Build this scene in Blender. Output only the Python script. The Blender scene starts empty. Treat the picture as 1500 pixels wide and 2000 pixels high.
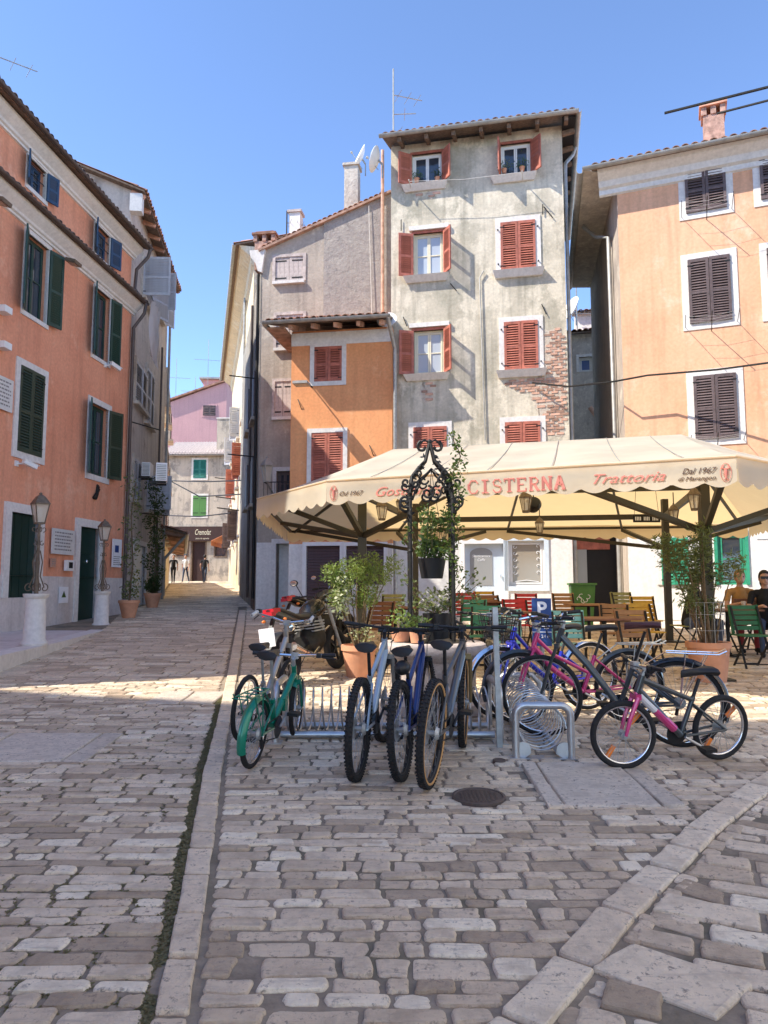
import bpy, bmesh, math, random
from math import sin, cos, pi, radians as R, atan2, sqrt
from mathutils import Vector as V, Matrix, noise as mnoise
random.seed(7)
U = random.uniform
SC = bpy.context.scene
COL = SC.collection

# ------------------------------------------------------------------ camera, sky, sun, exposure
CZ = 1.57; FPX = 26/36*2000; PITCH = math.atan(145/FPX)
cam = bpy.data.objects.new('camera', bpy.data.cameras.new('camera')); COL.objects.link(cam)
cam.location = (0, 0, CZ); cam.rotation_euler = (pi/2+PITCH, 0, 0)
cam.data.sensor_fit = 'VERTICAL'; cam.data.sensor_height = 36; cam.data.lens = 26
cam.data.clip_start = .05; cam.data.clip_end = 2000
SC.camera = cam
SUN_EL = R(47.5); TRAVEL = V((1.45, .5, 0)).normalized()      # the light travels to the right and a little away
wd = bpy.data.worlds.new('World'); SC.world = wd; wd.use_nodes = True
nt = wd.node_tree; bg = nt.nodes['Background']
sky = nt.nodes.new('ShaderNodeTexSky'); sky.sky_type = 'NISHITA'; sky.sun_disc = False
sky.sun_elevation = SUN_EL; sky.sun_rotation = atan2(-TRAVEL.x, -TRAVEL.y)
sky.air_density = .5; sky.dust_density = 0.; sky.ozone_density = 3.0; sky.altitude = 0
nt.links.new(sky.outputs[0], bg.inputs[0]); bg.inputs[1].default_value = .15
sl = bpy.data.lights.new('sun', 'SUN'); sl.energy = 2.35; sl.angle = R(.5); sl.color = (1, .94, .84)
sun = bpy.data.objects.new('sun', sl); COL.objects.link(sun)
sdir = V((TRAVEL.x*cos(SUN_EL), TRAVEL.y*cos(SUN_EL), -sin(SUN_EL)))
sun.rotation_euler = sdir.to_track_quat('-Z', 'Y').to_euler(); sun.location = (-20, -5, 40)
SC.view_settings.view_transform = 'Standard'; SC.view_settings.look = 'None'
SC.view_settings.gamma = 1; SC.view_settings.exposure = 1.8; SC.view_settings.use_curve_mapping = False
SC.cycles.max_bounces = 6; SC.cycles.diffuse_bounces = 4; SC.cycles.transmission_bounces = 4

# ------------------------------------------------------------------ helpers
def ray(px, py):
    c, s = cos(PITCH), sin(PITCH)
    return V((px-750, FPX*c-(1000-py)*s, FPX*s+(1000-py)*c))
def at(px, py, y):                       # point of the photograph at distance y
    r = ray(px, py); t = y/r.y
    return V((r.x*t, y, CZ+r.z*t))
SL = .038
def gz(y): return SL*y                   # the square climbs gently away from the camera
def gnd(px, py):
    r = ray(px, py); t = CZ/(SL*r.y-r.z); return V((r.x*t, r.y*t, gz(r.y*t)))
def atz(px, py, z):
    r = ray(px, py); t = (z-CZ)/r.z; return V((r.x*t, r.y*t, z))

def tag(o, label=None, cat=None, group=None, kind=None):
    if label: o['label'] = label
    if cat: o['category'] = cat
    if group: o['group'] = group
    if kind: o['kind'] = kind
    return o
def thing(name, label, cat, loc=(0, 0, 0), rz=0, group=None):
    o = bpy.data.objects.new(name, None); COL.objects.link(o)
    o.location = loc; o.rotation_euler = (0, 0, rz); o.empty_display_size = .2
    return tag(o, label, cat, group)
def inst(name, mesh, parent, loc=(0, 0, 0), rot=(0, 0, 0), scale=(1, 1, 1)):
    o = bpy.data.objects.new(name, mesh); COL.objects.link(o); o.parent = parent
    o.location = loc; o.rotation_euler = rot; o.scale = scale
    return o
KIDS = {}
def copy_tree(o, parent=None):
    c = o.copy(); COL.objects.link(c); c.parent = parent
    for ch in list(o.children): copy_tree(ch, c)
    return c

class MB:
    def __init__(s): s.v = []; s.f = []; s.m = []; s.k = 0
    def add(s, vs, fs):
        b = len(s.v); s.v += [tuple(p) for p in vs]; s.f += [tuple(b+i for i in f) for f in fs]; s.m += [s.k]*len(fs); return s
    def box(s, x0, x1, y0, y1, z0, z1, M=None):
        vs = [V((x, y, z)) for z in (z0, z1) for y in (y0, y1) for x in (x0, x1)]
        if M is not None: vs = [M @ p for p in vs]
        return s.add(vs, [(0, 2, 3, 1), (4, 5, 7, 6), (0, 1, 5, 4), (2, 6, 7, 3), (0, 4, 6, 2), (1, 3, 7, 5)])
    def beam(s, p, q, w, h=None):
        h = h or w; p = V(p); q = V(q); d = q-p; L = d.length
        if L < 1e-6: return s
        M = Matrix.Translation(p) @ d.to_track_quat('X', 'Z').to_matrix().to_4x4()
        return s.box(0, L, -w/2, w/2, -h/2, h/2, M)
    def quad(s, a, b, c, d): return s.add([a, b, c, d], [(0, 1, 2, 3)])
    def tube(s, pts, r, n=8, closed=False, cap=True, flat=1.0):
        pts = [V(p) for p in pts]; m = len(pts)
        rs = r if isinstance(r, (list, tuple)) else [r]*m
        vs = []; prev = None
        for i, p in enumerate(pts):
            if closed: t = pts[(i+1) % m]-pts[i-1]
            else: t = pts[min(i+1, m-1)]-pts[max(i-1, 0)]
            t = t.normalized() if t.length > 1e-9 else V((0, 0, 1))
            if prev is None: a = t.orthogonal().normalized()
            else:
                a = prev-t*prev.dot(t); a = a.normalized() if a.length > 1e-6 else t.orthogonal().normalized()
            prev = a; b = t.cross(a)
            for k in range(n):
                q = 2*pi*k/n; vs.append(p+a*(cos(q)*rs[i])+b*(sin(q)*rs[i]*flat))
        fs = []
        for i in range(m if closed else m-1):
            j = (i+1) % m
            for k in range(n): fs.append((i*n+k, i*n+(k+1) % n, j*n+(k+1) % n, j*n+k))
        if cap and not closed: fs += [tuple(range(n))[::-1], tuple((m-1)*n+k for k in range(n))]
        return s.add(vs, fs)
    def lathe(s, prof, c=(0, 0, 0), n=20, axis=None, jit=0):
        c = V(c); vs = []; fs = []
        Q = (V(axis).to_track_quat('Z', 'Y').to_matrix() if axis is not None else Matrix.Identity(3))
        for r, z in prof:
            for k in range(n):
                q = 2*pi*k/n; vs.append(c+Q @ V((r*cos(q), r*sin(q), z)))
        m = len(prof)
        for i in range(m-1):
            for k in range(n): fs.append((i*n+k, i*n+(k+1) % n, (i+1)*n+(k+1) % n, (i+1)*n+k))
        fs += [tuple(range(n))[::-1], tuple((m-1)*n+k for k in range(n))]
        return s.add(vs, fs)
    def ball(s, c, r, n=10, m=7):
        rr = r if isinstance(r, (list, tuple)) else (r, r, r); c = V(c); vs = []; fs = []
        for i in range(1, m):
            a = pi*i/m
            for k in range(n):
                q = 2*pi*k/n; vs.append(c+V((rr[0]*sin(a)*cos(q), rr[1]*sin(a)*sin(q), rr[2]*cos(a))))
        t = len(vs); vs += [c+V((0, 0, rr[2])), c-V((0, 0, rr[2]))]
        for i in range(m-2):
            for k in range(n): fs.append((i*n+k, (i+1)*n+k, (i+1)*n+(k+1) % n, i*n+(k+1) % n))
        for k in range(n):
            fs.append((t, k, (k+1) % n)); fs.append((t+1, (m-2)*n+(k+1) % n, (m-2)*n+k))
        return s.add(vs, fs)
    def prism(s, poly, fn, d0, d1):      # 2-D outline pushed through a depth; fn(a, b, d) gives a point
        n = len(poly); vs = [fn(a, b, d0) for a, b in poly]+[fn(a, b, d1) for a, b in poly]
        return s.add(vs, [tuple(range(n)), tuple(range(2*n-1, n-1, -1))]+[(i, n+i, n+(i+1) % n, (i+1) % n) for i in range(n)])
    def mesh(s, name, mats, smooth=False, fix=True):
        me = bpy.data.meshes.new(name); me.from_pydata(s.v, [], s.f)
        ms = mats if isinstance(mats, (list, tuple)) else [mats]
        for m in ms: me.materials.append(M_(m))
        if len(ms) > 1: me.polygons.foreach_set('material_index', s.m)
        if fix:
            bm = bmesh.new(); bm.from_mesh(me); bmesh.ops.recalc_face_normals(bm, faces=bm.faces); bm.to_mesh(me); bm.free()
        if smooth:
            me.polygons.foreach_set('use_smooth', [True]*len(me.polygons))
            if smooth != 'all': me.set_sharp_from_angle(angle=R(40))
        me.update(); return me
    def build(s, name, mats, parent=None, smooth=False, fix=True):
        o = bpy.data.objects.new(name, s.mesh(name, mats, smooth, fix)); COL.objects.link(o)
        if parent: o.parent = parent
        return o
def Box(name, m, parent, *a): return MB().box(*a).build(name, m, parent)
def arc(c, r, a0, a1, n, ax=(1, 0, 0), ay=(0, 0, 1)):
    c = V(c); ax = V(ax); ay = V(ay)
    return [c+ax*(r*cos(a0+(a1-a0)*i/n))+ay*(r*sin(a0+(a1-a0)*i/n)) for i in range(n+1)]
def spiral(c, r0, r1, a0, a1, n, ax=(1, 0, 0), ay=(0, 0, 1)):
    c = V(c); ax = V(ax); ay = V(ay); o = []
    for i in range(n+1):
        t = i/n; r = r0+(r1-r0)*t; a = a0+(a1-a0)*t; o.append(c+ax*(r*cos(a))+ay*(r*sin(a)))
    return o

# ------------------------------------------------------------------ materials
MATS = {}
def M_(m): return MATS[m] if isinstance(m, str) else m
def nmat(name):
    m = bpy.data.materials.new(name); m.use_nodes = True; MATS[name] = m
    return m, m.node_tree, m.node_tree.nodes['Principled BSDF']
def N(t, kind, **kw):
    n = t.nodes.new(kind)
    for k, v in kw.items():
        if k in n.inputs: n.inputs[k].default_value = v
        else: setattr(n, k, v)
    return n
def ramp(t, src, stops):
    r = t.nodes.new('ShaderNodeValToRGB'); t.links.new(src, r.inputs[0]); e = r.color_ramp.elements
    while len(e) < len(stops): e.new(.5)
    for i, (p, c) in enumerate(stops): e[i].position = p; e[i].color = c if len(c) == 4 else (*c, 1)
    return r.outputs[0]
def mixc(t, f, a, b, mode='MIX'):
    m = t.nodes.new('ShaderNodeMix'); m.data_type = 'RGBA'; m.blend_type = mode
    for s, v in ((m.inputs[0], f), (m.inputs[6], a), (m.inputs[7], b)):
        if hasattr(v, 'links') or hasattr(v, 'is_linked'): t.links.new(v, s)
        else: s.default_value = v if not isinstance(v, tuple) or len(v) == 4 else (*v, 1)
    return m.outputs[2]
def coords(t, scale=1, obj=True):
    tc = t.nodes.new('ShaderNodeTexCoord'); mp = t.nodes.new('ShaderNodeMapping')
    t.links.new(tc.outputs['Object'], mp.inputs[0])
    mp.inputs['Scale'].default_value = scale if isinstance(scale, tuple) else (scale,)*3
    return mp.outputs[0]
def simple(name, c, rough=.6, metal=0, var=.12, sc=6., bump=.0, spec=.4, bsc=60., rnd=0.):
    m, t, b = nmat(name); co = coords(t)
    n = N(t, 'ShaderNodeTexNoise', Scale=sc, Detail=5.); t.links.new(co, n.inputs['Vector'])
    lo = tuple(x*(1-var) for x in c); hi = tuple(min(1, x*(1+var)) for x in c)
    col = ramp(t, n.outputs[0], [(.3, lo), (.7, hi)])
    if rnd:
        oi = t.nodes.new('ShaderNodeObjectInfo'); col = mixc(t, 1., col, ramp(t, oi.outputs['Random'], [(0, (1-rnd, 1-rnd, 1-rnd)), (1, (1+rnd, 1+rnd, 1+rnd))]), 'MULTIPLY')
    t.links.new(col, b.inputs['Base Color'])
    b.inputs['Roughness'].default_value = rough; b.inputs['Metallic'].default_value = metal
    b.inputs['Specular IOR Level'].default_value = spec
    if bump:
        n2 = N(t, 'ShaderNodeTexNoise', Scale=bsc, Detail=4.); t.links.new(co, n2.inputs['Vector'])
        bp = N(t, 'ShaderNodeBump', Strength=bump, Distance=.01); t.links.new(n2.outputs[0], bp.inputs['Height']); t.links.new(bp.outputs[0], b.inputs['Normal'])
    return m
def plaster(name, c, c2, c3=None, sc=.8, amt=.5, streak=.3, bump=.25, thr=.58):
    """painted or bare plaster: large weathered patches, vertical rain streaks, fine relief"""
    m, t, b = nmat(name); co = coords(t)
    n = N(t, 'ShaderNodeTexNoise', Scale=sc, Detail=8., Roughness=.62); t.links.new(co, n.inputs['Vector'])
    f = ramp(t, n.outputs[0], [(.42, (0, 0, 0)), (.66, (amt, amt, amt))])
    col = mixc(t, f, c, c2)
    if c3:
        n3 = N(t, 'ShaderNodeTexNoise', Scale=sc*1.9, Detail=9., Roughness=.7); t.links.new(coords(t, (1, 1, .8)), n3.inputs['Vector'])
        f3 = ramp(t, n3.outputs[0], [(thr-.04, (0, 0, 0)), (thr+.04, (.85, .85, .85))])
        col = mixc(t, f3, col, c3)
    s = N(t, 'ShaderNodeTexNoise', Scale=1., Detail=5.); t.links.new(coords(t, (5, 5, .35)), s.inputs['Vector'])
    fs = ramp(t, s.outputs[0], [(.5, (0, 0, 0)), (.75, (streak,)*3)])
    col = mixc(t, fs, col, tuple(x*.55 for x in c2))
    g = N(t, 'ShaderNodeTexNoise', Scale=14., Detail=6.); t.links.new(co, g.inputs['Vector'])
    col = mixc(t, .35, col, mixc(t, 1., col, ramp(t, g.outputs[0], [(.3, (.7, .7, .7)), (.7, (1.2, 1.2, 1.2))]), 'MULTIPLY'))
    t.links.new(col, b.inputs['Base Color']); b.inputs['Roughness'].default_value = .93; b.inputs['Specular IOR Level'].default_value = .2
    h = N(t, 'ShaderNodeTexNoise', Scale=9., Detail=9., Roughness=.7); t.links.new(co, h.inputs['Vector'])
    bp = N(t, 'ShaderNodeBump', Strength=bump, Distance=.04); t.links.new(h.outputs[0], bp.inputs['Height']); t.links.new(bp.outputs[0], b.inputs['Normal'])
    return m
# walls
plaster('terracotta', (.80, .36, .215), (.68, .27, .155), (.82, .43, .28), sc=.45, amt=.9, streak=.36, bump=.03, thr=.59)
plaster('orange_wall', (.80, .37, .165), (.70, .28, .12), (.82, .44, .23), sc=.5, amt=.8, streak=.25, bump=.06, thr=.60)
plaster('peach_wall', (.80, .455, .28), (.70, .37, .21), (.82, .53, .36), sc=.45, amt=.9, streak=.4, bump=.05, thr=.58)
plaster('tower_wall', (.60, .53, .41), (.36, .33, .25), (.72, .64, .50), sc=.6, amt=1., streak=.6, bump=.4, thr=.53)
plaster('grey_wall', (.48, .405, .33), (.33, .28, .235), (.60, .54, .44), sc=.6, amt=.9, streak=.45, bump=.5, thr=.60)
plaster('rough_wall', (.34, .295, .265), (.42, .37, .32), (.26, .23, .21), sc=2.6, amt=.9, streak=.3, bump=.9, thr=.6)
plaster('pale_worn', (.60, .52, .45), (.45, .38, .33), (.33, .27, .23), sc=.9, amt=.8, streak=.6, bump=.6, thr=.60)
plaster('cream_wall', (.72, .58, .38), (.60, .48, .32), (.74, .66, .52), amt=.7, streak=.4, bump=.25)
plaster('shop_wall', (.56, .48, .38), (.42, .36, .30), (.27, .24, .21), sc=.7, amt=.9, streak=.5, bump=.4, thr=.55)
plaster('pink_wall', (.62, .34, .32), (.55, .30, .29), amt=.6, streak=.25, bump=.1)
plaster('white_wall', (.78, .75, .70), (.68, .65, .60), amt=.5, streak=.2, bump=.15)
plaster('shaded_wall', (.36, .33, .29), (.25, .23, .20), (.46, .42, .37), sc=.8, amt=.9, streak=.6, bump=.5)
plaster('stone_wall', (.58, .51, .43), (.42, .36, .31), (.68, .61, .51), sc=2.2, amt=.9, streak=.3, bump=.9, thr=.56)
plaster('white_stone', (.74, .70, .65), (.64, .60, .55), sc=2., amt=.6, streak=.2, bump=.15)
plaster('marble', (.68, .62, .58), (.58, .50, .46), sc=1.4, amt=.7, streak=.35, bump=.08)
plaster('well_stone', (.55, .46, .40), (.42, .35, .30), (.63, .55, .48), sc=4., amt=.8, streak=.3, bump=.6)
plaster('mortar_patch', (.60, .52, .42), (.48, .39, .31), sc=5., amt=.8, streak=.1, bump=.8)
simple('brick_red', (.50, .30, .215), .9, var=.35, sc=5, bump=.4, rnd=.4)
simple('chimney_brick', (.42, .26, .20), .9, var=.4, sc=9, bump=.5)
simple('tile', (.46, .24, .16), .9, var=.45, sc=3., bump=.3, rnd=.4)
simple('tile_dark', (.20, .15, .13), .9, var=.4, sc=3., bump=.3, rnd=.35)
simple('gutter_grey', (.36, .35, .32), .5, .3, var=.2)
simple('gutter_brown', (.10, .075, .065), .5, .2)
simple('old_wood', (.17, .115, .08), .85, var=.35, sc=12, bump=.2)
simple('pale_wood', (.50, .42, .38), .85, var=.25, sc=9, bump=.3)
simple('shutter_red', (.40, .125, .08), .62, var=.3, sc=7, rnd=.14)
simple('shutter_brown', (.115, .08, .076), .6, var=.3, sc=7, rnd=.14)
simple('shutter_green', (.018, .055, .042), .45, var=.15)
simple('shutter_olive', (.035, .055, .035), .5, var=.15)
simple('shutter_blue', (.025, .065, .13), .5, var=.15)
simple('shutter_pale', (.48, .48, .50), .7, var=.15)
simple('shutter_teal', (.03, .19, .15), .6); simple('shutter_leaf', (.085, .22, .055), .6)
simple('door_green', (.008, .032, .024), .35, var=.1)
simple('green_paint', (.035, .30, .17), .5)
simple('white_paint', (.80, .79, .76), .5, var=.04)
simple('cream_paint', (.74, .68, .50), .5, var=.05)
simple('pale_blue_paint', (.62, .70, .76), .5, var=.05)
simple('roller', (.085, .05, .052), .5, var=.1)
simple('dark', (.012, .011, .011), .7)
simple('unlit_interior', (.03, .026, .024), .9)
simple('iron', (.025, .024, .022), .55, .4, var=.3, sc=20)
simple('lamp_iron', (.17, .125, .085), .6, .3, var=.3, sc=20)
simple('steel', (.52, .52, .52), .38, .85, var=.12, sc=12)
simple('galv', (.40, .41, .40), .5, .6, var=.2, sc=14)
simple('chrome', (.75, .75, .76), .18, 1., var=.03)
simple('black_plastic', (.015, .015, .016), .45, var=.1)
simple('rubber', (.020, .019, .019), .85, var=.2, sc=30)
simple('tan_rubber', (.50, .27, .10), .8); simple('grip_white', (.62, .58, .52), .6)
simple('saddle_brown', (.10, .035, .03), .5); simple('saddle_grey', (.28, .28, .29), .6)
simple('terracotta_pot', (.62, .30, .17), .85, var=.15, sc=5, bump=.2)
simple('soil', (.05, .035, .025), .95, bump=.5)
simple('canopy_frame', (.055, .047, .030), .5, .2, var=.15)
simple('sign_blue', (.02, .06, .22), .4, var=.05); simple('sign_white', (.85, .85, .85), .5, var=.03)
simple('brand_red', (.66, .22, .17), .8, var=.1); simple('brand_brown', (.10, .06, .045), .8)
simple('awning_brown', (.045, .02, .016), .7); simple('awning_orange', (.62, .25, .13), .8)
simple('plaque', (.66, .64, .60), .5, var=.06, sc=14); simple('ink', (.25, .23, .22), .8)
simple('skin', (.52, .29, .20), .5, var=.06); simple('hair_dark', (.02, .014, .01), .6); simple('hair_blonde', (.24, .13, .05), .6)
for n_, c_ in dict(cloth_black=(.014, .014, .016), cloth_ochre=(.42, .22, .07), cloth_white=(.7, .68, .66), cloth_jeans=(.05, .07, .12), cloth_red=(.25, .03, .03)).items(): simple(n_, c_, .9, var=.15, sc=14)
for n_, c_ in dict(chair_red=(.50, .03, .035), chair_yellow=(.60, .36, .05), chair_green=(.06, .26, .17), chair_darkgreen=(.035, .15, .06), chair_teal=(.22, .50, .46), chair_wood=(.36, .19, .085), chair_brown=(.23, .10, .05), chair_olive=(.30, .28, .10)).items(): simple(n_, c_, .6, var=.2, sc=9, bump=.08)
def paint(name, c, metal=.2, rough=.28):
    m, t, b = nmat(name); b.inputs['Base Color'].default_value = (*c, 1); b.inputs['Metallic'].default_value = metal
    b.inputs['Roughness'].default_value = rough; b.inputs['Coat Weight'].default_value = .4; return m
paint('p_green', (.0, .20, .12)); paint('p_silverblue', (.42, .52, .58), .4, .35); paint('p_blue', (.012, .035, .16)); paint('p_grey', (.11, .112, .11), .5, .35)
paint('p_brightblue', (.02, .03, .45)); paint('p_pink', (.62, .05, .20)); paint('p_charcoal', (.045, .055, .06)); paint('p_white', (.75, .74, .72), 0, .3)
paint('p_red', (.55, .02, .03), 0, .25); paint('p_gold', (.22, .16, .07), .5, .35); paint('p_silver', (.42, .40, .36), .6, .4); paint('p_black', (.012, .012, .013), .1, .25)
paint('amber', (.85, .22, .03), 0, .3)
def glassy(name, c, rough=.06):
    m, t, b = nmat(name); b.inputs['Base Color'].default_value = (*c, 1); b.inputs['Roughness'].default_value = rough
    b.inputs['Specular IOR Level'].default_value = .8; return m
glassy('glass', (.035, .045, .06)); glassy('glass_pale', (.42, .47, .52), .12); glassy('glass_blue', (.10, .16, .34), .1)
glassy('glass_frost', (.30, .30, .29), .3); glassy('glass_warm', (.30, .25, .19), .15)
def lampglass():
    m, t, b = nmat('lamp_glass'); b.inputs['Base Color'].default_value = (.75, .66, .52, 1); b.inputs['Roughness'].default_value = .2
    b.inputs['Alpha'].default_value = .55; return m
lampglass()
def fabric(name, c, tr):
    m, t, b = nmat(name); out = t.nodes['Material Output']; co = coords(t)
    n = N(t, 'ShaderNodeTexNoise', Scale=1.3, Detail=6.); t.links.new(co, n.inputs['Vector'])
    col = ramp(t, n.outputs[0], [(.3, tuple(x*.80 for x in c)), (.62, c)])
    t.links.new(col, b.inputs['Base Color']); b.inputs['Roughness'].default_value = .8; b.inputs['Specular IOR Level'].default_value = .2
    T = t.nodes.new('ShaderNodeBsdfTranslucent'); T.inputs[0].default_value = (*tr, 1)
    mx = t.nodes.new('ShaderNodeMixShader'); mx.inputs[0].default_value = .5
    t.links.new(b.outputs[0], mx.inputs[1]); t.links.new(T.outputs[0], mx.inputs[2]); t.links.new(mx.outputs[0], out.inputs[0])
    w = N(t, 'ShaderNodeTexNoise', Scale=3., Detail=3.); t.links.new(co, w.inputs['Vector'])
    bp = N(t, 'ShaderNodeBump', Strength=.5, Distance=.04); t.links.new(w.outputs[0], bp.inputs['Height']); t.links.new(bp.outputs[0], b.inputs['Normal'])
fabric('canvas', (.82, .77, .64), (.95, .70, .34))
fabric('laundry', (.75, .73, .72), (.6, .6, .6))
def leafmat(name, c, c2):
    m, t, b = nmat(name); out = t.nodes['Material Output']
    g = t.nodes.new('ShaderNodeNewGeometry')
    col = ramp(t, g.outputs['Random Per Island'], [(0, c), (1, c2)]); t.links.new(col, b.inputs['Base Color'])
    b.inputs['Roughness'].default_value = .5; b.inputs['Specular IOR Level'].default_value = .35
    T = t.nodes.new('ShaderNodeBsdfTranslucent'); t.links.new(mixc(t, .5, col, (.35, .45, .05)), T.inputs[0])
    mx = t.nodes.new('ShaderNodeMixShader'); mx.inputs[0].default_value = .3
    t.links.new(b.outputs[0], mx.inputs[1]); t.links.new(T.outputs[0], mx.inputs[2]); t.links.new(mx.outputs[0], out.inputs[0])
leafmat('leaf', (.035, .075, .02), (.11, .16, .045)); leafmat('leaf_light', (.12, .20, .04), (.26, .33, .10)); leafmat('leaf_olive', (.08, .11, .045), (.20, .22, .10))
leafmat('leaf_var', (.20, .26, .10), (.60, .62, .42)); leafmat('leaf_dark', (.015, .035, .012), (.05, .075, .03)); leafmat('flower_white', (.55, .5, .45), (.75, .72, .68))
leafmat('moss', (.12, .10, .045), (.24, .21, .10)); simple('stem', (.16, .11, .06), .9, var=.3, sc=20)
def stonemat(name, stops, pit):
    m, t, b = nmat(name); co = coords(t)
    a = t.nodes.new('ShaderNodeAttribute'); a.attribute_name = 'tone'
    base = ramp(t, a.outputs['Fac'], stops)
    n = N(t, 'ShaderNodeTexNoise', Scale=7., Detail=8., Roughness=.65); t.links.new(co, n.inputs['Vector'])
    col = mixc(t, 1., base, ramp(t, n.outputs[0], [(.28, (.68, .66, .65)), (.5, (1, 1, 1)), (.75, (1.15, 1.13, 1.1))]), 'MULTIPLY')
    v = N(t, 'ShaderNodeTexNoise', Scale=30., Detail=7., Roughness=.75); t.links.new(co, v.inputs['Vector'])
    pits = ramp(t, v.outputs[0], [(.38, (1, 1, 1)), (.46, (0, 0, 0))])
    pm = t.nodes.new('ShaderNodeMath'); pm.operation = 'MULTIPLY'; t.links.new(pits, pm.inputs[0])
    am = ramp(t, n.outputs[0], [(.42, (0, 0, 0)), (.55, (pit, pit, pit))]); t.links.new(am, pm.inputs[1])
    col = mixc(t, pm.outputs[0], col, (.20, .16, .13))
    # veins along the bedding of the limestone
    w = N(t, 'ShaderNodeTexNoise', Scale=1., Detail=6., Roughness=.6); t.links.new(coords(t, (5, 45, 5)), w.inputs['Vector'])
    col = mixc(t, ramp(t, w.outputs[0], [(.55, (0, 0, 0)), (.72, (.4, .4, .4))]), col, (.24, .20, .18))
    t.links.new(col, b.inputs['Base Color'])
    t.links.new(ramp(t, n.outputs[0], [(.3, (.5,)*3), (.7, (.72,)*3)]), b.inputs['Roughness']); b.inputs['Specular IOR Level'].default_value = .45
    h = N(t, 'ShaderNodeTexNoise', Scale=16., Detail=9., Roughness=.72); t.links.new(co, h.inputs['Vector'])
    bp = N(t, 'ShaderNodeBump', Strength=.9, Distance=.025); t.links.new(h.outputs[0], bp.inputs['Height']); t.links.new(bp.outputs[0], b.inputs['Normal'])
stonemat('cobble', [(0, (.43, .325, .22)), (.35, (.62, .485, .34)), (.7, (.76, .615, .445)), (1, (.88, .755, .565))], .8)
stonemat('slab_stone', [(0, (.52, .43, .33)), (1, (.70, .60, .48))], 1.)
def groundmat():
    m, t, b = nmat('joint_ground'); co = coords(t)
    n = N(t, 'ShaderNodeTexNoise', Scale=9., Detail=8., Roughness=.7); t.links.new(co, n.inputs['Vector'])
    base = ramp(t, n.outputs[0], [(.3, (.18, .14, .10)), (.7, (.36, .285, .205))])
    k = N(t, 'ShaderNodeTexNoise', Scale=1.6, Detail=6.); t.links.new(co, k.inputs['Vector'])
    t.links.new(mixc(t, ramp(t, k.outputs[0], [(.5, (0, 0, 0)), (.66, (.6, .6, .6))]), base, (.085, .08, .045)), b.inputs['Base Color'])
    b.inputs['Roughness'].default_value = .95
    bp = N(t, 'ShaderNodeBump', Strength=.6, Distance=.02); t.links.new(n.outputs[0], bp.inputs['Height']); t.links.new(bp.outputs[0], b.inputs['Normal'])
groundmat()
# ------------------------------------------------------------------ ground, kerbs, paving stones
me = MB()
ys = [-40, -10, 0, 5, 10, 15, 20, 30, 40, 60, 90, 200]
for i in range(len(ys)-1):
    me.quad((-150, ys[i], gz(ys[i])), (150, ys[i], gz(ys[i])), (150, ys[i+1], gz(ys[i+1])), (-150, ys[i+1], gz(ys[i+1])))
ground = me.build('ground', 'joint_ground'); tag(ground, kind='structure')

def lerp_line(pts, y):                   # pts: list of (y, x)
    if y <= pts[0][0]: return pts[0][1]
    for (a, xa), (b, xb) in zip(pts, pts[1:]):
        if y <= b: return xa+(xb-xa)*(y-a)/(b-a)
    return pts[-1][1]
def gline(pix): return sorted([(gnd(*p).y, gnd(*p).x) for p in pix])
K1L = gline([(294, 2000), (330, 1850), (372, 1630), (398, 1500), (425, 1400), (445, 1310), (462, 1220), (470, 1175)])
K1R = gline([(370, 2000), (392, 1850), (422, 1630), (436, 1500), (452, 1400), (466, 1310), (478, 1220), (482, 1175)])
K2 = gline([(890, 2060), (975, 1985), (1085, 1870), (1170, 1775), (1265, 1690), (1340, 1620), (1420, 1560), (1500, 1510)])
K2.append((K2[-1][0]+1.2, K2[-1][1]+1.6))
k2max = K2[-1][0]
def slab_rect(x0, x1, y0, y1): ym = (y0+y1)/2; return V((gnd(x0, ym).x, gnd(x0, y1).y)), V((gnd(x1, ym).x, gnd(x1, y0).y))
SLABS = [slab_rect(1042, 1292, 1497, 1578), slab_rect(-60, 205, 1437, 1490), slab_rect(300, 430, 1353, 1376)]
BIGQ = [[tuple(gnd(*q).xy) for q in ((1400, 1995), (1155, 1898), (1235, 1852), (1475, 1930))]]
HOLES = [(gnd(935, 1561), .175), (gnd(975, 1490), .05)]
def blocked(x, y):
    for a, b in SLABS:
        if a.x+.03 < x < b.x-.03 and a.y+.02 < y < b.y-.02: return True
    for Q in BIGQ:
        sg = [((Q[i-1][0]-Q[i][0])*(y-Q[i][1])-(Q[i-1][1]-Q[i][1])*(x-Q[i][0]))/math.hypot(Q[i-1][0]-Q[i][0], Q[i-1][1]-Q[i][1]) for i in range(4)]
        if min(sg) > -.02 or max(sg) < .02: return True
    for c, r in HOLES:
        if (x-c.x)**2+(y-c.y)**2 < (r*.8)**2: return True
    return False
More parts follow.
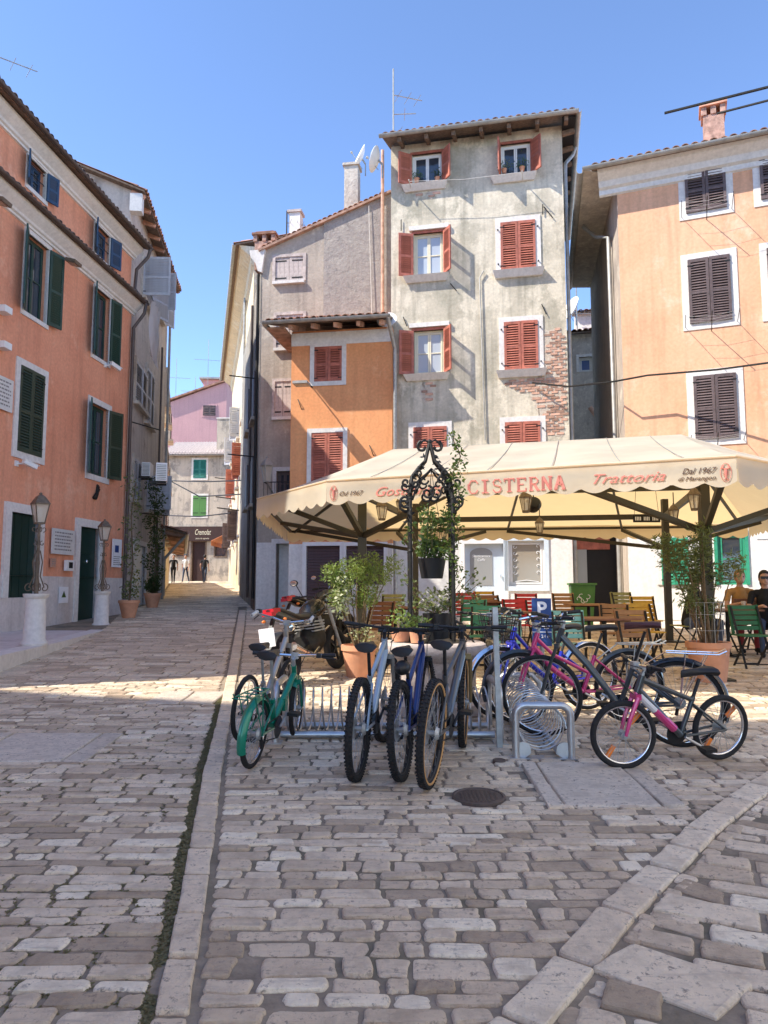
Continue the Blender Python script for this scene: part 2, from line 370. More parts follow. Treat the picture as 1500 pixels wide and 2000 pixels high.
def stone_geo(poly, h, rnd=.25, inset=.006):
    """poly: 4 corners (x, y); returns verts, faces of one worn stone standing proud of its joints"""
    c = V((sum(p[0] for p in poly)/4, sum(p[1] for p in poly)/4)); out = []
    P = [V(p) for p in poly]
    for i in range(4):
        a, b, d = P[i-1], P[i], P[(i+1) % 4]
        e0 = (a-b); e1 = (d-b); k = min(U(.008, .022)+.0, .3*min(e0.length, e1.length))*U(.6, 1.6)
        k0 = min(k, .4*e0.length); k1 = min(k, .4*e1.length)
        out.append(b+e0.normalized()*k0); out.append(b+(e0.normalized()*k0+e1.normalized()*k1)*.28); out.append(b+e1.normalized()*k1)
        out.append((b+d)/2+V((U(-.007, .007), U(-.008, .008))))
    n = len(out); tl = (U(-.006, .006), U(-.02, .02))
    vs = []
    for p in out: vs.append((p.x, p.y, gz(p.y)-.02))
    for p in out: vs.append((p.x, p.y, gz(p.y)+h*.35))
    for p in out:
        q = p+(c-p).normalized()*inset; vs.append((q.x, q.y, gz(q.y)+h+tl[0]+tl[1]*(q.y-c.y)))
    q_ = [p+(c-p).normalized()*min(.016, (c-p).length*.5) for p in out]
    for q in q_: vs.append((q.x, q.y, gz(q.y)+h*1.22+tl[0]+tl[1]*(q.y-c.y)+U(-.0008, .0008)))
    fs = []
    for r in range(3):
        for i in range(n): fs.append((r*n+i, r*n+(i+1) % n, (r+1)*n+(i+1) % n, (r+1)*n+i))
    fs.append(tuple(3*n+i for i in range(n)))
    return vs, fs
def stone_obj(items, name, mat, parent):
    vs = []; fs = []; tn = []
    for (v, f, t) in items:
        b = len(vs); vs += v; fs += [tuple(b+i for i in q) for q in f]; tn += [t]*len(v)
    me = bpy.data.meshes.new(name); me.from_pydata(vs, [], fs); me.materials.append(M_(mat))
    at_ = me.attributes.new('tone', 'FLOAT', 'POINT'); at_.data.foreach_set('value', tn)
    me.update()
    o = bpy.data.objects.new(name, me); COL.objects.link(o); o.parent = parent; return o
stones = []; moss_pts = []
def put(poly, h=.008, t=None, force=False):
    cx = sum(p[0] for p in poly)/4; cy = sum(p[1] for p in poly)/4
    if not force and blocked(cx, cy): return
    v, f = stone_geo(poly, h*U(.8, 1.25))
    stones.append((cx, cy, (v, f, min(1, max(0, random.gauss(.5, .29))) if t is None else t)))
def wob(x, y, s=0): return .035*mnoise.noise(V((x*.55+s, y*.55, s)))+.016*mnoise.noise(V((x*2.3, y*1.8, s+3)))
def visible(x, y, m=.5): return abs(x) < .53*y+m
def rows(y0, y1, xl, xr, hmin, hmax, lmin, lmax, gap, seed, skip=None):
    y = y0
    while y < y1:
        big = U(0, 1) < .16
        h = U(hmin, hmax)*(1.35 if big else 1); yc = y+h/2
        a, b = xl(yc), xr(yc); x = a; lastcut = None
        a = max(a, -.55*yc-.7); b = min(b, .55*yc+.7); x = a+U(0, .1) if a > xl(yc) else a
        sk = 0
        while x < b-.07:
            L = U(lmin, lmax)*(1 if U(0, 1) < .8 else U(.45, .7)); 
            if x+L > b-.09: L = b-x
            g = gap*U(.35, .75); e = U(-.02, .02)
            hh = h-gap*U(.5, 1.)
            P = [(x+g+sk, y), (x+L-g+e, y), (x+L-g+e*.3, y+hh), (x+g+sk*.3, y+hh)]
            P = [(px_+U(-.005, .005), py_+wob(px_, py_, seed)+U(-.006, .006)) for px_, py_ in P]
            cx, cy = x+L/2, yc
            if L > .08 and not (skip and skip(cx, cy)): put(P)
            sk = e; x += L
        y += h
# left of the kerb line (street), between the kerbs (square), beyond the right kerb
rows(2.0, 9.5, lambda y: -9., lambda y: lerp_line(K1L, y)-.035, .07, .115, .16, .40, .018, 1)
def sq_right(y): return lerp_line(K2, y)-.02 if y < k2max else 40.
rows(2.0, 4.2, lambda y: lerp_line(K1R, y)+.02, sq_right, .07, .125, .12, .32, .019, 2)
rows(4.2, 10.5, lambda y: lerp_line(K1R, y)+.02, sq_right, .075, .115, .14, .38, .018, 3)
rows(10.5, 20, lambda y: lerp_line(K1R, y)+.02, lambda y: 40., .14, .2, .3, .6, .02, 4, skip=lambda x, y: not visible(x, y))
def lwall(y): return lerp_line([(9.5, -5.2), (16.8, -6.25), (20.6, -7.3), (28.4, -8.5), (46, -13.2), (50, -15)], y)
def rwall(y): return lerp_line([(17, -2.2), (21, -3.4), (30, -5.6), (48, -9.9), (50, -8)], y)
rows(9.5, 24, lambda y: lwall(y), lambda y: lerp_line(K1L, y)-.03, .13, .19, .28, .6, .022, 5)
rows(24, 50, lambda y: lwall(y), rwall, .2, .3, .4, .8, .025, 6)
rows(20, 24, lambda y: lerp_line(K1R, y)+.02, rwall, .2, .3, .4, .8, .025, 6)
# right of the second kerb: bigger blocks, their courses turned along that kerb
ang = R(-24); ca, sa = cos(ang), sin(ang)
yy = -1.6
while yy < 7.5:
    h = U(.10, .17)*(1.5 if U(0, 1) < .2 else 1); xx = -1.
    while xx < 8:
        L = U(.18, .5); g = .013
        P = [(xx+g, yy), (xx+L-g, yy+U(-.01, .01)), (xx+L-g, yy+h-.022), (xx+g, yy+h-.022+U(-.008, .008))]
        W = [(.6+a*ca-b*sa+wob(a, b, 9)*.5, 2.2+a*sa+b*ca+wob(a, b, 8)) for a, b in P]
        W = [(max(w[0], lerp_line(K2, w[1])+.25), w[1]) for w in W]
        if all(w[1] > 1.4 for w in W) and (W[1][0]-W[0][0]) > .05 and (W[2][0]-W[3][0]) > .05 and visible(W[0][0], W[0][1], .3) and W[0][1] < k2max+.3: put(W, .011)
        xx += L
    yy += h
# kerb stones
def kerb(Lf, Rf, y0, y1, lmin, lmax, h):
    y = y0
    while y < y1:
        L = U(lmin, lmax)*(1 if y < 8 else 1.8)
        P = [(Lf(y)+.006, y+.008), (Rf(y)-.006, y+.008), (Rf(y+L)-.006, y+L-.008), (Lf(y+L)+.006, y+L-.008)]
        put(P, h, U(.45, .8)); y += L
kerb(lambda y: lerp_line(K1L, y), lambda y: lerp_line(K1R, y), 2.1, 22, .19, .42, .015)
d2 = V((1, 1)); Kp = [V((x, y)) for y, x in K2]
for a, b in zip(Kp, Kp[1:]):
    d = b-a; L = d.length; n = max(1, round(L/.34)); nn = V((d.y, -d.x)).normalized()
    for i in range(n):
        p = a+d*(i/n); q = a+d*((i+1)/n); e = d.normalized()*.009
        put([tuple(p+e), tuple(p+nn*.165+e), tuple(q+nn*.165-e), tuple(q-e)], .016, U(.55, .85))
for a, b in zip(Kp, Kp[1:]):               # small packing stones beside the kerb
    d = b-a; nn = V((d.y, -d.x)).normalized(); e = d.normalized(); t = 0
    while t < d.length:
        L = U(.06, .16); c = a+e*(t+L/2)+nn*U(.20, .225); w = U(.022, .04)
        put([tuple(c-e*(L/2-.008)-nn*w), tuple(c-e*(L/2-.008)+nn*w*U(.8, 1.6)), tuple(c+e*(L/2-.008)+nn*w*U(.8, 1.6)), tuple(c+e*(L/2-.008)-nn*w)], .007); t += L
for Q in BIGQ: put(Q, .019, .75, True)
for qd in (((1305, 1800), (1325, 1752), (1378, 1772), (1362, 1812)), ((1268, 1800), (1283, 1768), (1312, 1762), (1300, 1806))): put([tuple(gnd(*q).xy) for q in qd], .012, U(.4, .8), True)
stones.sort(key=lambda s: s[1])
inview = [s for s in stones if abs(s[0]) < .53*s[1]+.05 and s[1] > 2.35]
near = inview[:300]; ids = {id(s) for s in near}
for s in near: stone_obj([s[2]], 'paving_stone', 'cobble', ground)
far = stone_obj([s[2] for s in stones if id(s) not in ids], 'paving_stones_beyond', 'cobble', ground); tag(far, kind='stuff')
# bush-hammered inspection slabs, iron covers
for a, b in SLABS:
    w = b.x-a.x; d = b.y-a.y
    cut = [(0, .13), (.13, .83), (.83, 1)] if w > .8 else [(0, .5), (.5, 1)]
    for c0, c1 in cut:
        x0, x1 = a.x+w*c0+.006, a.x+w*c1-.006
        v, f = stone_geo([(x0, a.y), (x1, a.y), (x1, b.y), (x0, b.y)], .020, inset=.006)
        stone_obj([(v, f, U(.5, .95))], 'slab', 'slab_stone', ground)
for c, r in HOLES:
    o = thing('manhole_cover', 'round rusty iron manhole cover in front of the parked bikes' if r > .1 else 'tiny round iron cap set in the paving near the rack', 'manhole cover', (c.x, c.y, c.z+.012), 0)
    o.rotation_euler = (math.atan(SL), 0, 0)
    MB().lathe([(r, -.01), (r, .012), (r*.9, .014), (r*.88, .009), (0.001, .009)], n=32).build('rim', 'gutter_brown', o)
    if r > .1:
        st = MB()
        for i in range(-5, 6):
            for j in range(-5, 6):
                if i*i+j*j < 24: st.box(i*.028-.009, i*.028+.009, j*.028-.009, j*.028+.009, .008, .013)
        tag(st.build('studs', 'gutter_brown', o), kind='stuff')
# moss growing along the left kerb and in the joints of the street
mb = MB()
def moss_tuft(x, y, s):
    for _ in range(5):
        a = U(0, 2*pi); r = U(.2, 1)*s; p = V((x+U(-s, s), y+U(-s, s), gz(y)+U(.001, .005)))
        d = V((cos(a), sin(a), U(.05, .3)))*r; e = V((-sin(a), cos(a), U(0, .4)))*r*.7
        mb.add([p-d-e*.5, p+d-e*.6, p+d*.7+e, p-d*.8+e*.8], [(0, 1, 2, 3)])
for _ in range(3600):
    y = U(2.2, 8.5); x = lerp_line(K1L, y)-.022+random.gauss(0, .017)
    if mnoise.noise(V((x*2, y*2.3, 1))) > -.45: moss_tuft(x, y, .010)
for s in stones:
    x, y, g = s
    if y < 7 and x < lerp_line(K1L, y)-.05 and mnoise.noise(V((x*.8, y*.8, 7))) > -.2:
        for _ in range(11):
            v = random.choice(g[0][:16]); moss_tuft(v[0]+U(-.008, .008), v[1]+U(-.008, .008), .0085)
tag(mb.build('moss', 'moss', None, fix=False), 'green brown moss growing in the joints left of the kerb', 'moss', kind='stuff')

# raised pavement in front of the terracotta house
PZ = .62
pv = [(-5.27, 10.2), (-4.6, 4.6), (-14, 4.6), (-14, 22), (-7.3, 20.8), (-6.19, 16.8), (-5.62, 13.2)]
pm = MB().prism([(x, y) for x, y in pv], lambda a, b, d: V((a, b, d)), -.3, PZ-.012)
pavement = pm.build('pavement', 'marble'); tag(pavement, kind='structure')
edge = [(-4.6, 4.6), (-5.27, 10.2), (-5.62, 13.2), (-6.19, 16.8)]
for (ax, ay), (bx, by) in zip(edge, edge[1:]):
    a = V((ax, ay)); b = V((bx, by)); n = round((b-a).length/.95); d = (b-a)/n; nr = V((d.y, -d.x)).normalized()
    for i in range(n):
        p = a+d*i; q = a+d*(i+1); e = d.normalized()*.006
        pr = [tuple(p+e-nr*.3), tuple(p+e+nr*.03), tuple(q-e+nr*.03), tuple(q-e-nr*.3)]
        MB().prism(pr, lambda x, y, z: V((x, y, z)), .1, PZ+.004+U(-.003, .003)).build('kerb_stone', 'white_stone', pavement)
for i in range(14):                      # paving slabs of the raised pavement
    y = 9.2+i*.85
    xr = lerp_line([(4.6, -4.6), (10.2, -5.27), (13.2, -5.62), (16.8, -6.19)], y+.4)-.32
    for x0, x1 in ((xr-1.0, xr), (xr-2.0, xr-1.0), (xr-3., xr-2.)):
        MB().box(x0+.006, x1-.006, y+.006, y+.844, PZ-.03, PZ-.002+U(-.002, .001)).build('slab', 'marble', pavement)
# ------------------------------------------------------------------ building kit
class Fr:
    """a facade plane: u runs to the right along the wall, y goes into the house, z is up"""
    def __init__(s, o, ang): s.o = V((o[0], o[1])); s.a = ang; s.ex = V((cos(ang), sin(ang))); s.ey = V((-sin(ang), cos(ang)))
    def hit(s, px, py, off=0):
        r = ray(px, py); h = V((r.x, r.y)); p0 = s.o+s.ey*off
        t = p0.dot(s.ey)/h.dot(s.ey); w = h*t
        return (w-s.o).dot(s.ex), CZ+r.z*t
    def rect(s, x0, y0, x1, y1, off=0):
        xm, ym = (x0+x1)/2, (y0+y1)/2
        return s.hit(x0, ym, off)[0], s.hit(x1, ym, off)[0], s.hit(xm, y1, off)[1], s.hit(xm, y0, off)[1]
    def root(s, name, label, cat='house'): return thing(name, label, cat, (s.o.x, s.o.y, 0), s.a)
    def w(s, u, y, z): p = s.o+s.ex*u+s.ey*y; return V((p.x, p.y, z))
def wall(root, name, mat, u0, u1, z0, z1, holes=(), y=0., rev=.24, back=None, top=None, revmat=None, wob=0):
    """front wall with real openings and reveals; back = depth of the house behind it; top(u) = height of a sloping top edge"""
    m = MB(); us = sorted({u0, u1, *[h[0] for h in holes], *[h[1] for h in holes]}); us = [u for u in us if u0 <= u <= u1]
    zs = sorted({z0, z1, *[h[2] for h in holes], *[h[3] for h in holes]}); zs = [z for z in zs if z0 <= z <= z1]
    for a, b in zip(us, us[1:]):
        for c, d in zip(zs, zs[1:]):
            um, zm = (a+b)/2, (c+d)/2
            if any(h[0] < um < h[1] and h[2] < zm < h[3] for h in holes): continue
            m.quad((a, y, c), (b, y, c), (b, y, d), (a, y, d))
    if top: m.add([(u0, y, z1), (u1, y, z1), (u1, y, top(u1)), (u0, y, top(u0))], [(0, 1, 2, 3)])
    for h in holes:
        a, b, c, d = h[:4]; c = max(c, z0); e = y+rev
        m.quad((a, y, c), (a, e, c), (a, e, d), (a, y, d)); m.quad((b, y, c), (b, y, d), (b, e, d), (b, e, c))
        m.quad((a, y, d), (a, e, d), (b, e, d), (b, y, d)); m.quad((a, y, c), (b, y, c), (b, e, c), (a, e, c))
    if back:
        t0 = top(u0) if top else z1; t1 = top(u1) if top else z1; e = y+back
        m.add([(u0, y, z0), (u0, e, z0), (u0, e, t0), (u0, y, t0)], [(0, 1, 2, 3)])
        m.add([(u1, y, z0), (u1, e, z0), (u1, e, t1), (u1, y, t1)], [(0, 1, 2, 3)])
        m.add([(u0, e, z0), (u1, e, z0), (u1, e, t1), (u0, e, t0)], [(0, 1, 2, 3)])
        m.add([(u0, y, t0), (u1, y, t1), (u1, e, t1), (u0, e, t0)], [(0, 1, 2, 3)])
    return m.build(name, mat, root, fix=False)
def trim(root, name, mat, u0, u1, z0, z1, w, p=.035, y=0., bottom=False):
    m = MB(); a = y-p; b = y+.05
    m.box(u0-w, u0, a, b, z0-(w if bottom else 0), z1+w).box(u1, u1+w, a, b, z0-(w if bottom else 0), z1+w)
    m.box(u0, u1, a, b, z1, z1+w)
    if bottom: m.box(u0, u1, a, b, z0-w, z0)
    return m.build(name, mat, root)
SLATS = {}
def shutter(root, hu, z0, z1, w, side, ang, mat, y=-.045, style='louvre', pitch=.052, th=.036, full=True):
    """one leaf hinged at hu; side +1 extends to the right when closed; ang opens it outwards"""
    h = z1-z0; fw = min(.065, w*.17); s = side; m = MB()
    def bx(a, b, c, d, t=th): x0, x1 = sorted((a*s, b*s)); m.box(x0, x1, -t/2, t/2, c, d)
    bx(0, fw, 0, h); bx(w-fw-.004, w-.004, 0, h)
    mid = h*.47
    for c, d in ((0, fw*1.3), (mid-fw*.5, mid+fw*.5), (h-fw*1.2, h)): bx(fw, w-fw-.004, c, d)
    if style == 'board':
        m = MB(); nb = max(2, round(w/.13))
        bx(0, w-.004, .02, h-.02, th*.4)
    o = m.build('shutter', mat, root); o.location = (hu, y, z0); o.rotation_euler = (0, 0, -ang*s)
    if style == 'louvre':
        key = (round(w, 3), mat, th)
        if key not in SLATS:
            L = w-2*fw-.006; q = MB().box(-L/2, L/2, -.004, .004, -pitch*.66, pitch*.66, Matrix.Rotation(R(-32), 4, 'X'))
            SLATS[key] = q.mesh('slat', mat)
        for c, d in ((fw*1.3, mid-fw*.5), (mid+fw*.5, h-fw*1.2)):
            n = max(1, int((d-c)/pitch))
            for i in range(n): inst('slat', SLATS[key], o, (s*(w-.004)/2, 0, c+(i+.5)*(d-c)/n))
    elif style == 'board':
        nb = max(2, round(w/.13)); bw = (w-.004)/nb
        for i in range(nb):
            inst('board', MB().box(-bw/2+.003, bw/2-.003, -th*.5, th*.5, 0, h).mesh('board', mat), o, (s*(i+.5)*bw, 0, 0))
        for z in (h*.15, h*.85): x0, x1 = sorted((0, s*w*.8)); MB().box(x0, x1, -th*.5-.008, -th*.5, z-.02, z+.02).build('hinge_strap', 'iron', o)
    if style == 'louvre':
        for z in (h*.1, h*.9): x0, x1 = sorted((-.01*s, .11*s)); MB().box(x0, x1, -th/2-.007, -th/2, z-.014, z+.014).build('hinge', 'iron', o)
    return o
def casement(root, u0, u1, z0, z1, mat, glass='glass', y=.13, rows_=2, leaves=2, fw=.055, curtain=None):
    m = MB(); a, b = y, y+.05
    m.box(u0, u0+fw, a, b, z0, z1).box(u1-fw, u1, a, b, z0, z1).box(u0+fw, u1-fw, a, b, z1-fw, z1).box(u0+fw, u1-fw, a, b, z0, z0+fw)
    o = MB(); o = m.build('window', mat, root)
    W = (u1-u0-2*fw)/leaves
    for i in range(leaves):
        x0 = u0+fw+i*W; x1 = x0+W; lf = MB(); k = fw*.8
        lf.box(x0+.003, x0+k, a-.012, b-.01, z0+fw, z1-fw).box(x1-k, x1-.003, a-.012, b-.01, z0+fw, z1-fw)
        lf.box(x0+k, x1-k, a-.012, b-.01, z1-fw-k, z1-fw-.003).box(x0+k, x1-k, a-.012, b-.01, z0+fw+.003, z0+fw+k)
        zz = [z0+fw+k+(z1-z0-2*fw-2*k)*j/rows_ for j in range(rows_+1)]
        for j in range(1, rows_): lf.box(x0+k, x1-k, a-.008, b-.014, zz[j]-.014, zz[j]+.014)
        lf.build('sash', mat, o)
        for j in range(rows_): MB().box(x0+k-.004, x1-k+.004, a+.012, a+.018, zz[j], zz[j+1]).build('pane', glass, o)
    MB().box(u0, u1, y+.10, y+.11, z0, z1).build('blackout', curtain or 'unlit_interior', o)  # backing sheet; its default near-black stands in for the unlit room
    return o
def sill(root, u0, u1, z, mat, p=.13, h=.09, ext=.1, y=0.): return MB().box(u0-ext, u1+ext, y-p, y+.06, z-h, z).build('sill', mat, root)
def closed_pair(root, r, mat, y=-.02, style='louvre', pitch=.052):
    u0, u1, z0, z1 = r; w = (u1-u0)/2
    a = shutter(root, u0, z0, z1, w, 1, R(U(0, 2)), mat, y, style, pitch); b = shutter(root, u1, z0, z1, w, -1, R(U(0, 3)), mat, y, style, pitch)
    MB().box(u0-.0, u1, .16, .17, z0, z1).build('blackout', 'unlit_interior', root)  # near-black sheet behind the leaves stands in for the unlit room
    return a, b
TILE = {}
def tile_mesh(mat, r=.085, L=.38):
    k = (mat, r, L)
    if k not in TILE:
        m = MB(); n = 7; vs = []
        for rr in (r, r-.016):
            for yy, q in ((0, 1.08), (L, .85)):
                for i in range(n): a = pi*i/(n-1); vs.append((rr*q*cos(a), yy, rr*q*sin(a)*.8))
        fs = []
        for i in range(n-1):
            fs += [(i, i+1, n+i+1, n+i), (2*n+i, 3*n+i, 3*n+i+1, 2*n+i+1), (i, 2*n+i, 2*n+i+1, i+1), (n+i, n+i+1, 3*n+i+1, 3*n+i)]
        m.add(vs, fs); TILE[k] = m.mesh('roof_tile', mat, True)
    return TILE[k]
def tiled_roof(root, u0, u1, ya, za, yb, zb, mat='tile', under='old_wood', pitch=.2, rows_=2, sag=0., name='roof', th=.05):
    """one slope from the eave (ya, za) up to (yb, zb): a ribbed sheet with single barrel tiles along the eave"""
    m = MB(); n = int((u1-u0)/pitch*4); L = sqrt((yb-ya)**2+(zb-za)**2); vs = []
    for j, (y, z) in enumerate(((ya, za), (yb, zb))):
        for i in range(n+1): vs.append((u0+(u1-u0)*i/n, y, z+.05+.03*sin(2*pi*i/4)))
    m.add(vs, [(i, i+1, n+2+i, n+1+i) for i in range(n)])
    o = m.build(name, mat, root, fix=False)
    MB().add([(u0, ya, za), (u1, ya, za), (u1, yb, zb), (u0, yb, zb), (u0, ya, za-th), (u1, ya, za-th), (u1, yb, zb-th), (u0, yb, zb-th)],
             [(0, 1, 2, 3), (4, 7, 6, 5), (0, 4, 5, 1), (1, 5, 6, 2), (2, 6, 7, 3), (3, 7, 4, 0)]).build('roof_deck', under, o)
    tm = tile_mesh(mat); sl = atan2(zb-za, yb-ya); k = int((u1-u0)/pitch)
    for r_ in range(rows_):
        for i in range(k):
            d = r_*.3-.06
            inst('roof_tile', tm, o, (u0+(i+.5)*(u1-u0)/k+U(-.012, .012), ya+cos(sl)*d+U(-.015, .015), za+sin(sl)*d+.03+r_*.012), (sl+R(U(-2, 2)), 0, R(U(-3, 3))))
    return o
def gutter(root, p, q, r=.065, mat='gutter_grey'):
    p = V(p); q = V(q); d = (q-p).normalized(); s = d.cross(V((0, 0, 1))).normalized(); m = MB(); n = 8
    vs = []
    for e in (p, q):
        for rr in (r, r-.008):
            for i in range(n+1): a = pi+pi*i/n; vs.append(e+s*(rr*cos(a))+V((0, 0, rr*sin(a))))
    k = n+1; fs = []
    for i in range(n): fs += [(i, i+1, 2*k+i+1, 2*k+i), (k+i, 3*k+i, 3*k+i+1, k+i+1), (i, k+i, k+i+1, i+1), (2*k+i, 2*k+i+1, 3*k+i+1, 3*k+i)]
    fs += [(0, 2*k, 3*k, k), (n, k+n, 3*k+n, 2*k+n)]
    return m.add(vs, fs).build('gutter', mat, root, True)
def pipe(root, pts, r=.045, mat='gutter_grey', name='downpipe'): return MB().tube(pts, r, 10).build(name, mat, root, True)
def rafters(root, u0, u1, n, y0, z0, y1, z1, mat='old_wood', w=.1, h=.13):
    for i in range(n):
        u = u0+(u1-u0)*i/(n-1); MB().beam((u, y0, z0), (u, y1, z1), w, h).build('rafter', mat, root)
def chimney(root, u, y, z0, z1, w=.45, d=.45, mat='chimney_brick', cap='tile', openw=True):
    o = MB().box(u-w/2, u+w/2, y-d/2, y+d/2, z0, z1).build('chimney', mat, root)
    if openw:
        m = MB()
        for sx in (-1, 0, 1): m.box(u+sx*(w/2-.02)-.06, u+sx*(w/2-.02)+.06, y-d/2-.03, y+d/2+.03, z1, z1+.2)
        m.build('chimney_vent', mat, o)
        c = MB().box(u-w/2-.08, u+w/2+.08, y-d/2-.08, y+d/2+.08, z1+.2, z1+.27); c.box(u-w/2+.02, u+w/2-.02, y-d/2, y+d/2, z1+.27, z1+.33); c.build('chimney_cap', cap, o)
    else: MB().box(u-w/2-.05, u+w/2+.05, y-d/2-.05, y+d/2+.05, z1, z1+.08).build('chimney_cap', cap, o)
    return o
def antenna(label, p, h, bars, mat='gutter_grey'):
    o = thing('tv_antenna', label, 'antenna', p, 0, 'roof antennas'); MB().tube([(0, 0, 0), (0, 0, h)], .024, 6).build('mast', mat, o)
    for z, a, L, off, k in bars:         # height, heading, boom length, offset, number of elements
        d = V((cos(a), sin(a), 0)); e = V((-sin(a), cos(a), 0)); b = MB().tube([d*(off)+V((0, 0, z)), d*(off+L)+V((0, 0, z+L*.04))], .016, 6)
        for i in range(k): c = d*(off+L*(i+.5)/max(1, k))+V((0, 0, z)); b.tube([c-e*.28, c+e*.28], .007, 5)
        b.build('boom', 'galv', o)
    return o
def dish(label, p, head, r=.35, tilt=.5, mat='white_paint'):
    o = thing('satellite_dish', label, 'satellite dish', p, head, 'satellite dishes'); ax = V((cos(tilt), 0, sin(tilt)))
    pr = [(.001, 0)]+[(r*i/6, .35*r*(i/6)**2) for i in range(1, 7)]+[(r*.99, .35*r+.012), (.001, .014)]
    MB().lathe(pr, ax*.12, 24, ax).build('reflector', mat, o, True)
    MB().tube([(0, 0, -.1), (0, 0, -.5)], .022).tube([(0, 0, -.1), ax*.12], .03).build('bracket', 'galv', o)
    MB().tube([ax*.12-V((0, 0, r*.8)), ax*(.12+r*.95)], .01, 6).ball(ax*(.12+r*.95), .04).build('feed_arm', 'gutter_grey', o)
    return o
TXT = {}
def text(root, s, mat, size, M, shear=0., name='lettering', extrude=.002, align='CENTER', space=1., width=None, off=0.):
    cu = bpy.data.curves.new('t', 'FONT'); cu.body = s; cu.size = size; cu.shear = shear; cu.extrude = extrude; cu.align_x = align; cu.space_character = space
    cu.offset = off; cu.resolution_u = 3
    ob = bpy.data.objects.new('t', cu); COL.objects.link(ob); dg = bpy.context.evaluated_depsgraph_get()
    me = bpy.data.meshes.new_from_object(ob.evaluated_get(dg)); bpy.data.objects.remove(ob); bpy.data.curves.remove(cu)
    if width:
        xs = [v.co.x for v in me.vertices]; k = width/(max(xs)-min(xs)); me.transform(Matrix.Diagonal((k, 1, 1, 1)))
    me.transform(M); me.materials.clear(); me.materials.append(M_(mat)); me.name = name
    o = bpy.data.objects.new(name, me); COL.objects.link(o)
    if root: o.parent = root
    return o
UP = Matrix.Rotation(pi/2, 4, 'X')        # lettering that stands upright and faces -y
def plaque_text(root, r, y, rows_, mat='ink', cover=.8):
    u0, u1, z0, z1 = r; m = MB(); h = (z1-z0)/(rows_+1.5)
    for i in range(rows_):
        z = z1-(i+1.1)*h; u = u0+(u1-u0)*.1; e = u1-(u1-u0)*U(.1, .22)
        while u < e: L = U(.4, 1.3)*h; m.box(u, min(e, u+L), y-.002, y, z-h*.22, z+h*.2); u += L+h*.3
    return tag(m.build('engraved_lines', mat, root), kind='stuff')

# ------------------------------------------------------------------ terracotta house on the left
p = atz(0, 1235, PZ); F1 = Fr((p.x, p.y), atan2(1, .0976)); H1 = F1.root('terracotta_house', 'long terracotta coloured house with dark green shutters along the left of the street')
ue = F1.hit(247, 900)[0]; un = -7.9
zE = F1.hit(135, 318, -.35)[1]; zM = F1.hit(135, 462, -.3)[1]
op = [(60, 283, 94, 378), (190, 418, 218, 508)], [(48, 468, 92, 622), (183, 570, 213, 703)], [(34, 722, 82, 888), (174, 792, 209, 930)], [(14, 1003, 70, 1167), (150, 1030, 188, 1215)]
rr = [[F1.rect(*q) for q in g] for g in op]
for g in rr[:1]:
    for i in range(2): g[i] = (*g[i][:2], g[i][2], min(g[i][3], zE-.4))
rr[3] = [(q[0], q[1], PZ+.03, q[3]) for q in rr[3]]; rr[3][0] = (*rr[3][0][:2], F1.hit(40, 1167)[1], rr[3][0][3])
zP = F1.hit(110, 1126)[1]
wall(H1, 'wall', 'terracotta', un, ue, zP, zM, rr[1]+rr[2]+rr[3], back=8.)
wall(H1, 'upper_wall', 'terracotta', un, ue, zM, zE, rr[0], y=.06, back=7.9)
wall(H1, 'plinth', 'marble', un, ue, 0, zP, rr[3], y=-.03, back=.2)
xs = [un]+[q for q in sorted([rr[3][0][0]-.1, rr[3][0][1]+.1, rr[3][1][0]-.1, rr[3][1][1]+.1])]+[ue]
for a, b in ((un, xs[1]), (xs[2], xs[3]), (xs[4], ue)):
    n = max(1, round((b-a)/.8))
    for i in range(n): MB().box(a+(b-a)*i/n+.005, a+(b-a)*(i+1)/n-.005, -.045, -.02, PZ, zP-.01).build('plinth_panel', 'marble', H1)
for z, ya, nm in ((zE, 0.06, 'cornice'), (zM, 0., 'string_course')):
    m = MB(); pr = [(ya, z-.37), (ya-.05, z-.36), (ya-.05, z-.31), (ya-.10, z-.29), (ya-.12, z-.24), (ya-.24, z-.14), (ya-.30, z-.08), (ya-.30, z-.02), (ya, z-.02)]
    m.prism([(a, b) for a, b in pr], lambda a, b, d: V((d, a, b)), un, ue+.12); m.build(nm, 'white_wall', H1)
tiled_roof(H1, un-.2, ue+.2, -.42, zE, 4., zE+1.4, 'tile_dark'); tiled_roof(H1, un-.2, ue+.2, 8.3, zE, 4., zE+1.4, 'tile_dark', rows_=0)
tiled_roof(H1, un-.2, ue+.15, -.36, zM, .06, zM+.2, 'tile_dark', rows_=1, name='ledge_roof')
gutter(H1, (un-.2, -.47, zE), (ue+.2, -.47, zE), .06, 'gutter_brown'); gutter(H1, (un-.2, -.42, zM), (ue+.15, -.42, zM), .06, 'gutter_brown')
pipe(H1, [(ue+.1, -.47, zE-.05), (ue+.1, -.4, zE-.3), (ue+.02, -.1, zE-.7), (ue-.02, -.08, zM+.4), (ue-.02, -.3, zM+.1), (ue-.02, -.44, zM-.1), (ue-.02, -.4, zM-.35), (ue-.06, -.1, zM-.8), (ue-.06, -.1, 1.2)], .05, 'gutter_brown')
wm = ['shutter_blue', 'shutter_green', 'shutter_olive']
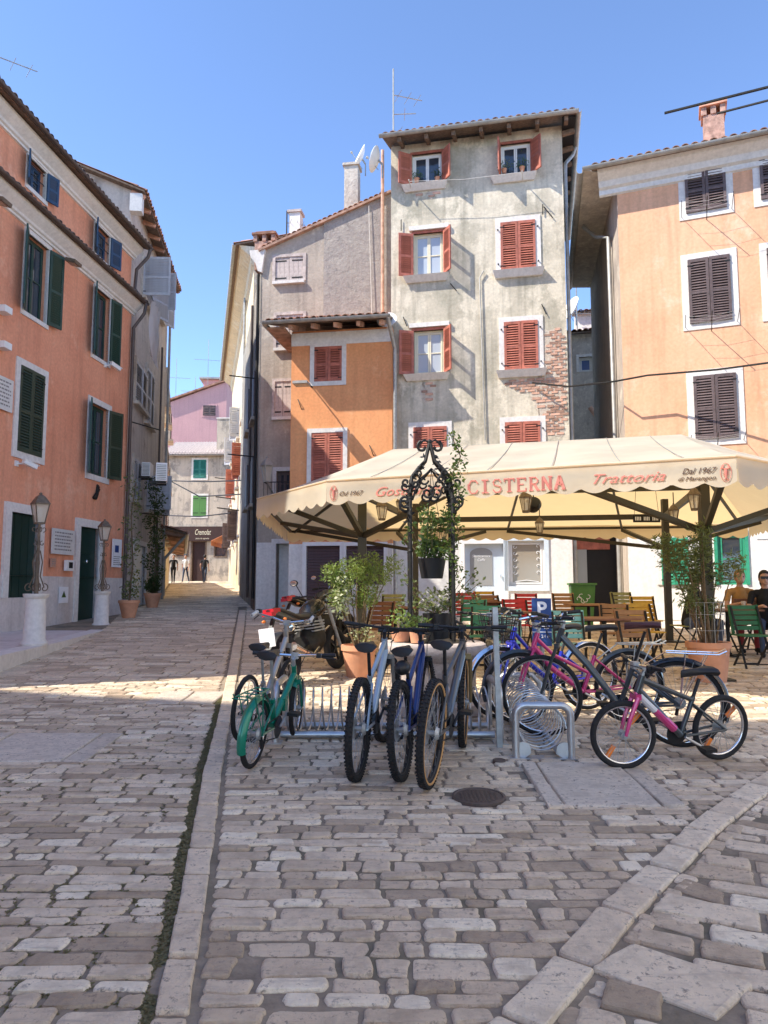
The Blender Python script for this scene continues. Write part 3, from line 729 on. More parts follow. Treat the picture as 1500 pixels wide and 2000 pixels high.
for gi, (sm, an) in enumerate((('shutter_blue', (150, 162)), ('shutter_green', (152, 166)))):
    for r in rr[gi]:
        yb = .06 if gi == 0 else 0
        casement(H1, *r, sm, 'glass', y=yb+.12); w = (r[1]-r[0])/2
        trim(H1, 'window_frame', 'white_stone', *r, .1, y=yb, bottom=True)
        shutter(H1, r[0]-.01, r[2], r[3], w, 1, R(an[0]), sm, yb-.05); shutter(H1, r[1]+.01, r[2], r[3], w, -1, R(an[1]), sm, yb-.05)
        MB().tube([(r[0], yb+.02, r[2]+.35), (r[1], yb+.02, r[2]+.35)], .012, 6).tube([(r[0], yb+.02, r[2]+.6), (r[1], yb+.02, r[2]+.6)], .012, 6).build('window_rail', 'iron', H1) if gi == 0 else None
r = rr[2][0]; trim(H1, 'window_frame', 'white_stone', *r, .15, bottom=True); closed_pair(H1, r, 'shutter_olive', y=-.03, pitch=.06)
r = rr[2][1]; trim(H1, 'window_frame', 'white_stone', *r, .15, bottom=True); casement(H1, *r, 'shutter_green', 'glass'); w = (r[1]-r[0])/2
shutter(H1, r[0]-.01, r[2], r[3], w, 1, R(154), 'shutter_green', -.05); shutter(H1, r[1]+.01, r[2], r[3], w, -1, R(160), 'shutter_olive', -.05)
for i, r in enumerate(rr[3]):
    trim(H1, 'door_frame', 'white_stone', *r, .2, p=.07)
    d = MB().box(r[0], r[1], .06, .1, r[2], r[3]).build('door', 'door_green', H1)
    n = 2 if i else 4; W = (r[1]-r[0])/n
    if i == 0:
        for k in range(n): MB().box(r[0]+k*W+.008, r[0]+(k+1)*W-.008, .04, .062, r[2]+.02, r[3]-.02).build('board', 'door_green', d)
    else:
        for a, b in ((.06, .3), (.34, .68), (.72, .96)):
            MB().box(r[0]+.1, r[1]-.1, .035, .062, r[2]+(r[3]-r[2])*a, r[2]+(r[3]-r[2])*b).build('panel', 'door_green', d)
        MB().ball(((r[0]+r[1])/2, .02, r[2]+1.55), (.03, .03, .05)).ball(((r[0]+.12), .02, r[2]+1.0), .035).build('handle', 'chrome', d, True)
u0, u1, z0, z1 = F1.rect(160, 1017, 205, 1030); 
def wallthing(fr, name, label, cat, px, mat, th=.03, lines=0, group=None, y=-.05):
    u0, u1, z0, z1 = fr.rect(*px); c = fr.w((u0+u1)/2, y, (z0+z1)/2); o = thing(name, label, cat, c, fr.a, group); a, b = (u1-u0)/2, (z1-z0)/2
    MB().box(-a, a, -th, .0, -b, b).build('plate', mat, o)
    if lines: plaque_text(o, (-a, a, -b, b), -th-.001, lines)
    return o, a, b
wallthing(F1, 'wall_plaque', 'white stone plaque with engraved lines, cut by the left edge of the picture', 'plaque', (-22, 735, 19, 800), 'plaque', lines=7)
wallthing(F1, 'wall_plaque', 'white stone plaque with engraved lines between the two green doors', 'plaque', (96, 1034, 140, 1083), 'plaque', lines=6)
wallthing(F1, 'intercom_panel', 'small pinkish intercom panel below the engraved plaque', 'intercom', (94, 1090, 103, 1108), 'skin', lines=4)
o, a, b = wallthing(F1, 'letter_box', 'small white box with dark slot beside the narrow green door', 'letter box', (121, 1094, 135, 1115), 'white_paint', .08); MB().box(-a*.5, a*.5, -.09, -.08, -b*.5, b*.6).build('slot', 'dark', o)
o, a, b = wallthing(F1, 'notice_board', 'narrow white notice with a blue square at the far end of the terracotta house', 'notice', (215, 1053, 232, 1108), 'sign_white', lines=0); MB().box(-a*.55, a*.3, -.034, -.03, b*.05, b*.55).build('blue_square', 'sign_blue', o); plaque_text(o, (-a, a, -b, -b*.1), -.031, 5)
o, a, b = wallthing(F1, 'poster', 'small white poster on the marble plinth left of the narrow door', 'poster', (110, 1146, 128, 1178), 'sign_white', .01, y=-.06); MB().add([(-a*.5, -.013, -b*.3), (a*.5, -.013, -b*.3), (0, -.013, b*.5)], [(0, 1, 2)]).build('triangle_mark', 'leaf', o, fix=False)
def security_camera(label, px, py):
    u, z = F1.hit(px, py, -.2); o = thing('security_camera', label, 'security camera', F1.w(u, 0, z), F1.a, 'security cameras')
    MB().box(-.05, .05, -.04, 0, -.06, .06).tube([(0, -.03, 0), (.05, -.2, 0)], .018).build('bracket', 'white_paint', o)
    q = MB(); Mx = Matrix.Translation((.12, -.24, .0)) @ Matrix.Rotation(R(-20), 4, 'Z') @ Matrix.Rotation(R(15), 4, 'Y'); q.box(-.16, .18, -.045, .045, -.045, .045, Mx).box(-.18, .22, -.055, .055, .045, .055, Mx); q.build('housing', 'white_paint', o)
security_camera('white security camera below the closed shutters', 48, 905); security_camera('white security camera under the open window near the house corner', 218, 713)
for lb, px, py in (('white box lamp high on the terracotta wall, upper of two', 6, 605), ('white box lamp high on the terracotta wall, lower of two', 5, 675)):
    u, z = F1.hit(px, py, -.1); o = thing('box_lamp', lb, 'lamp', F1.w(u, 0, z), F1.a, 'box lamps'); MB().box(-.12, .14, -.22, 0, -.07, .07).build('body', 'white_paint', o)
for lb, px, py in (('brown floodlight on the ledge cornice above the middle windows', 146, 511), ('brown floodlight at the left end of the ledge cornice', 6, 391)):
    u, z = F1.hit(px, py, -.4); o = thing('floodlight', lb, 'lamp', F1.w(u, -.3, z), F1.a, 'floodlights'); q = MB(); q.box(-.16, .16, -.2, .06, -.04, .04, Matrix.Rotation(R(15), 4, 'X')); q.build('body', 'lamp_iron', o); MB().box(-.12, .12, -.16, .02, -.05, -.042, Matrix.Rotation(R(15), 4, 'X')).build('lens', 'glass_warm', o)
u, z = F1.hit(188, 963, -.02); o = thing('iron_emblem', 'small dark iron leaf emblem on the wall above the narrow door', 'emblem', F1.w(u, 0, z), F1.a)
q = MB()
for i in range(4): a = R(30+i*22); q.tube([(-.15+.03*i, -.03, -.16), (-.12+.1*cos(a)+.04*i, -.05, -.02), (-.1+.32*cos(a)+.05*i, -.03, .24*sin(a))], [.05, .045, .012], 6)
q.build('leaves', 'iron', o)
a_ = atz(57, 208, F1.w(0, 0, zE).z+.25); q = F1.w(F1.hit(60, 300)[0], 1.2, zE+.35)
antenna('thin tv antenna on the roof of the terracotta house', q+V((0, 0, .2)), 1.9, [(1.6, R(40), 1.8, -.7, 5)], 'iron')

# ------------------------------------------------------------------ old houses along the left of the alley
c1 = F1.w(ue, 0, 0)
F2 = Fr((c1.x-.15, c1.y+.05), atan2(1, -.136)); H2 = F2.root('weathered_house', 'tall weathered pale house with grey shutters behind the terracotta house')
u2 = F2.hit(319, 900)[0]; z2 = F2.hit(300, 455, -.6)[1]+1.1
w2 = [F2.rect(*q) for q in ((262, 718, 285, 798), (258, 898, 272, 980), (283, 725, 298, 832), (283, 935, 300, 1000), (276, 520, 296, 598), (303, 545, 316, 620))]
d2 = [F2.rect(*q) for q in ((259, 1065, 282, 1190), (300, 1060, 312, 1170))]; d2 = [(a, b, .6, d) for a, b, c, d in d2]
wall(H2, 'wall', 'pale_worn', 0, u2, 0, z2, w2+d2, back=7.)
H2g = MB().add([(0, .01, z2), (0, 7, z2), (0, 3.5, z2+1.3), (u2, .01, z2), (u2, 7, z2), (u2, 3.5, z2+1.3)], [(0, 1, 2), (3, 5, 4)]).build('gable', 'pale_worn', H2, fix=False)
tiled_roof(H2, -.25, u2+.2, -.42, z2-.12, 3.5, z2+1.3); tiled_roof(H2, -.25, u2+.2, 7.4, z2-.1, 3.5, z2+1.3, rows_=0)
rafters(H2, .0, u2, 9, -.4, z2-.2, 0, z2-.08, 'tile'); MB().box(-.2, .1, -.35, 0, z2-.75, z2-.2).build('eave_corbel', 'white_wall', H2)
for i, r in enumerate(w2):
    trim(H2, 'window_frame', 'stone_wall', *r, .12, p=.06); sill(H2, r[0], r[1], r[2], 'stone_wall', .16, .1)
    if i in (0, 1, 2): closed_pair(H2, r, 'shutter_pale', y=-.04)
    else:
        casement(H2, *r, 'pale_wood'); w = (r[1]-r[0])/2; shutter(H2, r[0], r[2], r[3], w, 1, R(95), 'shutter_pale'); shutter(H2, r[1], r[2], r[3], w, -1, R(150), 'shutter_pale')
for i, r in enumerate(d2):
    trim(H2, 'door_frame', 'white_stone', *r, .16, p=.05); MB().box(r[0], r[1], .05, .09, r[2], r[3]).build('door', 'pale_blue_paint' if i == 0 else 'old_wood', H2)
pipe(H2, [(u2-.1, -.12, z2-.4), (u2-.1, -.12, .9)], .05); pipe(H2, [(u2-1.6, -.1, z2-3.), (u2-1.6, -.1, 1.)], .04, 'gutter_brown')
for (px, py) in ((257, 830), (276, 1005)):
    u, z = F2.hit(px, py); MB().tube([(u-.5, -.05, z), (u+.9, -.7, z+.05)], .02, 6).build('iron_bar', 'iron', H2)
p = F2.w(u2, 0, 0); F3 = Fr((p.x, p.y), atan2(1, -.27)); H3 = F3.root('ochre_house', 'narrow ochre house with wooden eaves farther up the alley on the left')
z3 = F3.hit(330, 650, -.7)[1]; u3 = 18.
w3 = [(a, b, c, d) for (a, b) in ((.8, 1.9), (4.2, 5.3), (8, 9.1)) for c, d in ((3.6, 5.), (6.2, 7.6), (8.8, 10.2))]
wall(H3, 'wall', 'cream_wall', 0, u3, 0, z3, w3, back=6.)
tiled_roof(H3, -.2, u3, -.9, z3-.1, 3., z3+1.); rafters(H3, 0, u3, 16, -.85, z3-.2, 0, z3-.05, 'brick_red'); gutter(H3, (-.2, -.96, z3-.1), (u3, -.96, z3-.1), .08)
pipe(H3, [(.1, -.9, z3-.2), (.1, -.14, z3-1.1), (.1, -.14, 1.2)], .06)
for r in w3: trim(H3, 'window_frame', 'stone_wall', *r, .12, p=.06); sill(H3, r[0], r[1], r[2], 'stone_wall', .2); closed_pair(H3, r, 'shutter_brown', y=-.05, pitch=.09)
def ac_unit(label, fr, px, py):
    u, z = fr.hit(px, py, -.35); o = thing('air_conditioner', label, 'air conditioner', fr.w(u, -.08, z), fr.a, 'air conditioners')
    MB().box(-.3, .3, -.34, -.08, -.22, .22).build('casing', 'white_paint', o); q = MB()
    for i in range(9): q.box(-.31, -.302, -.32, -.1, -.19+i*.043, -.17+i*.043)
    q.build('grille', 'gutter_grey', o); MB().box(-.25, -.21, -.32, .08, -.27, -.22).box(.21, .25, -.32, .08, -.27, -.22).build('bracket', 'iron', o)
ac_unit('white air conditioner on the weathered house in the alley', F2, 292, 919); ac_unit('white air conditioner on the ochre house in the alley', F3, 321, 925)
u, z = F2.hit(312, 655, -.9); o = thing('laundry', 'white sheet hanging from a line high in the alley', 'laundry', F2.w(u, -.75, z+.9), F2.a)
q = MB(); n = 10
vs = [(-.55+1.1*i/n, .08*sin(i*1.9+j*.6), -1.7*j/6*(1+.06*sin(i*2))) for j in range(7) for i in range(n+1)]
q.add(vs, [(j*(n+1)+i, j*(n+1)+i+1, (j+1)*(n+1)+i+1, (j+1)*(n+1)+i) for j in range(6) for i in range(n)]); q.build('sheet', 'laundry', o, 'all')
MB().tube([(-.8, 0, .01), (.8, 0, .01)], .008, 5).build('line', 'iron', o)

# ------------------------------------------------------------------ end of the alley
p = at(385, 1135, 50); F4 = Fr((p.x, 50), R(-2)); H4 = F4.root('alley_end_house', 'mottled house with two green shutters above the dark cafe front')
q = [F4.rect(*x) for x in ((378, 898, 403, 934), (377, 968, 403, 1008), (345, 1058, 367, 1086), (375, 1058, 400, 1130), (420, 1058, 441, 1086))]
u0, u1 = F4.hit(318, 1000)[0], F4.hit(470, 1000)[0]; zt = F4.hit(388, 890)[1]; g4 = gz(50)
q[3] = (*q[3][:2], g4, q[3][3])
wall(H4, 'wall', 'shop_wall', u0, u1, 0, zt, q, back=6.)
tiled_roof(H4, u0-.2, u1+.2, -.35, zt, 3., zt+1.5, 'pale_wood'); gutter(H4, (u0, -.4, zt), (u1, -.4, zt), .07)
for r, m_, st in ((q[0], 'shutter_teal', 'louvre'), (q[1], 'shutter_leaf', 'board')): trim(H4, 'window_frame', 'white_stone', *r, .13, bottom=True); closed_pair(H4, r, m_, y=-.03, style=st, pitch=.09)
for r in (q[2], q[4]): casement(H4, *r, 'shutter_brown', 'glass', rows_=1, leaves=1); trim(H4, 'window_frame', 'old_wood', *r, .08, bottom=True)
r = q[3]; MB().box(r[0], r[1], .1, .15, r[2], r[3]).build('door', 'awning_brown', H4); trim(H4, 'door_frame', 'old_wood', *r, .1)
a, b, c, d = F4.rect(341, 1029, 443, 1057); o = thing('cafe_sign', 'dark brown cafe fascia with cream lettering at the end of the alley', 'sign', F4.w((a+b)/2, -.06, (c+d)/2), F4.a); w, h = (b-a)/2, (d-c)/2
MB().box(-w, w, -.25, 0, -h, h).build('fascia', 'awning_brown', o); text(o, 'Cremolat', 'cream_paint', h*1.1, Matrix.Translation((w*.12, -.26, -h*.15)) @ UP, .3, width=w*.6); text(o, 'pizza da asporto', 'cream_paint', h*.3, Matrix.Translation((w*.12, -.26, -h*.75)) @ UP, width=w*.5)
chimney(H4, F4.hit(430, 850)[0], 1.2, zt, F4.hit(430, 820, 1.2)[1], .9, .7, 'shop_wall', 'white_stone', False)
p = at(385, 800, 62); F5 = Fr((p.x, 62), R(4)); H5 = F5.root('pink_house', 'pink house with a dormer rising behind the alley end')
a, b = F5.hit(320, 800)[0], F5.hit(442, 800)[0]; zl, zr = F5.hit(335, 790)[1], F5.hit(438, 745)[1]; r = F5.rect(397, 792, 421, 812)
wall(H5, 'wall', 'pink_wall', a, b, 0, zl, [], back=7., top=lambda u: zl+(zr-zl)*(u-a)/(b-a))
trim(H5, 'window_frame', 'pink_wall', *r, .12, bottom=True); closed_pair(H5, r, 'shutter_brown', y=-.06, pitch=.12)
MB().add([(a-.2, -.3, zl+.05), (b+.2, -.3, zr+.1), (b+.2, 7, zr+.1), (a-.2, 7, zl+.05), (a-.2, -.3, zl+.2), (b+.2, -.3, zr+.25), (b+.2, 7, zr+.25), (a-.2, 7, zl+.2)], [(0, 3, 2, 1), (4, 5, 6, 7), (0, 1, 5, 4), (1, 2, 6, 5), (2, 3, 7, 6), (3, 0, 4, 7)]).build('roof', 'tile', H5)
a, b, c, d = F5.rect(397, 742, 442, 780, 1.5); r = F5.rect(423, 750, 437, 773, 1.5)
wall(H5, 'dormer', 'pink_wall', a, b, c-2, d, [r], y=1.5, back=2.); casement(H5, *r, 'white_paint', 'glass_blue', y=1.6, rows_=1); MB().box(a-.3, b+.3, 1.1, 3.6, d, d+.15).build('dormer_roof', 'gutter_grey', H5)
for i, (px, py, h) in enumerate(((402, 742, 4.2), (376, 790, 3.), (338, 775, 4.))):
    antenna(['tall tv mast above the pink house dormer', 'short tv mast above the middle of the pink house', 'tv mast on the left end of the pink house roof'][i], F5.w(F5.hit(px, py)[0], 1., F5.hit(px, py)[1]-.3), h, [(h*.55, R(20), 2.4, -1.2, 4)])
o = thing('shop_awning', 'small faded orange awning on the right of the alley end', 'awning', at(447, 1040, 45), 0); q = MB(); pA, pB = at(445, 1040, 45), at(412, 1056, 45); L = o.location
q.add([pA-L, pA+V((0, 3, 0))-L, pB+V((0, 3, 0))-L, pB-L, pA-L-V((0, 0, .03)), pA+V((0, 3, -.03))-L, pB+V((0, 3, -.03))-L, pB-L-V((0, 0, .03)), pB-L-V((0, 0, .3)), pB+V((0, 3, -.3))-L], [(0, 1, 2, 3), (4, 7, 6, 5), (0, 4, 5, 1), (3, 2, 9, 8), (0, 3, 7, 4)]); q.build('cloth', 'awning_orange', o, fix=False)

# ------------------------------------------------------------------ right side of the alley
c8 = at(503, 1100, 21.9); p6 = at(478, 1100, 31.); p7 = at(447, 1100, 48)
a6 = atan2(p6.y-p7.y, p6.x-p7.x); F6 = Fr((p7.x, p7.y), a6); L6 = (p6-p7).xy.length
H6 = F6.root('cream_alley_house', 'sunlit cream house with a roof corbel on the right of the alley')
z6 = at(462, 665, 40).z
w6 = [(u, u+1., z, z+1.5) for u in (2., 6., 10., 14.) for z in (3.9, 6.6, 9.2)]
wall(H6, 'wall', 'cream_wall', 0, L6+2.5, 0, z6, w6, back=6.)
for i, r in enumerate(w6):
    trim(H6, 'window_frame', 'white_stone', *r, .12, p=.05); sill(H6, r[0], r[1], r[2], 'white_stone', .18); m_ = ('shutter_brown', 'shutter_red', 'shutter_pale')[i % 3]
    if i % 2: closed_pair(H6, r, m_, y=-.05, pitch=.09)
    else: casement(H6, *r, 'white_paint'); shutter(H6, r[0], r[2], r[3], .5, 1, R(120), m_, pitch=.09); shutter(H6, r[1], r[2], r[3], .5, -1, R(100), m_, pitch=.09)
m = MB(); pr = [(0, z6-.8), (-.1, z6-.7), (-.15, z6-.4), (-.5, z6-.15), (-.6, z6)]; m.prism(pr+[(0, z6)], lambda a, b, d: V((d, a, b)), 0, L6+2.5); m.build('cornice', 'cream_wall', H6)
tiled_roof(H6, -.2, L6+2.6, -.75, z6, 3., z6+1.1); gutter(H6, (0, -.8, z6), (L6+2.6, -.8, z6), .08)
pipe(H6, [(L6-1.5, -.12, z6-.6), (L6-1.5, -.12, 1.6)], .06); chimney(H6, L6-6, .6, z6, z6+1.5, .7, .6)
for u, z, k in ((5, 7.8, 2), (9, 6.2, 2), (13, 5.2, 1)):
    MB().tube([(u, -.05, z), (u, -1.1, z+.1)], .03, 6).build('iron_bar', 'iron', H6)
# ------------------------------------------------------------------ grey house, orange house, tower, peach house
FT = Fr((2.5, 19.5), R(-12))
FO = Fr((.26, 19.72), R(-9))
F8 = Fr((c8.x, c8.y), R(-9))
H8 = F8.root('grey_gabled_house', 'tall grey plastered house with bare sloping gable behind the small orange house')
e8 = F8.hit(752, 400)[0]; zL8 = F8.hit(505, 492)[1]; zR8 = F8.hit(748, 385)[1]
rA = F8.rect(538, 502, 592, 550); rB = F8.rect(537, 745, 568, 815); rC = F8.rect(540, 920, 569, 985); rD = F8.rect(540, 1062, 570, 1190); rE = F8.rect(540, 615, 592, 680)
rD = (rD[0], rD[1], .8, rD[3]); um = F8.hit(632, 600)[0]
tp = lambda u: zL8+(zR8-zL8)*u/e8
wall(H8, 'wall', 'grey_wall', 0, um, 0, zL8, [rA, rB, rC, rD, rE], back=9.4, top=tp)
m = MB(); m.add([(um, -.05, 6), (e8+.3, -.05, 6), (e8+.3, -.05, tp(e8+.3)), (um, -.05, tp(um)), (um, .3, 6), (um, .3, tp(um))], [(0, 1, 2, 3), (0, 3, 5, 4)]); m.build('rough_wall', 'rough_wall', H8, fix=False)
zg = F8.hit(520, 1060)[1]
wall(H8, 'ground_floor', 'white_wall', -.02, um, 0, zg, [rD], y=-.06, back=.3)
m = MB()                                                   # sloping verge with its row of tiles
tm = tile_mesh('tile'); sl8 = atan2(zR8-zL8, e8)
vg = MB().beam((-.1, .1, tp(-.1)+.03), (e8+.2, .1, tp(e8+.2)+.03), .5, .07).build('verge', 'brick_red', H8)
MB().add([(-.1, 0, tp(-.1)), (e8, 0, tp(e8)), (e8, 9.4, tp(e8)), (-.1, 9.4, tp(-.1)), (-.1, 0, tp(-.1)+.07), (e8, 0, tp(e8)+.07), (e8, 9.4, tp(e8)+.07), (-.1, 9.4, tp(-.1)+.07)], [(0, 3, 2, 1), (4, 5, 6, 7), (0, 1, 5, 4), (1, 2, 6, 5), (2, 3, 7, 6), (3, 0, 4, 7)]).build('roof', 'tile', H8)
n = 24
for i in range(n): u = e8*(i+.5)/n; inst('roof_tile', tm, vg, (u, -.14, tp(u)+.06), (0, -sl8, R(U(-4, 4))), (1, .9, 1))
for r in (rA, rB, rE):
    trim(H8, 'window_frame', 'pale_wood', *r, .09, p=.03); sill(H8, r[0], r[1], r[2], 'white_stone', .12, .09, .06); closed_pair(H8, r, 'pale_wood', y=.02, style='board')
trim(H8, 'window_frame', 'white_stone', *rC, .12); casement(H8, *rC, 'shutter_brown', 'glass', rows_=3); 
MB().box(rD[0], rD[1], .5, .55, rD[2], rD[3]).build('door', 'dark', H8); trim(H8, 'door_frame', 'white_wall', *rD, .14, y=-.06)
u, z = F8.hit(510, 470); chimney(H8, u, .6, tp(u)-.4, F8.hit(510, 462)[1], .62, .6, 'chimney_brick', 'tile')
u, z = F8.hit(578, 440, 1.); chimney(H8, u, 1., tp(u)-.2, F8.hit(578, 420, 1.)[1], .36, .36, 'white_wall', 'pale_wood', False)
u, z = F8.hit(688, 380, 1.2); chimney(H8, u, 1.2, tp(u)-.2, F8.hit(688, 330, 1.2)[1], .44, .44, 'stone_wall', 'stone_wall', False)
m = MB(); m.prism([(0, zL8-.7), (-.12, zL8-.65), (-.2, zL8-.4), (-.35, zL8-.2), (-.4, zL8+.02), (.1, zL8+.02)], lambda a, b, d: V((a, d, b)), -.1, .55); m.build('eave_corbel', 'white_stone', H8)
pipe(H8, [(um+1.4, -.1, tp(um+1.4)-.1), (um+1.5, -.12, 9.6), (um+1.75, -.12, 9.2), (e8-.3, -.12, 9.1)], .012, 'grip_white', 'loose_cable')
pipe(H8, [(e8-.05, -.16, tp(e8)+1.4), (e8-.05, -.16, 8.)], .05, 'brick_red', 'red_conduit')
# side wall along the alley
fs8 = Fr((c8.x, c8.y), a6); d8 = (p6-c8).xy.length
S8 = thing('alley_side_wall', 'stained house side, coloured darker for shade, with pipes on the right of the alley', 'house', (c8.x, c8.y, 0), a6)
MB().box(-9.3, -.02, -.04, .6, 0, zL8-.4).build('wall', 'shaded_wall', S8)  # wall colour holds the shadow of the house opposite, besides its streaks
for u, mt in ((-.35, 'iron'), (-3., 'gutter_brown')): pipe(S8, [(u, -.1, zL8-.6), (u, -.1, 1.2)], .045, mt)
for u, z in ((-2., 4.2), (-5., 4.4), (-2., 7.), (-5., 7.2)):
    MB().box(u-.5, u+.5, -.1, -.04, z, z+1.5).build('shutter', 'shutter_brown', S8); MB().box(u-.62, u+.62, -.18, -.04, z-.12, z-.02).build('sill', 'stone_wall', S8)
MB().box(-1.6, -.5, -.07, -.04, .8, 3.1).build('door', 'old_wood', S8)
for z in (5.6, 8.1): MB().tube([(-1., -.04, z), (-1., -.9, z+.05)], .022, 6).build('iron_bar', 'iron', S8)

# small orange house
HO = FO.root('orange_house', 'small two storey orange house with red brown shutters between grey house and tower')
a = FO.hit(568, 800)[0]; b = FO.hit(766, 800)[0]; ze = FO.hit(645, 628, -.65)[1]
r1 = FO.rect(614, 677, 668, 745); r2 = FO.rect(608, 845, 670, 955); zg = FO.hit(665, 1062)[1]
r3 = FO.rect(598, 1066, 664, 1190); r4 = FO.rect(676, 1066, 750, 1142); r3 = (r3[0], r3[1], .76, r3[3])
wall(HO, 'wall', 'orange_wall', a, b, zg, ze, [r1, r2], back=1.6)
wall(HO, 'ground_floor', 'white_wall', a, b, 0, zg, [r3, r4], y=-.02, back=1.6)
MB().box(a, b, -.03, 0, ze-.42, ze-.06).build('frieze', 'white_wall', HO)
tiled_roof(HO, a-.5, b+.02, -.86, ze, 1.6, ze+.75); gutter(HO, (a-.55, -.92, ze), (b+.1, -.92, ze), .075)
gutter(HO, (a-.55, -.92, ze), (a-.55, 1.2, ze+.03), .075)
rafters(HO, a+.15, b-.2, 5, -.68, ze-.1, 0, ze+.1, 'brick_red'); MB().box(a-.5, a-.02, -.66, 1.4, ze-.12, ze-.07).build('soffit', 'brick_red', HO)
pipe(HO, [(b+.02, -.92, ze-.05), (b+.04, -.7, ze-.25), (b+.1, -.16, ze-.7), (b+.1, -.12, 1.)], .055, 'galv')
for r in (r1, r2): trim(HO, 'window_frame', 'white_stone', *r, .12, bottom=(r is r1)); closed_pair(HO, r, 'shutter_red', y=.0, pitch=.06)
MB().box(r2[0]-.14, r2[1]+.14, -.1, .05, r2[2]-.1, r2[2]).build('sill', 'white_stone', HO)
for r, nm in ((r3, 'roller_door'), (r4, 'roller_shutter')):
    o = MB().box(r[0], r[1], .08, .1, r[2], r[3]).build(nm, 'roller', HO); n = int((r[3]-r[2])/.075); sm = MB().box(-(r[1]-r[0])/2, (r[1]-r[0])/2, -.012, .012, -.03, .03, Matrix.Rotation(R(-14), 4, 'X')).mesh('slat', 'roller')
    for i in range(n): inst('slat', sm, o, ((r[0]+r[1])/2, .07, r[2]+(i+.5)*(r[3]-r[2])/n))
    trim(HO, 'door_frame', 'white_paint', *r, .1, y=-.02)
u, z = FO.hit(592, 752, -.6); o = thing('wall_lamp', 'small flat grey lamp on an arm on the orange house', 'lamp', FO.w(u, 0, z), FO.a)
MB().tube([(.1, 0, .1), (.05, -.4, .12), (0, -.75, .05)], .02, 6).build('arm', 'iron', o); MB().box(-.2, .2, -.95, -.55, -.04, .03).build('head', 'gutter_grey', o); MB().box(-.15, .15, -.9, -.6, -.05, -.042).build('lens', 'lamp_glass', o)
for px, py in ((585, 790), (725, 880)):
    u, z = FO.hit(px, py); MB().tube([(u-.05, 0, z+.15), (u+.02, -.06, z), (u+.06, 0, z-.14)], .012, 5).build('wall_hook', 'iron', HO)

# tower house
HT = FT.root('tower_house', 'tall four storey grey tower house with peeling plaster and red brown shutters')
a = FT.hit(764, 600)[0]; b = FT.hit(1106, 600)[0]; ze = FT.hit(935, 243, -.6)[1]; dT = 6.2
R_ = lambda *q: FT.rect(*q)
tl, tr = R_(805, 300, 863, 362), R_(978, 280, 1036, 345); ml, mr = R_(808, 455, 866, 540), R_(978, 433, 1046, 528)
bl, br = R_(809, 645, 867, 732), R_(985, 628, 1051, 723); gl, gr = R_(808, 834, 873, 930), R_(987, 824, 1056, 918)
zg = FT.hit(935, 1035)[1]; dr = R_(908, 1062, 986, 1190); dr = (dr[0], dr[1], .78, dr[3]); wn = R_(993, 1056, 1063, 1145)
wall(HT, 'wall', 'tower_wall', a, b, zg, ze+.05, [tl, tr, ml, mr, bl, br, gl, gr], back=dT)
wall(HT, 'ground_floor', 'white_wall', a, b, 0, zg, [dr, wn], y=-.025, back=dT-.2)
o = tiled_roof(HT, a-.12, b+.36, -.62, ze, 3.1, ze+1.15, 'tile'); tiled_roof(HT, a-.12, b+.36, dT+.6, ze, 3.1, ze+1.15, rows_=0)
gutter(HT, (a-.2, -.68, ze), (b+.42, -.68, ze), .075); gutter(HT, (b+.42, -.68, ze), (b+.42, dT+.5, ze), .075)
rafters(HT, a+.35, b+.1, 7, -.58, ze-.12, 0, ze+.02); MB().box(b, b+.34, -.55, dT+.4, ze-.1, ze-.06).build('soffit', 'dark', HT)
for i in range(8): MB().beam((b, i*.8, ze-.2), (b+.33, i*.8, ze-.14), .1, .12).build('rafter', 'old_wood', HT)
pipe(HT, [(b+.40, .9, ze-.08), (b+.32, .9, ze-.3), (b+.1, .5, ze-.75), (b+.07, .12, ze-1.2), (b+.07, .1, 1.)], .05)
u, z = FT.hit(1063, 210, 1.4); chimney(HT, u, 1.4, ze, ze+.72, .62, .6, 'chimney_brick', 'tile')
def openwin(r, la, ra, cm, gm, rows_, lint, plants=0):
    casement(HT, *r, cm, gm, rows_=rows_, y=.1); w = (r[1]-r[0])/2
    shutter(HT, r[0]-.01, r[2]+.02, r[3], w, 1, R(la), 'shutter_red', -.03); shutter(HT, r[1]+.01, r[2]+.02, r[3], w, -1, R(ra), 'shutter_red', -.03)
    MB().box(r[0]-.05, r[1]+.05, -.03, .06, r[3], r[3]+.07).build('window_frame', 'shutter_red', HT)
    if lint: MB().box(r[0]-.12, r[1]+.16, -.09, .03, r[3]+.08, r[3]+.2).build('lintel', 'white_stone', HT)
    MB().add([(r[0]-.28, -.2, r[2]), (r[1]+.16, -.2, r[2]), (r[1]+.16, .06, r[2]), (r[0]-.28, .06, r[2]), (r[0]-.2, -.06, r[2]-.16), (r[1]+.08, -.06, r[2]-.16), (r[1]+.08, .06, r[2]-.16), (r[0]-.2, .06, r[2]-.16)], [(0, 1, 2, 3), (4, 7, 6, 5), (0, 4, 5, 1), (1, 5, 6, 2), (2, 6, 7, 3), (3, 7, 4, 0)]).build('sill', 'white_stone', HT)
openwin(tl, 142, 128, 'white_paint', 'glass', 1, False); openwin(tr, 95, 132, 'white_paint', 'glass', 1, False)
openwin(ml, 158, 124, 'cream_paint', 'glass_pale', 2, True); openwin(bl, 158, 124, 'cream_paint', 'glass_pale', 2, True)
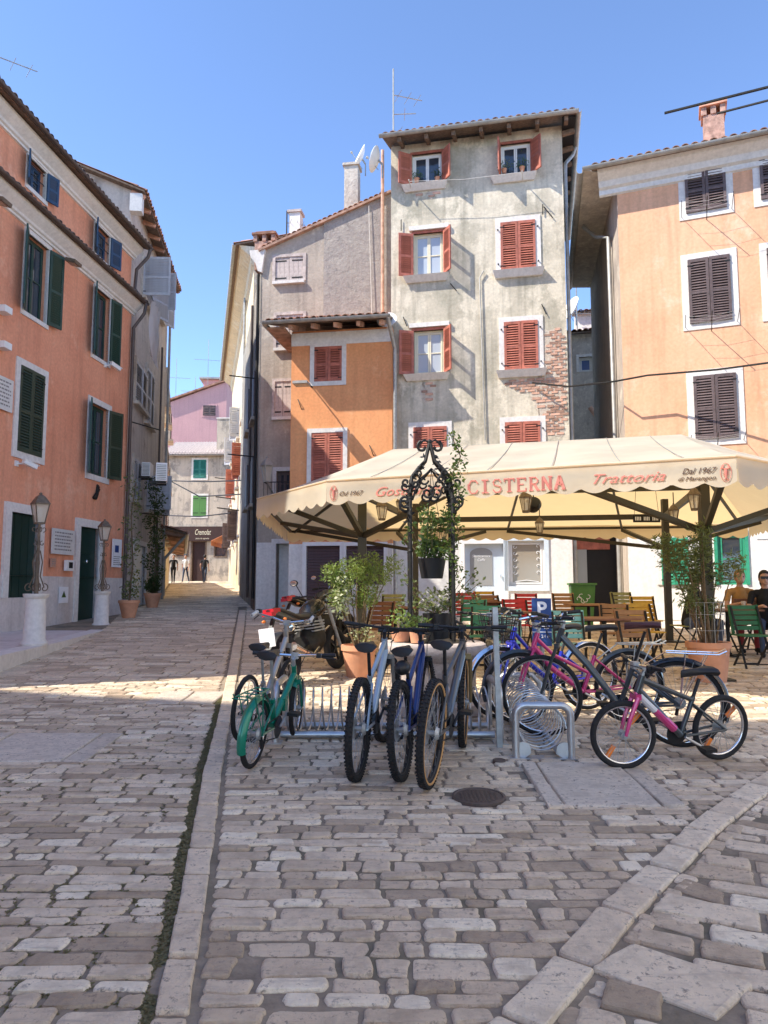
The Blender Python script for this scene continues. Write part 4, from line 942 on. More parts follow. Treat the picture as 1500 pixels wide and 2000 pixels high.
for r in (mr, br, gl, gr):
    trim(HT, 'window_frame', 'white_stone', *r, .14, p=.03); closed_pair(HT, r, 'shutter_red', y=-.035, pitch=.06)
    MB().add([(r[0]-.22, -.2, r[2]-.02), (r[1]+.22, -.2, r[2]-.02), (r[1]+.22, .06, r[2]-.02), (r[0]-.22, .06, r[2]-.02), (r[0]-.16, -.08, r[2]-.2), (r[1]+.16, -.08, r[2]-.2), (r[1]+.16, .06, r[2]-.2), (r[0]-.16, .06, r[2]-.2)], [(0, 1, 2, 3), (4, 7, 6, 5), (0, 4, 5, 1), (1, 5, 6, 2), (2, 6, 7, 3), (3, 7, 4, 0)]).build('sill', 'white_stone', HT)
    for s in (-1, 1):
        for z in (r[2]+.2, r[3]-.2): MB().tube([((r[0]+r[1])/2+s*((r[1]-r[0])/2+.07), -.03, z), ((r[0]+r[1])/2+s*((r[1]-r[0])/2+.07), -.07, z)], .02, 6).build('shutter_stop', 'iron', HT)
# where the plaster has fallen: mortar and single bricks
def bare(poly_px, n, seed):
    rnd = random.Random(seed); P = [FT.hit(*q) for q in poly_px]; c = (sum(p[0] for p in P)/len(P), sum(p[1] for p in P)/len(P)); Q = []
    for i in range(len(P)):
        x0, z0 = P[i]; x1, z1 = P[(i+1) % len(P)]
        for t in (0, .25, .5, .75): Q.append((min(b-.01, x0+(x1-x0)*t+rnd.uniform(-.06, .06)), z0+(z1-z0)*t+rnd.uniform(-.06, .06)))
    pat = MB(); k = len(Q); pat.add([(c[0], -.006, c[1])]+[(x, -.006, z) for x, z in Q]+[(x, .02, z) for x, z in Q], [(0, 1+(i+1) % k, 1+i) for i in range(k)]+[(1+i, 1+(i+1) % k, 1+k+(i+1) % k, 1+k+i) for i in range(k)])
    pt = pat.build('bare_patch', 'mortar_patch', HT)
    def inside(x, z):
        r = False
        for i in range(k):
            x0, z0 = Q[i]; x1, z1 = Q[i-1]
            if (z0 > z) != (z1 > z) and x < (x1-x0)*(z-z0)/(z1-z0)+x0: r = not r
        return r
    z = min(q[1] for q in Q); row = 0
    while z < max(q[1] for q in Q):
        u = min(q[0] for q in Q)+(row % 2)*.12
        while u < max(q[0] for q in Q):
            if inside(u+.1, z+.03) and inside(u+.02, z+.03) and u+.22 < b and rnd.random() < n:
                inst('brick', BR, pt, (u+.11+rnd.uniform(-.012, .012), -.004+rnd.uniform(-.01, .006), z+.03), (rnd.uniform(-.03, .03), rnd.uniform(-.02, .02), rnd.uniform(-.03, .03)), (rnd.uniform(.6, 1.05), 1, rnd.uniform(.7, 1.12)))
            u += .24
        z += .074; row += 1
BR = MB().box(-.11, .11, -.016, .03, -.029, .029).mesh('brick', 'brick_red')
bare([(1062, 645), (1100, 640), (1104, 850), (1060, 850), (1052, 800), (1030, 770), (985, 755), (990, 742), (1060, 738)], .9, 1)
bare([(822, 748), (845, 748), (842, 782), (825, 785)], .8, 2); bare([(806, 375), (822, 375), (815, 388)], 1, 3); bare([(830, 375), (852, 372), (842, 392)], 1, 4)
d = MB().box(dr[0], dr[1], .1, .15, dr[2], dr[3]).build('door', 'pale_blue_paint', HT); trim(HT, 'door_frame', 'white_paint', *dr, .09, y=-.025)
pg = FT.rect(918, 1070, 962, 1143, .1); k = MB(); top_ = [((pg[0]+pg[1])/2+(pg[1]-pg[0])/2*cos(q), pg[3]-.16+.16*sin(q)) for q in [pi*i/10 for i in range(11)]]
k.prism([(pg[0], pg[2]), (pg[1], pg[2])]+top_, lambda x, z, y: V((x, y, z)), .085, .1); k.build('pane', 'glass_frost', d)
text(d, 'Slasticarnica\nCaffe', 'sign_white', .1, Matrix.Translation(((pg[0]+pg[1])/2, .08, pg[3]-.25)) @ UP, .2, width=(pg[1]-pg[0])*.8)
MB().ball((dr[1]-.1, .06, dr[2]+1.05), (.02, .03, .06)).build('handle', 'chrome', d, True)
casement(HT, *wn, 'white_paint', 'glass_warm', rows_=1, leaves=1, y=.06, curtain='cream_wall'); trim(HT, 'window_frame', 'pale_blue_paint', *wn, .12, y=-.025, bottom=True)
lc = MB()
for s in (0, 1):
    x = wn[0]+.16 if s == 0 else wn[1]-.16
    for j in range(5): lc.tube(spiral((x, .052, wn[3]-.15-j*.17), .06, .01, 0, 5*(1 if s else -1), 10), .008, 4)
lc.tube([(wn[0]+.15, .052, wn[2]+.12), ((wn[0]+wn[1])/2, .052, wn[2]+.16), (wn[1]-.15, .052, wn[2]+.12)], .012, 4); lc.build('scroll_decal', 'sign_white', HT)
# cables, conduits, iron brackets and clothes line on the tower
pipe(HT, [(FT.hit(945, 530)[0], -.06, FT.hit(945, 530)[1]), (FT.hit(937, 545)[0], -.05, FT.hit(937, 545)[1]), (FT.hit(948, 860)[0], -.04, FT.hit(948, 860)[1])], .018, 'gutter_grey', 'conduit')
for px, py, dx, dy in ((784, 430, 0, 22), (1060, 400, 0, 20), (1062, 405, 18, 22), (1058, 595, 9, 20), (788, 620, 7, 18), (880, 555, 12, 14)):
    u, z = FT.hit(px, py); v_, w_ = FT.hit(px+dx, py+dy); MB().tube([(u, -.04, z), (v_, -.04-.0, w_)], .014, 5).build('iron_bracket', 'iron', HT)
u, z = FT.hit(800, 358, -.35); v_, w_ = FT.hit(1020, 340, -.35)
MB().tube([(u, -.05, z), (u, -.5, z+.02)], .015, 5).tube([(v_, -.05, w_), (v_, -.5, w_)], .015, 5).tube([(u, -.45, z), ((u+v_)/2, -.45, (z+w_)/2-.07), (v_, -.45, w_)], .006, 4).build('clothes_line', 'grip_white', HT)
def sillpot(label, px, py, mat, s, flower=None):
    u, z = FT.hit(px, py); o = thing('window_plant', label, 'potted plant', FT.w(u, -.08, z), FT.a, 'window sill plants')
    MB().lathe([(.05, 0), (.075, .12), (.08, .125), (.06, .11)], n=12).build('pot', 'terracotta_pot', o); q = MB()
    for _ in range(60):
        d = V((random.gauss(0, s), random.gauss(0, s*.4), abs(random.gauss(.1, s)))); q.add([d+V((0, 0, .12)), d+V((.03, .0, .15)), d+V((.0, .02, .18))], [(0, 1, 2)])
    q.build('leaves', mat, o, fix=False)
sillpot('small green plant on the sill of the top left tower window', 815, 360, 'leaf', .08); sillpot('small pot with reddish plant on the right of the top left sill', 855, 358, 'leaf_dark', .07)
sillpot('bushy plant at the left of the top right tower window', 985, 342, 'leaf_olive', .1); sillpot('bushy plant at the right of the top right tower window', 1020, 338, 'leaf', .1)
dish('white satellite dish on the left edge of the tower eaves', FT.w(a-.2, -.25, ze-.5), R(170), .36, .35); dish('white satellite dish at the tower corner above the orange roof', FT.w(a-.05, -.2, FT.hit(775, 640)[1]), R(-100), .28, .5); dish('large white satellite dish behind the stone chimney', F8.w(F8.hit(714, 315, 1.4)[0], 1.4, F8.hit(714, 315, 1.4)[1]), R(200), .42, .4)
antenna('tall tv antenna on the left of the tower roof', FT.w(a+.05, .1, ze+.1), 2.4, [(1.6, R(20), .9, 0, 3), (1.0, R(0), .65, 0, 1), (.5, R(25), .95, 0, 3)]); antenna('tv antenna beside the white chimney of the grey house', F8.w(F8.hit(545, 455)[0], .8, tp(F8.hit(545, 455)[0])), 1.5, [(1.1, R(20), .6, 0, 3), (.4, R(20), .5, 0, 2)], 'iron'); antenna('bare mast on the slope of the grey house', F8.w(F8.hit(657, 400)[0], .8, tp(F8.hit(657, 400)[0])), .7, [], 'iron')

# wall lantern on the grey house
def lantern(root, c, h, w, mat='iron', n=4):
    c = V(c); m = MB()
    m.lathe([(w*.5, 0), (w*.5, .02), (w*.46, .03)], c, n); m.lathe([(w*.98, h*.62), (w*1.0, h*.65), (w*.5, h*.86), (w*.16, h*.93), (w*.16, h*.98), (.01, h)], c, n)
    for k in range(n): q = 2*pi*k/n; m.tube([c+V((w*.48*cos(q), w*.48*sin(q), 0)), c+V((w*.9*cos(q), w*.9*sin(q), h*.63))], .012*w/.2, 5)
    o = m.build('lantern', mat, root); g = MB().lathe([(w*.44, .02), (w*.84, h*.62)], c, n); g.build('glass', 'lamp_glass', o); MB().ball(c+V((0, 0, h*.3)), (w*.18, w*.18, h*.14)).build('bulb', 'sign_white', o)
    return o
u, z = F8.hit(518, 940, -.9); o = thing('street_lantern', 'grey wall lantern on a scrolled bracket at the alley corner', 'lamp', F8.w(u, 0, z), F8.a)
lantern(o, (0, -.75, 0), .75, .2, 'gutter_grey'); MB().tube([(0, 0, -.3), (0, -.5, -.15), (0, -.75, 0)], .022).tube(spiral((0, -.3, -.32), .18, .03, .4, 8, 24, (0, -1, 0)), .012, 6).build('bracket', 'gutter_grey', o)
u, z = F8.hit(545, 955, -.3); o = thing('small_balcony', 'little iron balcony rail on the grey house above the awning', 'balcony', F8.w(u, 0, z), F8.a); q = MB().tube([(-.45, 0, .2), (-.45, -.35, .2), (.45, -.35, .2), (.45, 0, .2)], .016, 6)
for i in range(9): q.tube([(-.45+.9*i/8, -.35, -.35), (-.45+.9*i/8, -.35, .2)], .008, 5)
q.build('rail', 'iron', o); MB().box(-.5, .5, -.4, 0, -.4, -.34).build('floor', 'white_stone', o)

# stone house seen through the gap beside the tower
p = at(1140, 1000, 27); F9 = Fr((p.x, p.y), R(-14)); H9 = F9.root('stone_back_house', 'rough stone house with small blue window seen in the gap beside the tower')
a9, b9 = F9.hit(1085, 700)[0], F9.hit(1205, 700)[0]; z9 = F9.hit(1140, 652)[1]; r = F9.rect(1131, 697, 1157, 726)
wall(H9, 'wall', 'stone_wall', a9, b9, 0, z9, [r], back=5.); casement(H9, *r, 'white_paint', 'glass_blue', rows_=1, leaves=1); trim(H9, 'window_frame', 'white_stone', *r, .1)
tiled_roof(H9, a9, b9, -.3, z9, 2.5, z9+.7); wall(H9, 'upper_storey', 'white_wall', F9.hit(1122, 620, 1.5)[0], b9+1, z9, F9.hit(1140, 612, 1.5)[1], y=1.5, back=3.)
tiled_roof(H9, F9.hit(1118, 620, 1.5)[0], b9+1, 1.3, F9.hit(1140, 612, 1.5)[1], 4, F9.hit(1140, 600, 1.5)[1]+.6)
dish('white satellite dish on the stone house in the gap', F9.w(F9.hit(1125, 612)[0], -.1, F9.hit(1125, 612)[1]), R(200), .5, .4)
antenna('tv antenna on the stone house in the gap', F9.w(F9.hit(1127, 600)[0], .6, z9), 2.6, [(2.3, R(160), 1., 0, 3), (1., R(0), .8, 0, 5)]); pipe(H9, [(a9+1.2, -.3, F9.hit(1150, 800)[1]), (a9+1.8, -.5, F9.hit(1165, 850)[1])], .09, 'brick_red', 'flue_pipe')

# peach house on the right
p = gnd(1231, 1221); FR = Fr((p.x, 17.4), R(-22)); HR = FR.root('peach_house', 'big peach coloured house with dark brown shutters at the right edge'); bR = 9.
ze = FR.hit(1340, 290, -.5)[1]
ws = [FR.rect(*q) for q in ((1338, 326, 1418, 412), (1345, 503, 1428, 629), (1356, 732, 1440, 857))]; w4 = FR.rect(1484, 300, 1560, 385); w5 = FR.rect(1500, 480, 1580, 610)
g1, g2 = FR.rect(1292, 1050, 1345, 1142), FR.rect(1402, 1042, 1456, 1142); zg = FR.hit(1300, 1010)[1]
wall(HR, 'wall', 'peach_wall', 0, bR, zg, ze, ws+[w4, w5], back=None); wall(HR, 'ground_floor', 'white_wall', -.02, bR, 0, zg, [g1, g2], y=-.04, back=.3)
for i in range(int((zg-.8)/.36)):                           # rusticated courses of the ground floor
    z = .8+i*.36
    for uu in range(6): 
        x0, x1 = uu*1.1+(i % 2)*.5, (uu+1)*1.1+(i % 2)*.5
        if any(x0 < g[1]+.15 and x1 > g[0]-.15 and z < g[3]+.1 and z+.36 > g[2]-.1 for g in (g1, g2)): continue
        MB().box(max(0, x0)+.006, x1-.006, -.055, -.03, z+.006, z+.354).build('ashlar_block', 'white_wall', HR)
sx = V((.18, .984)).normalized(); m_ = Matrix.Rotation(-FR.a, 2); bk = m_ @ (sx*7.); bk = (bk.x, bk.y)
MB().quad((0, 0, 0), (bk[0], bk[1], 0), (bk[0], bk[1], ze), (0, 0, ze)).quad((bk[0], bk[1], 0), (bR, 8, 0), (bR, 8, ze), (bk[0], bk[1], ze)).quad((bR, 0, 0), (bR, 8, 0), (bR, 8, ze), (bR, 0, ze)).add([(0, 0, ze), (bk[0], bk[1], ze), (bR, 8, ze), (bR, 0, ze)], [(0, 1, 2, 3)]).build('side_wall', 'grey_wall', HR, fix=False)
for i in range(16): z = .8+i*.6; L = U(.25, .45); MB().box(-.012, L, -.02, .0, z+.01, z+.56).build('quoin', 'white_stone', HR) if i < 4 else None
pr = [(0, ze-.55), (-.06, ze-.52), (-.06, ze-.40), (-.14, ze-.36), (-.18, ze-.22), (-.36, ze-.1), (-.42, ze-.02), (.0, ze-.02)]
MB().prism(pr, lambda y, z, u: V((u, y, z)), -.42, bR).build('cornice', 'white_wall', HR)
def eave_side(e):  # eave of the side wall along the gap
    n = V((-bk[1], bk[0])).normalized(); A = V((-.42, -.42)); B = V(bk)
    return A, B, n
A, B, n = eave_side(0)
MB().add([(0, 0, ze-.06), (bk[0], bk[1], ze-.06), (bk[0]+n.x*.62, bk[1]+n.y*.62, ze-.02), (n.x*.62-.15, n.y*.62-.4, ze-.02), (0, 0, ze+.03), (bk[0], bk[1], ze+.03), (bk[0]+n.x*.62, bk[1]+n.y*.62, ze+.03), (n.x*.62-.15, n.y*.62-.4, ze+.03)], [(0, 1, 2, 3), (4, 7, 6, 5), (0, 3, 7, 4), (3, 2, 6, 7), (2, 1, 5, 6)]).build('side_soffit', 'stone_wall', HR, fix=False)
gutter(HR, (n.x*.68-.15, -.5, ze), (bk[0]+n.x*.68, bk[1]+n.y*.68, ze), .09); pipe(HR, [(bk[0]*.35+n.x*.6, bk[1]*.35+n.y*.6, ze-.1), (bk[0]*.3+n.x*.3, bk[1]*.3+n.y*.3, ze-.6), (bk[0]*.16+n.x*.1, bk[1]*.16+n.y*.1, ze-1.1), (bk[0]*.16+n.x*.08, bk[1]*.16+n.y*.08, .9)], .055)
tiled_roof(HR, -.55, bR, -.5, ze, 4., ze+1.3); gutter(HR, (-.75, -.56, ze), (bR, -.56, ze), .075)
u, z = FR.hit(1393, 240, .5); chimney(HR, u, .5, ze, FR.hit(1393, 232, .5)[1], .46, .42, 'chimney_brick', 'tile')
for i, r in enumerate(ws): trim(HR, 'window_frame', 'white_stone', *r, .15, p=.02, bottom=True); closed_pair(HR, r, 'shutter_brown', y=-.04, pitch=.06)
for r in (w4, w5): closed_pair(HR, r, 'shutter_brown', y=-.04, pitch=.06); trim(HR, 'window_frame', 'white_stone', *r, .15, p=.02, bottom=True)
closed_pair(HR, g1, 'green_paint', y=-.07, pitch=.06); trim(HR, 'window_frame', 'white_wall', *g1, .1, y=-.04); casement(HR, *g2, 'green_paint', 'glass', rows_=2, leaves=1, y=0.); trim(HR, 'window_frame', 'green_paint', *g2, .07, y=-.04)
def drying_rack(label, i):
    r = ws[i]; o = thing('drying_rack', label, 'drying rack', FR.w((r[0]+r[1])/2, 0, r[2]-.12), FR.a, 'drying racks'); w = (r[1]-r[0])/2+.1; q = MB()
    for s in (-1, 1): q.tube([(s*w, 0, .05), (s*w, -.75, .1)], .007, 5)
    q.tube([(0, 0, -.1), (0, -.75, .12)], .010, 5)
    q.build('arms', 'iron', o); l = MB()
    for k in range(3): y = -.3-.2*k; l.tube([(-w, y, .08), (0, y, .02), (w, y, .08)], .0025, 4)
    l.build('lines', 'grip_white', o)
drying_rack('clothes drying rack below the top window of the peach house', 0); drying_rack('clothes drying rack below the middle window of the peach house', 1); drying_rack('clothes drying rack below the lowest brown shutters of the peach house', 2)
q0 = atz(1298, 220, FR.w(0, 0, ze).z+.6); o = thing('roof_rail', 'two long dark rods of a roof antenna at the upper right corner', 'antenna', FR.w(4.2, .6, ze)); q = MB()
L = V(o.location); pA, pB = at(1298, 221, 15.0), at(1540, 160, 13.8); pC, pD = at(1400, 222, 14.6), at(1540, 186, 13.8)
MB().tube([pA-L, pB-L], .03, 6).tube([pC-L, pD-L], .025, 6).tube([pB-L+V((0, 0, .3)), V((pB.x-L.x, pB.y-L.y, 0))], .03, 6).build('rods', 'iron', o)
# passage between tower and peach house
o = thing('passage_gate', 'dark open passage door between the tower and the peach house', 'door', FT.w(FT.hit(1150, 1100, 1.)[0], 1., .8), FT.a)
MB().box(-.75, .75, 0, .06, -.2, 2.9).build('shade_panel', 'dark', o); MB().box(-.7, -.05, -.06, -.005, 0, 1.75).build('door', 'glass_frost', o); MB().box(-.75, .55, -.05, -.005, 1.75, 2.15).build('transom', 'shutter_red', o); MB().box(-.9, .95, -.3, .06, 2.45, 3.2).build('lintel', 'stone_wall', o)  # near-black panel stands in for the shadow inside the passage
# cable slung across from tower to peach house
c = thing('overhead_cable', 'black cable sagging between the tower and the peach house', 'cable', FT.w(FT.hit(1040, 750)[0], -.1, FT.hit(1040, 750)[1])); L = V(c.location)
pts = [FT.w(*[FT.hit(1040, 750)[0], -.12, FT.hit(1040, 750)[1]]), at(1110, 755, 18.4), at(1200, 745, 17.), at(1265, 733, 16.7), at(1400, 722, 15.8), at(1520, 706, 15.)]
MB().tube([p_-L for p_ in pts], .022, 6).build('cable', 'iron', c); c2 = thing('overhead_cable', 'thin cable hanging across the alley beyond the lantern', 'cable', at(332, 940, 40)); L = V(c2.location)
for k, ptl in enumerate(([(330, 938), (390, 970), (475, 965)], [(330, 939), (400, 941), (480, 938)], [(328, 1007), (390, 1009), (450, 1002)])): MB().tube([at(x, y, 40-(x-330)*.06)-L for x, y in ptl], .03, 5).build('cable', 'iron', c2)

# unseen houses: one shaped to shade the foreground, one added to bounce light
def plain_house(name, label, poly, h, wm='peach_wall'):
    c = V((sum(p[0] for p in poly)/len(poly), sum(p[1] for p in poly)/len(poly), 0)); o = thing(name, label, 'house', c)
    MB().prism([(x-c.x, y-c.y) for x, y in poly], lambda a, b, d: V((a, b, d)), -.3, h).build('wall', wm, o)
    MB().prism([((x-c.x)*1.0, (y-c.y)*1.0) for x, y in poly], lambda a, b, d: V((a, b, d)), h, h+.25).build('roof', 'tile', o)
    m = MB()
    return o
SHADE = plain_house('unseen_house', 'tall unseen house on the near left side of the square, shaped to shade the foreground', [(-8.5, 1.4), (-12.2, 1.75), (-16.2, 2.2), (-21.1, 3.6), (-26, 5), (-26, -16), (-8.5, -16)], 18.5)
plain_house('unseen_house', 'unseen white house added on the right side of the square to bounce sunlight into the shade', [(7.2, 5.6), (7.0, -14), (15, -14), (15, 5.6)], 11., 'white_wall')
# ------------------------------------------------------------------ restaurant canopy
CE = 2.87
def cz(px, py, z): return atz(px, py, z)
cL, cFL, cFR, cK = cz(502, 976, CE), cz(638, 941, CE), cz(1438, 893, CE), cz(561, 1034, CE)
cR = V((5.9, 9.1, CE)); cBR = V((7.6, 15.4, CE)); rL, rR = cz(768, 878, 4.02), cz(1330, 848, 4.02)
cc = V((2.6, 12., 0)); CN = thing('restaurant_canopy', 'large cream canvas canopy with scalloped edge over the restaurant terrace', 'canopy', cc)
def cn(p): return V(p)-cc
def panel(a, b, c, d=None, n=14, m=8, sag=.05):
    q = MB(); vs = []
    for j in range(m+1):
        for i in range(n+1):
            s, t = i/n, j/m; lo = a.lerp(b, s); hi = d.lerp(c, s) if d is not None else c; p_ = lo.lerp(hi, t)
            vs.append(cn(p_)-V((0, 0, sag*4*t*(1-t)*(.6+.4*abs(sin(s*n*pi/2.)))+.012*mnoise.noise(p_*1.7))))
    q.add(vs, [(j*(n+1)+i, j*(n+1)+i+1, (j+1)*(n+1)+i+1, (j+1)*(n+1)+i) for j in range(m) for i in range(n)]); return q.build('roof_panel', 'canvas', CN, 'all', fix=False)
panel(cFL, cFR, rR, rL); panel(cL, cFL, rL); panel(cK, cL, rL); panel(cBR, cK, rL, rR); panel(cR, cBR, rR); panel(cFR, cR, rR)
VAL = {}
def valance(a, b, h, name, scal=.3, rip=1.):
    L = (b-a).length; n = int(L/.03); k = max(1, round(L/scal)); q = MB(); vs = []; nrm = V(((b-a).y, -(b-a).x, 0)).normalized()
    for j in range(5):
        for i in range(n+1):
            t = i/n; ph = (t*k) % 1; hh = h-.055*(1-abs(sin(pi*ph)))
            w = (.012*sin(t*L*3.1)+.010*sin(t*L*7.7+1))*(j/4)*rip; p_ = a.lerp(b, t)-V((0, 0, hh*j/4+.0))+nrm*w; vs.append(cn(p_))
    q.add(vs, [(j*(n+1)+i, j*(n+1)+i+1, (j+1)*(n+1)+i+1, (j+1)*(n+1)+i) for j in range(4) for i in range(n)])
    return q.build(name, 'canvas', CN, 'all', fix=False)
for a, b in ((cFL, cFR), (cL, cFL), (cK, cL), (cBR, cK), (cR, cBR), (cFR, cR)): valance(a, b, .30, 'valance', rip=.22 if a is cFL else 1.)
fr = MB()
for a, b in ((cFL, cFR), (cL, cFL), (cFR, cR)):
    MB().tube([cn(a+V((0, 0, .012))), cn(b+V((0, 0, .012)))], .014, 6).build('piping', 'canvas', CN)
for s in (.12, .28, .44, .6, .76, .9):
    a = cFL.lerp(cFR, s); b = rL.lerp(rR, s)
    MB().tube([cn(a.lerp(b, t)-V((0, 0, .05*4*t*(1-t)*.8-.012))) for t in (0, .25, .5, .75, 1)], .005, 4).build('seam', 'gutter_grey', CN)
# posts, beams and braces
pA, pB, pC, pD = gnd(712, 1298), V((435+0, 0, 0)), None, None
def post_at(px, d): x = at(px, 1200, d).x; return V((x, d, gz(d)))
pA, pB, pC, pD = post_at(707, 10.6), post_at(1384, 9.7), post_at(1306, 14.0), post_at(812, 14.8)
for p_, w in ((pA, .125), (pB, .12), (pC, .11), (pD, .11)):
    top = CE+.35; MB().box(p_.x-w/2, p_.x+w/2, p_.y-w/2, p_.y+w/2, p_.z, top, Matrix.Translation(-cc)).build('post', 'canopy_frame', CN)
    MB().box(p_.x-.22, p_.x+.22, p_.y-.22, p_.y+.22, p_.z+.006, p_.z+.03, Matrix.Translation(-cc)).build('base_plate', 'canopy_frame', CN)
ze_ = CE-.10
def brace(a, za, b, w=.07): MB().beam(cn((a.x, a.y, za)), cn(b), w).build('brace', 'canopy_frame', CN)
def ins(p_, k=.06): return V((p_.x+(cc.x-p_.x)*k, p_.y+(cc.y-p_.y)*k, CE-.06))
mid = lambda a, b, t: ins(V(a).lerp(V(b), t), .03)-V((0, 0, .05))
for p_, ends in ((pA, [ins(cFL, .03), ins(cL), mid(cFL, cFR, .38), mid(cK, cL, .5)]), (pB, [ins(cFR, .03), mid(cFL, cFR, .62), ins(cR), mid(cR, cBR, .35)]), (pC, [mid(cR, cBR, .75), mid(cBR, cK, .25), mid(cBR, cK, .5)]), (pD, [mid(cBR, cK, .75), ins(cK), mid(cBR, cK, .55)])):
    for e in ends: brace(p_, 2.28, e)
for a, b in ((pA, pB), (pC, pD), (pA, pD), (pB, pC)): MB().beam(cn((a.x, a.y, CE+.02)), cn((b.x, b.y, CE+.02)), .06, .1).build('beam', 'canopy_frame', CN)
for a, b in ((cFL, cFR), (cL, cFL), (cK, cL), (cBR, cK), (cR, cBR), (cFR, cR)): MB().beam(cn(ins(a, .02)), cn(ins(b, .02)), .05).build('eave_bar', 'canopy_frame', CN)
for s in (.25, .5, .75): MB().beam(cn(ins(cFL.lerp(cFR, s), .04)-V((0, 0, .02))), cn(rL.lerp(rR, s)-V((0, 0, .14))), .04).build('roof_rib', 'canopy_frame', CN); MB().beam(cn(ins(cK.lerp(cBR, s), .04)-V((0, 0, .02))), cn(rL.lerp(rR, s)-V((0, 0, .14))), .04).build('roof_rib', 'canopy_frame', CN)
for a, b in ((cFL, rL), (cL, rL), (cK, rL), (cFR, rR), (cR, rR), (cBR, rR), (rL, rR)): MB().beam(cn(ins(a, .04)-V((0, 0, .02)) if a.z < 3 else cn(a)+cc-V((0, 0, .14))), cn(b-V((0, 0, .14))), .045).build('hip_bar', 'canopy_frame', CN)
# lettering on the front valance
dv = (cFR-cFL).normalized(); va = atan2(dv.y, dv.x); VL = (cFR-cFL).length
def vtext(s, t, zoff, size, mat, shear=0, width=None, off=0.):
    p_ = cn(cFL+dv*(VL*t)+V((dv.y, -dv.x, 0))*.0085-V((0, 0, zoff))); return text(CN, s, mat, size, Matrix.Translation(p_) @ Matrix.Rotation(va, 4, 'Z') @ UP, shear, width=width, off=off)
def vu(px): r = ray(px, 940); h = V((r.x, r.y)); nn = V((-dv.y, dv.x)); t_ = cFL.xy.dot(nn)/h.dot(nn); return (h*t_-cFL.xy).dot(dv.xy)/VL
def span(a, b): return (vu(b)-vu(a))*VL
# slab-serif capitals
SER = {'C': [[(.95, .78), (.75, 1), (.3, 1), (.05, .7), (.05, .3), (.3, 0), (.75, 0), (.95, .22)]], 'I': [[(.5, 0), (.5, 1)], [(.2, 0), (.8, 0)], [(.2, 1), (.8, 1)]], 'S': [[(.88, .78), (.7, 1), (.3, 1), (.1, .8), (.2, .58), (.8, .42), (.9, .2), (.7, 0), (.3, 0), (.1, .2)]],
       'T': [[(.5, 0), (.5, 1)], [(.03, .8), (.03, 1), (.97, 1), (.97, .8)], [(.3, 0), (.7, 0)]], 'E': [[(.2, 0), (.2, 1)], [(.05, 0), (.92, 0), (.92, .2)], [(.05, 1), (.88, 1), (.88, .8)], [(.2, .52), (.65, .52)]], 'R': [[(.2, 0), (.2, 1)], [(.05, 1), (.65, 1), (.85, .8), (.85, .68), (.65, .5), (.2, .5)], [(.5, .5), (.85, 0), (1, 0)], [(.05, 0), (.38, 0)]],
       'N': [[(.15, 0), (.15, 1), (.85, 0), (.85, 1)], [(0, 0), (.32, 0)], [(.68, 1), (1, 1)]], 'A': [[(.1, 0), (.5, 1), (.9, 0)], [(.25, .36), (.75, .36)], [(0, 0), (.25, 0)], [(.72, 0), (1, 0)]]}
def serif_word(word, t0, width, zc, h, mat):
    q = MB(); n = len(word); cw = width/n; nv = V((dv.y, -dv.x, 0))
    for i, ch in enumerate(word):
        for st in SER[ch]:
            base = cFL+dv*(VL*t0+i*cw); pts = [cn(base+dv*(x*cw*.82)+nv*.0085+V((0, 0, zc-h/2+y*h))) for x, y in st]
            for k in range(len(pts)-1):
                thick = .030 if abs((pts[k+1]-pts[k]).z) > .4*h else .014
                a, b = pts[k], pts[k+1]; e = (b-a).normalized()*.005; q.beam(a-e, b+e, .004, thick)
    return q.build('lettering', mat, CN)
serif_word('CISTERNA', vu(915), span(915, 1108), -.165, .145, 'brand_red')
vtext('Trattoria', vu(1222), .20, .15, 'brand_red', .45, span(1152, 1293)); vtext('Gostionica', vu(795), .215, .16, 'brand_red', .45, span(730, 860)); vtext('Od 1967', vu(684), .185, .075, 'brand_brown', .4, span(662, 708))
vtext('Dal 1967', vu(1364), .145, .085, 'brand_brown', .4, span(1330, 1398)); vtext('di Marangon', vu(1360), .215, .06, 'brand_brown', .4, span(1322, 1396))
def lobster(t):
    q = MB(); nv = V((dv.y, -dv.x, 0)); c = cFL+dv*(VL*t)+nv*.009-V((0, 0, .15)); f = lambda x, z: cn(c+dv*x+V((0, 0, z)))
    q.tube([f(.05*cos(a), .095*sin(a)) for a in [2*pi*i/24 for i in range(24)]], .003, 4, closed=True)
    q.tube([f(0, .04), f(0, -.02), f(0, -.06)], [.016, .013, .009], 6)
    for s in (-1, 1):
        q.tube([f(s*.008, .03), f(s*.032, .045), f(s*.02, .075)], [.004, .01, .005], 5); q.tube([f(0, -.06), f(s*.018, -.075)], .006, 4)
        for k in range(3): q.tube([f(s*.012, .015-k*.015), f(s*.03, .005-k*.018)], .0025, 4)
    return q.build('lobster_emblem', 'brand_red', CN)
lobster(.022); lobster(.978)
def hung_lantern(label, px, py, d, s=1.):
    p_ = at(px, py, d); o = thing('hanging_lantern', label, 'lantern', p_, 0, 'canopy lanterns'); lantern(o, (0, 0, -.15*s), .30*s, .085*s, 'lamp_iron', 6); MB().tube([(0, 0, .14*s), (0, 0, max(.2, CE+.1-p_.z))], .008, 5).build('rod', 'iron', o)
for i, (px, py, d) in enumerate(((746, 995, 10.), (1027, 978, 9.1), (1054, 1026, 12.5), (1356, 973, 8.8), (1316, 1002, 11.), (783, 985, 12.))):
    hung_lantern(['hanging lantern under the canopy beside the left post', 'hanging lantern under the middle of the lettered valance', 'lower hanging lantern left of the parking sign', 'hanging lantern under the canopy beside the right post', 'small hanging lantern deep under the right of the canopy', 'hanging lantern partly behind the iron wellhead arch'][i], px, py, d)
